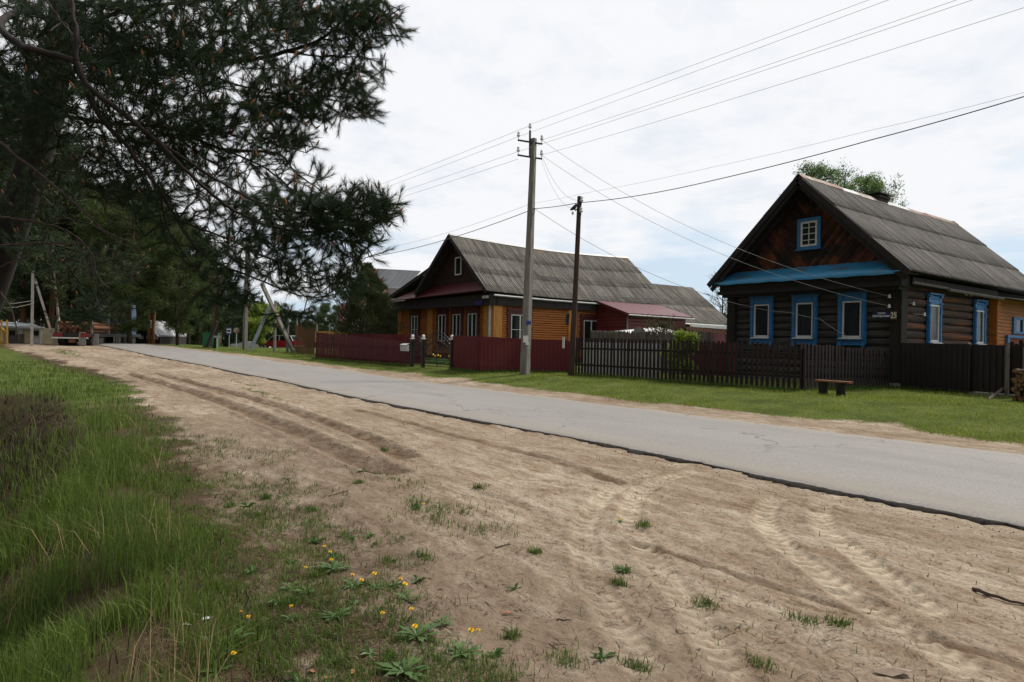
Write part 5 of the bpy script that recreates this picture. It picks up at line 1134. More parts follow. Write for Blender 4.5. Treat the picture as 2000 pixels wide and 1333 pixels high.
for dz_, nm in ((-.12, 'upper'), (-.72, 'lower')):
    c = mt+Vector((0, -.12, dz_)); mb = MB(); mb.beam(c-ardir*.55+Vector((0, 0, .03)), c+ardir*.45-Vector((0, 0, .12)), .05, .06); mb.build('crossarm', MT['iron'], MP)
    for s, zz_ in ((-.52, .17), (.42, .04)): p = c+ardir*s+Vector((0, 0, zz_)); IP.append(p); pin_ins(MP, p)
mb = MB(); c = Vector(mp).lerp(mt, .214); cc = c+Vector((.09, -.21, 0)); mb.T = lambda p: c+Vector((RT[0]*p.x-FW[0]*p.z, RT[1]*p.x-FW[1]*p.z, p.y))
mb.box(-.03, .16, -.07, .08, .20, .215); mb.build('blue_plaque', MT['sign_blue'], MP)
mb.v = []; mb.f = []; mb.m = []; c = Vector(mp).lerp(mt, .146)
mb.box(-.12, .08, -.13, .14, .20, .21); mb.box(-.02, .13, -.22, -.12, .20, .212); mb.build('paper_notice', MT['paper'], MP)
mb = MB(); cb_ = Vector(mp).lerp(mt, .695); hk = cb_+Vector((.20, .02, 0)); mb.tube([cb_, hk, hk+Vector((.0, 0, -.16)), hk+Vector((-.1, 0, -.22))], .018, 5); mb.build('cable_hook', MT['iron'], MP)
# wooden pole
wb = Vector((-19.0, 17.02, .34)); wt = atd(1132, 384, 25.1); WP = thing('wooden_pole', 'leaning tarred wooden pole with an old lamp bracket beside the maroon fence corner', 'pole', tuple(wb))
mb = MB(); mb.tube([wb-Vector((0, 0, .2)), wb.lerp(wt, .5)+Vector((.02, 0, 0)), wt], [.125, .10, .085], 9); mb.build('shaft', MT['pole_wood'], WP)
mb = MB(); lb = wt-Vector((0, 0, .42)); s_ = Vector((-RT[0], -RT[1], 0)); mb.tube([lb, lb+s_*.16+Vector((0, 0, -.12)), lb+s_*.2+Vector((0, 0, .02))], .03, 5); mb.tube([lb+s_*.10+Vector((0, 0, .12)), lb+s_*.20+Vector((0, 0, -.02)), lb+s_*.34+Vector((0, 0, -.10))], [.05, .09, .03], 6); lo = mb.build('lamp_bracket', MT['iron'], WP)
mb = MB(); mb.ball(lb+s_*.25+Vector((0, 0, -.22)), .05, 7, 5, (1, 1, 1.4)); mb.build('bulb', MT['porcelain'], lo)
pin_ins(WP, wt+Vector((.12, 0, -.22))); pin_ins(WP, wt+Vector((.10, 0, -.62)))
mb = MB(); c = wb+Vector((-.28, -.05, 0)); mb.box(c.x-.02, c.x+.10, c.y-.16, c.y-.14, .34+1.05, .34+1.48); tag(mb.build('white_tag', MT['paper'], loc=c+Vector((0, 0, 1.3))), 'narrow white plate fixed at the fence corner by the wooden pole', 'plate')
mb = MB(); mb.tube([wb+Vector((-.13, -.1, 1.95)), wb+Vector((-.16, -.1, 2.15)), wb+Vector((-.13, -.1, 2.4))], .07, 6); mb.build('coil', MT['iron'], WP)
# overhead line: five conductors towards the next pole beyond the right edge, four to the left
PW = lambda px, py, y=17.0: (lambda r_: Vector((r_[0]*y/r_[1], y, CH+r_[2]*y/r_[1])))(ray(px, py))
TG_ = [(ci+Vector((0, 0, .15)), (1740, 0)), (IP[0], (1805, 0)), (IP[1], (1890, 0)), (IP[2], (1970, 0)), (IP[3], (2000, 22))]
for k, (s, q) in enumerate(TG_):
    m_ = PW(*q); t = (m_.x-s.x)/(15-s.x); e = Vector((15, 17, 10.2-.25*k)); lin = s.z+(e.z-s.z)*t; sg = (lin-m_.z)/(4*t*(1-t))
    wire('power_wire', [s, e], .0055, MT['wire'], 'overhead wire, %s of the five running to the upper right' % ('highest', 'second highest', 'middle', 'second lowest', 'lowest')[k], sg, n=40)
NP = Vector((-53.0, 15.0, 9.6))
LT = [(ci+Vector((0, 0, .1)), (750, 372)), (IP[0], (750, 381)), (IP[2], (750, 394)), (IP[2]-Vector((0, 0, .3)), (750, 403))]
for k, (s, q) in enumerate(LT):
    e = NP+Vector((0, 0, .5-.3*k)); r_ = ray(*q); m_t = 38.; mz = CH+r_[2]*38.5; lin = s.z+(e.z-s.z)*.36
    e.z += 0; wire('power_wire', [s, e], .007, MT['wire'], 'overhead wire, %s of the four running left behind the pine' % ('highest', 'second highest', 'second lowest', 'lowest')[k], max(.1, (lin-mz)/(4*.36*.64)), n=30)
# telephone cable and the thin wire above it
cR = PW(2000, 189); c0 = hk; c1 = Vector((-18.75, 17.0, 6.95)); e = cR+(cR-PW(1700, 273))*2.2
wire('telephone_cable', [c0, c1, PW(1400, 351), PW(1700, 274), cR, e], .013, MT['cable'], 'thick dark telephone cable running from the concrete pole to the right edge', [.03, .10, .03, .02, .05])
wire('thin_wire', [Vector(mp).lerp(mt, .72), PW(1140, 378, 17), PW(1400, 325, 17), PW(1700, 255), PW(2000, 181), PW(2000, 181)+(PW(2000, 181)-PW(1700, 255))*1.5], .004, MT['wire'], 'thin pale wire just above the thick telephone cable', [.03, .03, .02, .02, .05])
wire('telephone_cable', [c0, (-37.3, 17, 6.6), (-53, 15, 6.6)], .015, MT['cable'], 'thick dark cable running from the concrete pole to the left behind the pine', [.25, .2])
wire('thin_wire', [Vector(mp).lerp(mt, .72), (-37.3, 17, 6.95), (-53, 15, 7.0)], .006, MT['wire'], 'thin pale wire above the left hand cable', [.22, .2])
i0 = Vector(INS[0])+Vector((0, 0, .08)); i1 = Vector(INS[1])+Vector((0, 0, .08))
wire('service_wire', [IP[1], i0], .0065, MT['cable_w'], 'upper pale service wire sagging from the concrete pole to the log house corner', .75, n=30)
wire('service_wire', [IP[3], i1], .0065, MT['cable_w'], 'lower pale service wire sagging from the concrete pole to the log house corner', .75, n=30)
wire('service_wire', [i0, Vector(INS[2])+Vector((0, 0, .08))], .009, MT['cable_w'], 'short pale wire from the upper insulator around the log house corner', .05)
wire('service_wire', [i1, Vector(INS[3])+Vector((0, 0, .08))], .009, MT['cable_w'], 'short pale wire from the lower insulator around the log house corner', .08)
wire('phone_wire', [hk, Vector((-15.95, 22.0, 3.45)), (-15.0, 22.45, 3.15), (-13.2, 22.45, 2.85), (-12.1, 22.45, 2.60), (-11.1, 22.48, 1.96)], .010, MT['cable_w'], 'pale phone wire running down across the log house windows', [.35, .02, .04, .02, .03])
wire('drop_wire', [IP[3], wt+Vector((-.05, 0, -.15))], .005, MT['cable'], 'right hand drop wire between the concrete and wooden poles', .45)
wire('drop_wire', [IP[3]+Vector((-.05, 0, -.05)), wt+Vector((-.1, 0, -.42))], .005, MT['cable'], 'left hand drop wire between the concrete and wooden poles', .62)
wire('house_wire', [hk+Vector((-.1, 0, -.6)), (-31.3, 23.5, 4.5)], .004, MT['wire'], 'thin wire from the concrete pole to the orange house roof', .1)

# ================================================================ FAR STREET FURNITURE
p = at(478, 684); conc_pole(p, p+Vector((.15, 0, 8.6)), .34, .22, 'weathered concrete pole with small notices, beyond the road bend', 'concrete_pole')
P478 = p
af = thing('braced_pole', 'concrete pole with slanting brace forming a tall A shape', 'pole', tuple(at(574, 688)))
a1_ = at(488, 685); b1 = atd(526, 600, 50.5); a2_ = at(575, 689); b2 = atd(512, 556, 50)
for a, b_, w_ in ((a1_, b1, .26), (a2_, b2, .27)): mb = MB(); mb.beam(a-Vector((0, 0, .1)), b_, w_, w_*.8, (0, 1, 0)); mb.build('leg', MT['concrete'] if w_ > .265 else MT['grey_blue'], af)
for (px_, b_, t_, w_, lb) in ((536, 687, 588, .22, 'thin pale pole with a dark ring, seen inside the A shaped pole'), (561, 688, 598, .20, 'slim grey pole right behind the slanting leg of the A shaped pole')):
    p = at(px_, b_); q = atd(px_+2, t_, (p-Vector((0, 0, CH))).xy.dot(Vector(FW))); r_ = thing('slim_pole', lb, 'pole', tuple(p)); mb = MB(); mb.tube([p-Vector((0, 0, .1)), q], [w_*.55, w_*.4], 7); mb.build('shaft', MT['mud'], r_)
    if px_ == 536: c = p.lerp(q, .52); mb = MB(); mb.tube([c-Vector((0, 0, .15)), c+Vector((0, 0, .15))], .2, 7); mb.build('ring', MT['iron'], r_)
for (px_, b_, t_, d_, w_, lb, mt_) in ((579, 690, 617, 90, .2, 'distant thin pole above the brown fence', 'mud'), (618, 690, 628, 100, .25, 'distant short pole with a dark crosspiece above the yellow rail', 'concrete'), (643, 690, 632, 110, .2, 'farthest thin pole left of the pink sign', 'mud')):
    q = atd(px_+1, t_, d_); p = Vector((q.x, q.y, -.3)); mb = MB(); mb.tube([p, q], w_*.6, 6)
    if px_ == 618: mb.beam(q+Vector((-.5, -.6, -.4)), q+Vector((.5, .6, -.4)), .1, .1)
    tag(mb.build('distant_pole', MT[mt_], loc=p), lb, 'pole')
# dark wooden pole with a prop near the bus stop
p = at(420, 681); q = atd(428, 540, 47); r_ = thing('dark_wooden_pole', 'black wooden pole with a slanting prop left of the bus stop sign', 'pole', tuple(p)); mb = MB(); mb.tube([p, q], [.16, .12], 7); mb.build('shaft', MT['pole_wood'], r_); mb = MB(); mb.beam(atd(404, 679, 47), atd(424, 628, 47), .22, .2); mb.build('prop', MT['dark'], r_)
def sign_post(px_, b_, d_, t0, t1, w_, draw, label, name='road_sign', cat='sign'):
    q = atd(px_, (t0+t1)/2, d_); p = Vector((q.x, q.y, float(terr(q.x, q.y)))); r_ = thing(name, label, cat, tuple(p)); mb = MB(); mb.tube([p, (q.x, q.y, atd(px_, t0, d_).z)], .035, 6); mb.build('post', MT['zinc'], r_)
    h = abs(atd(px_, t0, d_).z-atd(px_, t1, d_).z); T = lambda v: Vector((q.x, q.y, q.z))+Vector((RT[0]*v.x-FW[0]*v.z, RT[1]*v.x-FW[1]*v.z, v.y)); draw(r_, T, w_, h)
def bus(r_, T, w_, h):
    mb = MB(); tb(mb, T, -w_/2, w_/2, -h/2, h/2, .05, .08); o = mb.build('plate', MT['sign_blue'], r_)
    mb = MB(); tb(mb, T, -w_*.40, w_*.40, -h*.30, h*.34, .08, .09); o2 = mb.build('white_field', MT['white_frame'], o)
    mb = MB(); tb(mb, T, -w_*.28, w_*.28, -h*.10, h*.16, .09, .10); tb(mb, T, -w_*.2, -w_*.1, -h*.15, -h*.1, .09, .10); tb(mb, T, w_*.1, w_*.2, -h*.15, -h*.1, .09, .10); mb.build('pictogram', MT['iron'], o)
sign_post(448, 680, 50, 640, 654, .40, bus, 'blue and white bus stop sign on a thin post', 'bus_stop_sign')
def oth(r_, T, w_, h): mb = MB(); mb.T = T; mb.prism([(w_*.5*math.cos(k*math.pi/4), w_*.5*math.sin(k*math.pi/4)) for k in range(8)], .03, .06, 'z'); mb.T = None; mb.build('plate', MT['rust'], r_)
sign_post(462, 680, 60, 642, 650, .55, oth, 'small round faded sign right of the bus stop sign')
def bl(r_, T, w_, h): mb = MB(); tb(mb, T, -w_/2, w_/2, -h/2, h/2, .0, .04); mb.build('plate', MT['grey_blue'], r_)
sign_post(424, 680, 48, 656, 660, .45, bl, 'small pale blue plate on a low post beside the black pole')
# green bin container
c = at(404, 680); mb = MB(); dd = Vector((RT[0], RT[1], 0)); ff = Vector((FW[0], FW[1], 0)); mb.T = lambda p: c+dd*p.x+ff*p.y+Vector((0, 0, p.z)); mb.box(-.35, .45, 0, 1.2, .1, 1.1); mb.box(-.38, .48, -.03, 1.23, 1.1, 1.18); mb.box(-.3, -.2, .1, .2, 0, .1); mb.box(.3, .4, .1, .2, 0, .1); mb.T = None; tag(mb.build('waste_container', MT['green_paint'], loc=c), 'green waste container at the roadside by the black pole', 'container')
# red car
def car(c, ang, label):
    r_ = thing('parked_car', label, 'car', tuple(c)); ca, sa = math.cos(ang), math.sin(ang); T = lambda p: Vector(c)+Vector((p.x*ca-p.y*sa, p.x*sa+p.y*ca, p.z))
    mb = MB(); mb.T = T; mb.prism([(-2.0, .32), (2.0, .32), (2.05, .62), (1.95, .82), (1.0, .92), (-1.1, .95), (-2.0, .90), (-2.06, .6)], -.78, .78, 'y'); mb.build('body', MT['car_red'], r_)
    mb = MB(); mb.T = T; mb.prism([(-1.75, .93), (1.05, .92), (.45, 1.38), (-.95, 1.42), (-1.5, 1.36)], -.70, .70, 'y'); cb2 = mb.build('cabin', MT['glass'], r_)
    mb = MB(); mb.T = T; mb.box(-1.5, .48, -.68, .68, 1.40, 1.46)
    for s in (-.71, .71):
        for a, b_ in (((1.05, .92), (.46, 1.40)), ((-.25, .93), (-.25, 1.41)), ((-1.1, .93), (-1.05, 1.41)), ((-1.76, .93), (-1.5, 1.40))): mb.beam((a[0], s, a[1]), (b_[0], s, b_[1]), .05, .07, (0, 1, 0))
    mb.build('roof', MT['zinc'], r_)
    for x_ in (-1.28, 1.25):
        for s in (-1, 1): mb = MB(); mb.T = T; mb.tube([(x_, s*.62, .30), (x_, s*.80, .30)], .30, 12); w_ = mb.build('wheel', MT['tyre'], r_); mb = MB(); mb.T = T; mb.tube([(x_, s*.79, .30), (x_, s*.815, .30)], .17, 10); mb.build('rim', MT['zinc'], w_)
    for s in (-1, 1): mb = MB(); mb.T = T; mb.box(1.97, 2.06, s*.55-.15, s*.55+.15, .60, .75); mb.build('headlight', MT['porcelain'], r_); mb = MB(); mb.T = T; mb.box(-2.07, -2.0, s*.6-.1, s*.6+.1, .62, .8); mb.build('tail_light', MT['signal_red'], r_)
    mb = MB(); mb.T = T; mb.box(2.0, 2.12, -.78, .78, .38, .48); mb.box(-2.12, -2.0, -.78, .78, .38, .48); mb.build('bumper', MT['zinc'], r_); return r_
c = atd(549, 684, 66); c.z = CH-(684-659.5)*66/1290; car(c, math.atan2(-RT[1], -RT[0])-.25, 'old red estate car with silvery roof parked beyond the slim poles')
def mound(px_, py_, d_, w_, h_, mat, lb, nm, ct):
    c = atd(px_, py_, d_); mb = MB(); mb.T = lambda p: c+dd*p.x+ff*p.y+Vector((0, 0, p.z)); mb.prism([(-w_, -.2), (-w_*.9, h_*.7), (-w_*.5, h_*.75), (-w_*.25, h_), (w_*.4, h_), (w_*.6, h_*.7), (w_, h_*.55), (w_, -.2)], -1, 1, 'y'); mb.T = None; return tag(mb.build(nm, mat, loc=c), lb, ct)
mound(492, 684, 75, 2.2, .95, MT['pale'], 'pale parked car half hidden behind the concrete pole', 'parked_car', 'car'); mound(517, 684, 78, 2.6, 1.1, MT['dark'], 'dark low parked car beneath the bright green bush', 'parked_car', 'car')
# pink sign pillar and neighbours
for (px_, w_, t_, mt_, lb, nm) in ((667, 6, 592, 'pink', 'tall narrow pink sign pillar by the dense evergreen', 'sign_pillar'), (659, 6, 612, 'mud', 'grey concrete pillar left of the pink pillar', 'pillar')):
    a = atd(px_-w_/2, 660, 62); b_ = atd(px_+w_/2, 660, 62); t = atd(px_, t_, 62); mb = MB(); d = (b_-a); mb.add([a-Vector((0, 0, 2)), b_-Vector((0, 0, 2)), b_+ff*.3-Vector((0, 0, 2)), a+ff*.3-Vector((0, 0, 2))]+[Vector((q.x, q.y, t.z)) for q in (a, b_, b_+ff*.3, a+ff*.3)], [(0, 1, 5, 4), (1, 2, 6, 5), (2, 3, 7, 6), (3, 0, 4, 7), (4, 5, 6, 7)]); tag(mb.build(nm, MT[mt_], loc=a), lb, 'sign' if mt_ == 'pink' else 'pillar')
r_ = thing('yellow_gate_frame', 'yellow painted rail frame showing above the maroon fence', 'frame', tuple(atd(647, 652, 44))); mb = MB(); mb.beam(atd(616, 649, 44), atd(678, 651, 43), .06, .13); mb.beam(atd(617, 649, 44), atd(617, 668, 44), .1, .1, (0, 1, 0)); mb.beam(atd(677, 651, 43), atd(677, 668, 43), .1, .1, (0, 1, 0)); mb.beam(atd(640, 653, 43.5), atd(652, 653, 43.5), .06, .16); mb.build('rail', MT['yellow_paint'], r_)
mb = MB(); c = atd(669, 640, 43); mb.ball(c, .16, 8, 5, (1.5, 1, .7)); mb.tube([c-dd*.5-Vector((0, 0, .1)), c, c+dd*.55-Vector((0, 0, .02))], .03, 4); mb.tube([c, c-Vector((0, 0, .5))], .03, 4); tag(mb.build('floodlight', MT['iron'], loc=c), 'small black floodlight on an arm in front of the pink pillar', 'lamp')

# ---------------- far left
r_ = thing('cream_outbuilding', 'low cream outbuilding with pale grey roof at the left edge', 'building', tuple(at(50, 676)))
D0 = 50.
def PX(px_, py_, d_=D0): return atd(px_, py_, d_)
mb = MB(); a = PX(-40, 676); b_ = PX(76, 676); zt = PX(40, 640).z
def slab(mb, a, b_, z0, z1, th=.2, o=0):
    a = Vector(a)+ff*o; b_ = Vector(b_)+ff*o; mb.add([(a.x, a.y, z0), (b_.x, b_.y, z0), (b_.x+ff.x*th, b_.y+ff.y*th, z0), (a.x+ff.x*th, a.y+ff.y*th, z0), (a.x, a.y, z1), (b_.x, b_.y, z1), (b_.x+ff.x*th, b_.y+ff.y*th, z1), (a.x+ff.x*th, a.y+ff.y*th, z1)], [(0, 1, 5, 4), (1, 2, 6, 5), (2, 3, 7, 6), (3, 0, 4, 7), (4, 5, 6, 7)])
slab(mb, a, b_, .4, zt, 4); mb.build('wall', MT['cream'], r_)
mb = MB(); e0 = PX(-40, 636, 49.4); e1 = PX(86, 640, 49.4); g0 = PX(-40, 626, 53); g1 = PX(60, 632, 53); mb.add([e0, e1, g1, g0, e0-Vector((0, 0, .15)), e1-Vector((0, 0, .15))], [(0, 1, 2, 3), (4, 5, 1, 0)]); mb.build('roof', MT['grey_blue'], r_); mb = MB(); mb.beam(e0, e1, .05, .10); mb.tube([e1, PX(81, 646, 49.6), PX(79, 676, 49.6)], .05, 5); mb.build('gutter', MT['white_frame'], r_)
mb = MB(); slab(mb, PX(14, 676), PX(34, 676), .5, PX(20, 655).z, .05, -.1); slab(mb, PX(34, 676), PX(48, 676), .5, PX(20, 652).z, .05, -.12); mb.build('lower_cladding', MT['grey_wood'], r_); mb = MB(); slab(mb, PX(37, 676), PX(46, 676), .5, PX(20, 640).z, .05, -.1); slab(mb, PX(65, 676), PX(79, 676), .5, PX(20, 660).z, .05, -.1); mb.build('door', MT['pale'], r_)
for q0, q1 in ((20, 31), (66, 71), (72, 77)): mb = MB(); z0_ = PX(20, 655).z; slab(mb, PX(q0, 670), PX(q1, 670), z0_, PX(20, 646).z, .05, -.15); mb.build('window', MT['glass'], r_)
mb = MB(); slab(mb, PX(82, 676, 52), PX(108, 676, 52), .5, PX(90, 658, 52).z, .05); tag(mb.build('sheet_fence', MT['grey_blue'], loc=PX(95, 676, 52)), 'pale blue grey fence between the cream outbuilding and the truck', 'fence')
r_ = thing('yellow_post_frame', 'bright yellow post frame with diagonal brace at the far left edge', 'frame', tuple(at(8, 680))); mb = MB()
for a, b_ in (((3, 680), (3, 625)), ((14, 678), (14, 625)), ((3, 640), (14, 652)), ((-2, 668), (15, 668)), ((-5, 628), (3, 630))): mb.beam(PX(a[0], a[1], 44), PX(b_[0], b_[1], 44), .1, .1, (0, 1, 0))
mb.build('posts', MT['yellow_paint'], r_)
r_ = thing('braced_pole', 'white concrete pole with long slanting brace left of the truck', 'pole', tuple(at(63, 676))); a = at(62, 676); b_ = PX(64, 530, 46.4); mb = MB(); mb.beam(a-Vector((0, 0, .1)), b_, .19, .17, (0, 1, 0)); mb.build('shaft', MT['mud'], r_); mb = MB(); mb.beam(PX(106, 668, 48), PX(68, 545, 46.6), .16, .14, (0, 1, 0)); mb.build('brace', MT['bark_birch'], r_)
mb = MB(); mb.tube([PX(-10, 596, 40), PX(30, 593, 43), PX(63, 588, 46)], .03, 4); mb.tube([PX(-10, 602, 40), PX(30, 601, 43), PX(63, 594, 46)], .03, 4); tag(mb.build('cable', MT['grey_wood'], loc=PX(30, 596, 43)), 'pale pair of cables reaching the braced pole from the left edge', 'cable')
# timber truck seen from behind
TR = thing('timber_truck', 'parked timber truck seen from behind with red tail lights and orange logs', 'truck', tuple(at(150, 676))); o0 = at(141, 676); zt0 = o0.z
tdir = Vector((-.975, .02, 0)).normalized(); ff2 = Vector((FW[0], FW[1], 0)).lerp(tdir, .35).normalized(); dd2 = Vector((-ff2.y, ff2.x, 0))*-1
T = lambda p: o0+dd2*p.x+ff2*p.y+Vector((0, 0, p.z))
# ff2 points away from the viewer; dd2 to the right
mb = MB(); mb.T = T; mb.box(-1.35, 1.0, 0, .12, .52, .62); mb.build('bumper', MT['white_frame'], TR)
mb = MB(); mb.T = T; mb.box(-1.2, 1.1, .05, 11, .68, .95); mb.build('chassis', MT['iron'], TR)
for x_ in (-.95, .8):
    mb = MB(); mb.T = T; mb.box(x_-.28, x_+.28, -.02, .06, .64, .92); mb.build('tail_light', MT['signal_red'], TR)
    for yy in (1.0, 2.4, 9.5): mb = MB(); mb.T = T; mb.tube([(x_-.22, yy, .45), (x_+.22, yy, .45)], .46, 12); mb.build('wheel', MT['tyre'], TR)
mb = MB(); mb.T = T; mb.box(-.25, .15, .0, .3, .22, .5); mb.build('tow_hitch', MT['orange_log'], TR)
for k, x_ in enumerate((.62, 1.15)): mb = MB(); mb.T = T; mb.box(x_-.2, x_+.25, .0+k*.8, .04+k*.8, .05, 1.0-k*.1); mb.build('mud_flap', MT['mud'], TR)
for x_ in (-1.2, 1.1):
    for yy in (.3, 3.5, 7): mb = MB(); mb.T = T; mb.box(x_-.06, x_+.06, yy, yy+.12, .9, 2.1); mb.build('stake', MT['grey_wood'], TR)
LG = thing('log_load', 'load of orange barked logs lying on the timber truck', 'logs', tuple(o0+Vector((0, 0, 1))))
for r_i in range(3):
    for cidx in range(7): x_ = -1.0+cidx*.32+(r_i % 2)*.14; r0 = random.uniform(.12, .17); mb = MB(); mb.T = T; mb.tube([(x_, .2+random.random()*.4, 1.1+r_i*.26), (x_, 6+random.random(), 1.1+r_i*.26)], r0, 8); mb.build('log', MT['orange_log'], LG)
mb = MB(); mb.T = T; mb.prism([(7.4, .9), (9.6, .9), (9.6, 2.6), (9.3, 3.5), (7.6, 3.6), (7.4, 3.4)], -1.25, 1.15, 'x'); cbn = mb.build('cab', MT['skyblue'], TR); mb = MB(); mb.T = T; mb.box(-.95, .85, 7.33, 7.4, 2.55, 3.3); mb.build('rear_window', MT['white_frame'], cbn); 
mb = MB(); mb.T = T; mb.box(-1.0, .2, 7.28, 7.42, 3.35, 3.75); mb.build('roof_box', MT['sign_navy'], cbn)
# timber sheds along the road, receding
r_ = thing('open_timber_shed', 'long low open shed with pale slatted roof edge receding behind the truck', 'shed', tuple(at(205, 675))); A_ = atd(200, 675, 55); B_ = atd(246, 672, 90)
zf = lambda t: atd(203, 645, 55).z+(atd(246, 660, 90).z-atd(203, 645, 55).z)*t
mb = MB(); n = 24
for k in range(n): t = k/n; c = A_.lerp(B_, t); mb.beam(Vector((c.x, c.y, zf(t)+.08)), Vector((c.x, c.y, zf(t)))+Vector((.9, -.9, .12)), .6, .06)
mb.beam(Vector((A_.x, A_.y, zf(0))), Vector((B_.x, B_.y, zf(1))), .1, .3); mb.build('roof', MT['pale'], r_)
for t in (0, .03, .28, .5, .75, 1): c = A_.lerp(B_, t); mb = MB(); mb.box(c.x-.15, c.x+.15, c.y-.15, c.y+.15, -.3, zf(t)); mb.build('post', MT['mud'], r_)
mb = MB(); mb.add([(A_.x-1, A_.y+1, -.3), (B_.x-1, B_.y+1, -.3), (B_.x-1, B_.y+1, zf(1)), (A_.x-1, A_.y+1, zf(0))], [(0, 1, 2, 3)]); mb.build('back_wall', MT['dark'], r_)
r_ = thing('dark_gabled_house', 'dark wooden house with steep gable among the pine trunks', 'house', tuple(at(286, 675))); D = 68.; P_ = lambda a, b_: atd(a, b_, D)
a = P_(262, 678); b_ = P_(312, 678); zt = P_(286, 655).z; ap = P_(287, 628).z; md = a.lerp(b_, .5); mb = MB(); a.z = b_.z = -.2
mb.add([a, b_, (b_.x, b_.y, zt), (md.x, md.y, ap), (a.x, a.y, zt)]+[tuple(Vector(q)+ff*6) for q in (a, b_, (b_.x, b_.y, zt), (md.x, md.y, ap), (a.x, a.y, zt))], [(0, 1, 2, 3, 4), (1, 6, 7, 2), (0, 4, 9, 5)]); mb.build('wall', MT['dark'], r_)
mb = MB(); e1 = P_(313, 646); e1.z = zt-.1; tp = Vector((md.x, md.y, ap+.1)); e0 = P_(256, 652); e0.z = zt-.1; mb.add([tp-ff*.5, e1-ff*.5, e1+ff*6, tp+ff*6], [(0, 1, 2, 3)]); mb.add([tp-ff*.5, e0-ff*.5, e0+ff*6, tp+ff*6], [(0, 1, 2, 3)]); mb.build('roof', MT['zinc'], r_)
for q in (276, 292, 305): mb = MB(); slab(mb, P_(q-5, 670), P_(q+4, 670), P_(q, 663).z, P_(q, 656).z, .05, -.1); mb.build('window', MT['pale'], r_)
mound(308-80, 676, 85, 2.0, 1.1, MT['pale'], 'small pale car at the far end of the timber shed', 'parked_car', 'car'); mound(262, 674, 75, 1.3, .8, MT['grey_blue'], 'pale van shape beside the thick pine trunk', 'parked_van', 'van')
# ================================================================ TREES
def needles(P, D, L, per, ln, wd, rnd=None, spread=(.6, 1.1)):
    """long needles along shoots; returns (V,F)"""
    n = len(P); rep = per; idx = np.repeat(np.arange(n), rep); m = len(idx)
    Dn = D/np.linalg.norm(D, axis=1, keepdims=True); ref = np.where(np.abs(Dn[:, 2:3]) < .9, np.array([[0, 0, 1.]]), np.array([[1., 0, 0]]))
    A = np.cross(Dn, ref); A /= np.linalg.norm(A, axis=1, keepdims=True); B = np.cross(Dn, A)
    t = rng.random(m); ph = rng.random(m)*6.283; an = rng.uniform(spread[0], spread[1], m)*(1-.45*t)
    rad = A[idx]*np.cos(ph)[:, None]+B[idx]*np.sin(ph)[:, None]
    dr = Dn[idx]*np.cos(an)[:, None]+rad*np.sin(an)[:, None]; dr[:, 2] -= .04
    base = P[idx]+Dn[idx]*(t*L[idx])[:, None]+rad*.003; l = ln*rng.uniform(.7, 1.15, m)
    tip = base+dr*l[:, None]; s = np.cross(dr, rng.normal(size=(m, 3))); s /= np.linalg.norm(s, axis=1, keepdims=True)+1e-9; s *= wd/2
    V = np.stack([base-s, base+s, tip], 1).reshape(-1, 3); return V, np.arange(3*m).reshape(-1, 3)
CR = np.array([RT[0], RT[1], 0]); CF = np.array([FW[0], FW[1], 0]); CU = np.array([0, 0, 1.])

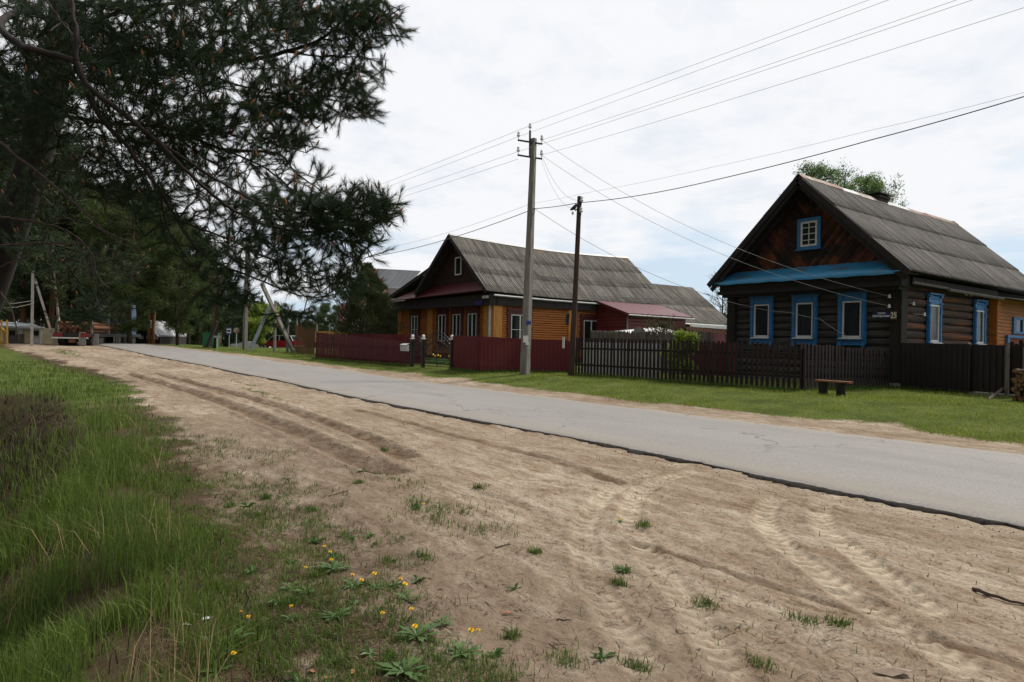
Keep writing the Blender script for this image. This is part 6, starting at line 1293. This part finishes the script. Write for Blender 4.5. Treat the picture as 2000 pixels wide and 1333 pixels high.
# ---------------- the foreground pine
PT = thing('foreground_pine', 'big dark pine with long needled boughs hanging in from the upper left', 'tree', (-8.6, -1.2, -.5))
tr = [atd(-190, 1000, 9.2), atd(-90, 740, 9.0), atd(-10, 520, 8.7), atd(55, 350, 8.4), atd(95, 220, 8.3), atd(120, 60, 8.3), atd(130, -200, 8.4), atd(150, -600, 8.6)]
mb = MB(); mb.tube(tr, [.27, .25, .22, .19, .17, .15, .12, .07], 12); mb.build('trunk', MT['bark_dark'], PT, smooth=True)
limbs = [
 ([(120, 60, 8.3), (60, 20, 6.5), (0, 46, 5.2), (40, 88, 4.9), (75, 100, 4.8), (147, 122, 4.7), (168, 164, 4.7), (235, 218, 4.7), (300, 270, 4.8), (370, 340, 4.9), (440, 400, 5.), (520, 440, 5.1), (620, 455, 5.1), (700, 430, 5.1)], .045),
 ([(147, 122, 4.7), (148, 60, 4.7), (140, 0, 4.8), (130, -60, 5)], .030),
 ([(160, 160, 4.7), (195, 228, 4.8), (250, 290, 5.0), (310, 370, 5.1), (345, 430, 5.2), (400, 500, 5.2), (500, 545, 5.3), (600, 580, 5.3), (680, 570, 5.3)], .026),
 ([(95, 220, 8.3), (200, 130, 7.4), (330, 100, 6.8), (450, 120, 6.5), (560, 101, 6.3), (626, 76, 6.2), (667, 41, 6.1), (698, -5, 6.1)], .045),
 ([(626, 76, 6.2), (660, 78, 6.2), (705, 60, 6.1), (770, 25, 6.1), (800, 12, 6.1)], .014),
 ([(560, 101, 6.3), (620, 110, 6.3), (700, 112, 6.2), (760, 118, 6.2)], .014),
 ([(330, 100, 6.8), (420, 150, 6.4), (520, 180, 6.2), (620, 188, 6.1), (720, 215, 6.1)], .020),
 ([(95, 220, 8.3), (200, 240, 7.2), (330, 250, 6.6), (430, 290, 6.3), (540, 300, 6.2), (575, 335, 6.2), (625, 372, 6.2)], .035),
 ([(300, 270, 4.8), (420, 350, 5), (520, 400, 5.), (640, 420, 5.), (770, 412, 5.)], .018),
 ([(345, 430, 5.2), (450, 470, 5.2), (560, 520, 5.2), (660, 540, 5.2), (720, 500, 5.2)], .014),
 ([(430, 290, 6.3), (520, 330, 6), (600, 400, 5.8), (680, 470, 5.7)], .016),
 ([(120, 60, 8.3), (250, 20, 7.2), (400, 0, 6.7), (520, -20, 6.5), (620, -10, 6.4)], .035),
 ([(120, 60, 8.3), (180, -40, 7), (320, -60, 6.4), (500, -70, 6.2)], .03),
 ([(310, 370, 5.1), (330, 450, 5.2), (380, 520, 5.3), (430, 560, 5.4)], .012),
 ([(20, 470, 8.6), (110, 480, 8.8), (210, 505, 9.1)], .03), ([(110, 480, 8.8), (150, 545, 9.2), (200, 600, 9.5), (240, 622, 9.6)], .02),
 ([(55, 350, 8.4), (120, 420, 7.6), (180, 440, 7.), (240, 480, 6.8)], .02),
]
dead = [
 ([(0, 278, 5.4), (40, 312, 5.4), (75, 337, 5.4), (150, 400, 5.3), (200, 448, 5.3), (240, 470, 5.3), (273, 490, 5.3)], .019),
 ([(0, 424, 6.), (60, 433, 6.), (115, 445, 6.), (155, 468, 6), (180, 500, 6), (190, 540, 6), (215, 565, 6)], .016),
 ([(55, 350, 8.4), (100, 322, 8), (140, 305, 7.8), (175, 284, 7.6)], .05), ([(80, 330, 8.3), (130, 335, 7.8), (200, 345, 7.4)], .03), ([(95, 220, 8.3), (40, 235, 7.8), (0, 243, 7.2)], .05),
 ([(0, 168, 6.2), (90, 185, 6.2), (150, 208, 6.2), (215, 232, 6.2)], .014), ([(0, 480, 7), (80, 476, 7), (160, 476, 7.1)], .016),
 ([(70, 337, 5.4), (100, 380, 5.5), (130, 420, 5.5), (155, 440, 5.5)], .006), ([(95, 60, 4.8), (125, 45, 4.9), (140, 70, 4.8)], .008), ([(155, 300, 6), (195, 345, 6), (215, 400, 6), (245, 430, 6)], .006),
 ([(150, 468, 6), (165, 510, 6), (178, 545, 6), (200, 560, 6)], .006), ([(190, 520, 6), (215, 530, 6), (245, 545, 6)], .005), ([(178, 500, 6), (186, 560, 6), (190, 590, 6), (200, 596, 6)], .005),
 ([(0, 520, 5.5), (40, 505, 5.5), (75, 487, 5.5)], .008), ([(0, 570, 6), (20, 600, 6), (35, 650, 6), (37, 666, 6)], .012), ([(90, 0, 5), (110, 30, 5), (135, 60, 5), (170, 95, 5), (180, 110, 5)], .012)]
def smooth3(pts, n=5):
    P = np.array([tuple(atd(*p)) for p in pts]); return smoothpoly3(P, n)
def smoothpoly3(P, n):
    out = []
    for i in range(len(P)-1):
        p0 = P[max(i-1, 0)]; p1 = P[i]; p2 = P[i+1]; p3 = P[min(i+2, len(P)-1)]
        for t in np.linspace(0, 1, n, endpoint=False): out.append(.5*((2*p1)+(-p0+p2)*t+(2*p0-5*p1+4*p2-p3)*t*t+(-p0+3*p1-3*p2+p3)*t**3))
    out.append(P[-1]); return np.array(out)
mb = MB(); nodes = []; 
for pts, r0 in limbs:
    Q = smooth3(pts, 6); n = len(Q); Q = Q+rng.normal(0, .003, Q.shape); mb = MB(); mb.tube([tuple(q) for q in Q], [r0*.72*(1-.82*i/n) for i in range(n)], 6); nodes.append(Q[n//6:]); mb.build('limb', MT['bark_twig'], PT, smooth=True)
for pts, r0 in dead: mb = MB(); Q = smooth3(pts, 6); n = len(Q); Q = Q+rng.normal(0, .003, Q.shape); mb.tube([tuple(q) for q in Q], [r0*.75*(1-.7*i/n) for i in range(n)], 6); mb.build('dead_branch', MT['bark_dead'], PT, smooth=True)
# foliage lobes: px, py, rx, ry (photo scale), depth, depth radius, shoots
LOBE = [
 (330, 40, 340, 110, 5.8, 1.1, 950), (640, 40, 130, 75, 6.15, .45, 300), (720, 45, 80, 52, 6.15, .3, 110), (300, 170, 290, 120, 5.6, 1.1, 720), (600, 190, 135, 55, 6.1, .45, 300), (670, 140, 85, 40, 6.15, .3, 90), (700, 215, 40, 22, 6.1, .2, 34),
 (430, 270, 190, 75, 5.9, .8, 300), (560, 280, 60, 25, 6.1, .3, 45), (90, 90, 170, 150, 7.2, 1.2, 380), (370, 400, 140, 100, 5.5, .5, 150), (560, 430, 130, 60, 5.3, .45, 250), (680, 415, 95, 48, 5.1, .3, 170), (745, 412, 40, 25, 5.05, .2, 45), (690, 480, 60, 45, 5.2, .25, 60),
 (470, 510, 120, 52, 5.3, .45, 120), (620, 545, 95, 45, 5.25, .35, 85), (690, 550, 40, 38, 5.25, .25, 40), (260, 330, 130, 90, 6.3, .8, 240), (180, 300, 110, 90, 7.5, .8, 150), (560, 350, 90, 35, 6.1, .3, 45), (440, 580, 60, 22, 5.4, .3, 40), (560, 620, 50, 14, 5.3, .2, 14), (60, 480, 90, 40, 8.2, .6, 60), (180, 520, 130, 50, 9.2, .8, 150), (200, 600, 75, 28, 9.5, .5, 80), (155, 622, 55, 18, 9.6, .4, 45), (50, 200, 90, 130, 6.3, .6, 260), (60, 390, 80, 60, 7.4, .4, 90)]
SP = []
for (px_, py_, rx, ry, d_, dr, k) in LOBE:
    u = rng.normal(size=(k, 3)); u /= np.linalg.norm(u, axis=1, keepdims=True); u *= (rng.random((k, 1))**.38)
    for q in u: SP.append(tuple(atd(px_+q[0]*rx, py_+q[1]*ry, d_+q[2]*dr)))
SP = np.array(SP)
nd = np.concatenate(nodes); nd = list(nd)
order = None
NDS = np.array(nd); dist = np.min(np.stack([np.linalg.norm(SP-q, axis=1) for q in NDS], 0), 0) if len(NDS) < 1500 else None
order = np.argsort(dist); cap_ = 60000; NA = np.zeros((cap_, 3)); cnt = len(NDS); NA[:cnt] = NDS
segA = []; segB = []; Pt = []; Dt = []
for i in order:
    t = SP[i]; dv_ = NA[:cnt]-t; dd_ = (dv_*dv_).sum(1); j = int(dd_.argmin()); s = NA[j].copy(); L = math.sqrt(dd_[j])
    if L < .03: continue
    d = (t-s)/L; nseg = max(1, int(L/.07)); prev = s; bend = rng.normal(0, .10, 3)*L; bend[2] -= .10*L
    for k in range(1, nseg+1):
        q = k/nseg; c = s+(t-s)*q+bend*q*(1-q)*1.6+rng.normal(0, .006, 3); segA.append(prev); segB.append(c); 
        if k < nseg or nseg == 1 and L > .05:
            if cnt < cap_: NA[cnt] = c; cnt += 1
        prev = c
    dd3 = d*.7+rng.normal(0, .35, 3)+CR*.22+CU*.20; Pt.append(prev); Dt.append(dd3/np.linalg.norm(dd3))
segA = np.array(segA); segB = np.array(segB); Pt = np.array(Pt); Dt = np.array(Dt)
def tubes(A, B, r0, r1, n=3):
    d = B-A; d /= np.linalg.norm(d, axis=1, keepdims=True)+1e-9; ref = np.where(np.abs(d[:, 2:3]) < .9, np.array([[0, 0, 1.]]), np.array([[1., 0, 0]])); a = np.cross(d, ref); a /= np.linalg.norm(a, axis=1, keepdims=True); b_ = np.cross(d, a); V = []
    for e, r in ((A, r0), (B, r1)):
        for k in range(n): t = 2*math.pi*k/n; V.append(e+(a*math.cos(t)+b_*math.sin(t))*(r[:, None] if hasattr(r, '__len__') else r))
    V = np.stack(V, 1).reshape(-1, 3); m = len(A); base = np.arange(m)[:, None]*2*n
    Fq = np.concatenate([base+np.array([k, (k+1) % n, (k+1) % n+n, k+n]) for k in range(n)], 1).reshape(-1, 4); return V, Fq
ln_ = np.linalg.norm(segB-segA, axis=1); V, Fq = tubes(segA, segB, .0052, .0046); npmesh('twigs', V, Fq, MT['bark_twig'], PT, k=4)
L = rng.uniform(.07, .15, len(Pt)); V, Fq = tubes(Pt, Pt+Dt*L[:, None], .0042, .003); 
npmesh('shoots', V, Fq, MT['bark_twig'], PT, k=4)
V, Fc = needles(Pt-Dt*.05, Dt, L+.05, 100, .074, .0025, spread=(.45, .95)); npmesh('needles', V, Fc, MT['needles'], PT)
# also needles on part of the older twigs
sel = rng.random(len(segA)) < .34; V, Fc = needles(segA[sel], segB[sel]-segA[sel], ln_[sel], 16, .062, .0025); npmesh('older_needles', V, Fc, MT['needles'], PT)
# buds at the shoot tips
sel = rng.random(len(Pt)) < .10; A = Pt[sel]+Dt[sel]*L[sel][:, None]; Db = Dt[sel]*.5+CU*.6; Db /= np.linalg.norm(Db, axis=1, keepdims=True); V1, F1 = tubes(A, A+Db*.028, .0065, .0085, 5); V2, F2 = tubes(A+Db*.028, A+Db*.055, .0085, .002, 5)
b_ = npmesh('buds', np.concatenate([V1, V2]), np.concatenate([F1, F2+len(V1)]), MT['bud'], PT, k=4); b_['kind'] = 'stuff'

# ---------------- tree prototypes
def skel_tree(seed, H, trunk_r, crown0, spread, nl, sub, droop=0., upw=.3, ttop=.03):
    """trunk + limbs + sub-limbs -> segments, tips"""
    R_ = random.Random(seed); segs = []; tips = []; tp = []; lean = (R_.uniform(-.02, .02), R_.uniform(-.02, .02))
    for i in range(9): z = H*i/8; tp.append(Vector((lean[0]*z+.08*math.sin(z*.7+seed), lean[1]*z+.07*math.cos(z*.6+seed), z)))
    trunk = (tp, [trunk_r*(1-.85*(i/8))+.01 for i in range(9)])
    for k in range(nl):
        f = crown0+(1-crown0)*(k+R_.random())/nl*.98; z = H*f; q = f*8; i = min(7, int(q)); b0 = tp[i].lerp(tp[i+1], q-i); a = R_.random()*6.283; prof = math.sin(math.pi*min(1, max(.08, (1-f)/(1-crown0)*.92+.06)))**.6
        L = spread*prof*R_.uniform(.55, 1.1); d = Vector((math.cos(a), math.sin(a), upw*R_.uniform(.2, 1.6)-droop*(1-f))); d.normalize(); p = b0; r = trunk_r*.28*(1-.6*f)+.01; n = 5
        for j in range(n):
            e = p+d*L/n; segs.append((p, e, r*(1-j/n)+.006, r*(1-(j+1)/n)+.006)); p = e; d = (d+Vector((R_.gauss(0, .16), R_.gauss(0, .16), R_.gauss(.05, .12)))).normalized()
            if j >= 1:
                for _ in range(sub):
                    d2 = (d+Vector((R_.gauss(0, .7), R_.gauss(0, .7), R_.gauss(.1, .4)))).normalized(); L2 = L*.30*R_.uniform(.5, 1.2); m_ = p+d2*L2*.5; e2 = p+d2*L2+Vector((0, 0, L2*.1)); segs.append((p, m_, r*.35+.004, r*.2+.004)); segs.append((m_, e2, r*.2+.004, .004)); tips.append((m_, d2, L2)); tips.append((e2, d2, L2))
        tips.append((p, d, L*.3))
    return trunk, segs, tips
def leafcloud(tips, per, rad, size, elong, seed, flat=.7):
    g = np.random.default_rng(seed); P = np.array([tuple(t[0]) for t in tips]); D = np.array([tuple(t[1]) for t in tips]); idx = np.repeat(np.arange(len(P)), per); m = len(idx); off = g.normal(size=(m, 3)); off /= np.linalg.norm(off, axis=1, keepdims=True); off *= (g.random((m, 1))**.5)*rad; off[:, 2] *= flat
    c = P[idx]+off; d = off/rad*.8+D[idx]*.6+g.normal(0, .5, (m, 3)); d /= np.linalg.norm(d, axis=1, keepdims=True); s = np.cross(d, g.normal(size=(m, 3))); s /= np.linalg.norm(s, axis=1, keepdims=True)+1e-9
    l = size*g.uniform(.5, 1.2, m)[:, None]; w = l/elong; V = np.stack([c-s*w*.5, c+s*w*.5, c+d*l+s*w*.15, c+d*l-s*w*.15], 1).reshape(-1, 3); return V, np.arange(4*m).reshape(-1, 4)
def make_tree(name, label, cat, seed, H, tr_, c0, sp, nl, sub, per, rad, size, el, bark, leaf, droop=0., upw=.3, flat=.7, group=None, leafname='crown'):
    r_ = thing(name, label, cat, (0, 0, 0), group); trunk, segs, tips = skel_tree(seed, H, tr_, c0, sp, nl, sub, droop, upw); mb = MB(); mb.tube(trunk[0], trunk[1], 8)
    mb.build('trunk', bark, r_, smooth=True)
    A = np.array([tuple(s[0]) for s in segs]); B = np.array([tuple(s[1]) for s in segs]); V, Fq = tubes(A, B, np.array([s[2] for s in segs]), np.array([s[3] for s in segs]), 4); npmesh('branches', V, Fq, bark, r_, k=4)
    if per: V, Fc = leafcloud(tips, per, rad, size, el, seed, flat); npmesh(leafname, V, Fc, leaf, r_, k=4)
    return r_
GP = 'pine trees of the dark wood beyond the road'
protos = [make_tree('pine_tree', 'x', 'tree', 11+k, 13., .17, (.16, .30, .42, .10)[k], (3.0, 2.8, 2.6, 3.4)[k], 44, 2, 22, .55, .42, 7., (MT['bark_far'], MT['bark_pine'], MT['bark_pine'], MT['bark_far'])[k], (MT['far_needles'], MT['far_needles'], MT['far_needles'], MT['far_needles2'])[k], .25, .25, group=GP) for k in range(4)]
DESC = ['dense dark pine', 'pine with reddish trunk', 'tall pine with bare reddish trunk', 'broad light green pine']
# (px, depth, height, proto, label detail)
TL = [(-60, 30, 14, 0, 'at the left edge behind the big pine'), (-20, 42, 17, 1, 'behind the yellow post frame'), (20, 56, 18, 0, 'rising over the cream outbuilding'), (44, 62, 17, 2, 'just left of the white braced pole'), (75, 68, 18, 0, 'right behind the white braced pole'), (100, 60, 18, 2, 'beside the slanting pole brace'), (113, 64, 17, 2, 'second trunk right of the slanting brace'), (135, 74, 18, 3, 'left behind the timber truck'), (160, 78, 19, 0, 'straight behind the truck cab'), (188, 72, 16, 3, 'right behind the truck cab'), (215, 60, 13.5, 3, 'over the long timber shed'), (238, 66, 16, 0, 'over the far end of the timber shed'), (262, 66, 13.0, 3, 'left of the dark gabled house'), (290, 62, 13, 1, 'in front of the dark gabled house'), (300, 62, 12, 2, 'thin trunk before the dark gabled house'), (322, 74, 14, 0, 'right of the dark gabled house'), (345, 80, 15, 3, 'in the middle of the wood edge'), (368, 70, 12.0, 0, 'left of the green waste container'), (388, 84, 13, 3, 'behind the green waste container'), (408, 92, 12.5, 0, 'behind the black wooden pole'), (430, 98, 12, 1, 'between the black pole and the bus stop sign'), (-30, 48, 14, 0, 'behind the pale cables at the left'), (253, 53, 12.5, 3, 'in front of the timber shed'), (345, 56, 11, 3, 'low crown beside the dark house'), (250, 110, 20, 0, 'far behind the timber shed'), (180, 105, 22, 0, 'far behind the truck'), (310, 115, 20, 0, 'far behind the dark gabled house'), (90, 100, 23, 0, 'far behind the braced pole'), (10, 95, 22, 0, 'far behind the cream outbuilding'), (360, 120, 19, 0, 'far behind the wood edge')]
first = [True]*4
def place(proto, i, loc, s, rz, label, group=None):
    if first[i]: o = proto; first[i] = False
    else: o = copy_tree(proto)
    o.location = loc; o.scale = (s*random.uniform(.9, 1.1), s*random.uniform(.9, 1.1), s); o.rotation_euler = (0, 0, rz); o['label'] = label
    if group: o['group'] = group
    return o
for (px_, d_, H, i, dt) in TL:
    c = atd(px_, 670, d_); place(protos[i], i, (c.x, c.y, float(terr(c.x, c.y))-.1), H/13., random.random()*6.28, DESC[i]+', '+dt)
# distant treeline on the right of the bend
for k in range(17):
    px_ = 452+k*14+random.uniform(-4, 4); d_ = random.uniform(112, 150); top = 600+random.uniform(-10, 8)-(8 if k in (0, 1, 12, 13) else 0); H = (660-top)*d_/1290+1.2; i = random.choice((0, 3, 0)); c = atd(px_, 670, d_)
    place(protos[i], i, (c.x, c.y, -1.0), (H+1)/13.*1.0, random.random()*6, 'low distant pine in the treeline right of the road bend', 'distant treeline pines')
# birches on the left
bi = make_tree('birch_tree', 'white trunked birch leaning behind the timber truck', 'tree', 31, 9, .11, .35, 1.6, 20, 2, 8, .4, .16, 2, MT['bark_birch'], MT['far_needles2'], 0, .8); c = atd(116, 672, 54); bi.location = (c.x, c.y, .7); bi.rotation_euler = (.05, 0, 0)
# dense evergreen (thuja) beside the orange house
r_ = thing('dense_evergreen', 'dense bushy cone shaped evergreen left of the orange house', 'tree', (0, 0, 0)); g = np.random.default_rng(5); m = 26000; zz_ = g.random(m)**.8; ang = g.random(m)*6.283
prof = np.interp(zz_, [0, .12, .35, .6, .8, 1], [1.35, 1.75, 1.75, 1.35, .75, .06]); lump = 1+.22*np.sin(ang*5+zz_*9)+.16*np.sin(ang*9-zz_*22)+.12*np.sin(zz_*40+ang*2); rr = prof*lump*(g.random(m)**.22)
c = np.stack([rr*np.cos(ang), rr*np.sin(ang), zz_*5.6+.2], 1); d = np.stack([np.cos(ang)*.7, np.sin(ang)*.7, .9+0*ang], 1)+g.normal(0, .35, (m, 3)); d /= np.linalg.norm(d, axis=1, keepdims=True); s = np.cross(d, g.normal(size=(m, 3))); s /= np.linalg.norm(s, axis=1, keepdims=True); l = g.uniform(.12, .34, m)[:, None]; V = np.stack([c-s*l*.10, c+s*l*.10, c+d*l], 1).reshape(-1, 3); npmesh('crown', V, np.arange(3*m).reshape(-1, 3), MT['thuja'], r_); mb = MB(); mb.tube([(0, 0, 0), (0, 0, 5.2)], [.16, .03], 7); mb.build('trunk', MT['bark_far'], r_); c = atd(716, 665, 44); r_.location = (c.x, c.y, .35); r_.scale = (1.03, 1.03, 1.06)
# pale spring tree behind the log house
for (px_, d_, H, sd_, lb, sp_) in ((1600, 52, 14.9, 51, 'tall spring green tree behind the log house ridge, left crown', 3.0), (1695, 54, 14.8, 57, 'tall spring green tree behind the chimney, right crown', 2.9)):
    o = make_tree('spring_tree', lb, 'tree', sd_, H, .2, .45, sp_, 44, 3, 23, .46, .13, 1.7, MT['bark_far'], MT['spring'], 0, .7, .8); c = atd(px_, 660, d_); o.location = (c.x, c.y, .3)
o = make_tree('bare_tree', 'nearly bare pale tree between the barn and the log house', 'tree', 61, 6.6, .10, .25, 2.1, 34, 4, 2, .2, .07, 1.5, MT['bark_dead'], MT['spring'], 0, .9); c = atd(1408, 660, 55); o.location = (c.x, c.y, .3)
o = make_tree('dark_shrub', 'dark low shrub below the bare tree', 'shrub', 63, 3.0, .06, .1, 1.3, 22, 3, 26, .35, .14, 1.6, MT['bark_far'], MT['far_needles'], 0, .8); c = atd(1425, 660, 56); o.location = (c.x, c.y, .8)
o = make_tree('leafy_bush', 'yellow green young bush growing behind the dark pickets', 'shrub', 65, 1.45, .03, .1, .55, 16, 3, 9, .16, .10, 1.5, MT['bark_far'], MT['bright'], 0, 1.2); c = atd(1342, 700, 22.6); o.location = (c.x, c.y, .36)
o = make_tree('leafy_bush', 'small forsythia bush with yellow shoots between the pickets', 'shrub', 66, 1.1, .025, .1, .45, 12, 2, 8, .14, .07, 1.5, MT['bark_far'], MT['bright'], 0, 1.4); c = atd(1318, 715, 23.6); o.location = (c.x, c.y, .36)
o = make_tree('bright_bush', 'bright green leafy tree between the poles beyond the bend', 'shrub', 67, 3.6, .06, .12, 1.9, 26, 3, 18, .35, .18, 1.6, MT['bark_far'], MT['bright'], 0, .9); c = atd(510, 676, 64); o.location = (c.x, c.y, .3)
o = make_tree('climbing_shrub', 'bare tangled shrub over the grey pickets by the dish', 'shrub', 68, 1.9, .03, .3, 1.3, 30, 4, 3, .2, .05, 1.5, MT['bark_far'], MT['far_needles2'], 0, .5); c = atd(1290, 690, 29); o.location = (c.x, c.y, .4)
# far wood behind everything: one mass of crowns no one could count
g = np.random.default_rng(9); m = 52000; ang0 = g.uniform(-.15, 1.9, m); rad_ = g.uniform(150, 215, m); xx_ = -rad_*np.cos(ang0); yy_ = rad_*np.sin(ang0); hh = 8.5+3.5*np.sin(ang0*31)+1.8*np.sin(ang0*77)+9*ss((.30-ang0)/.25); hh = hh*np.where(ang0 > .55, .55, 1.)
zz_ = -1.5+hh*g.random(m)**.8*(.6+.4*g.random(m)); c = np.stack([xx_, yy_, zz_], 1); d = g.normal(0, .5, (m, 3)); d[:, 2] += .9; d /= np.linalg.norm(d, axis=1, keepdims=True); s = np.cross(d, g.normal(size=(m, 3))); s /= np.linalg.norm(s, axis=1, keepdims=True); l = g.uniform(.9, 2.2, m)[:, None]
V = np.stack([c-s*l*.28, c+s*l*.28, c+d*l], 1).reshape(-1, 3); tag(npmesh('far_wood', V, np.arange(3*m).reshape(-1, 3), MT['far_needles']), 'far-off dark wood closing the view behind the village', 'wood', kind='stuff')
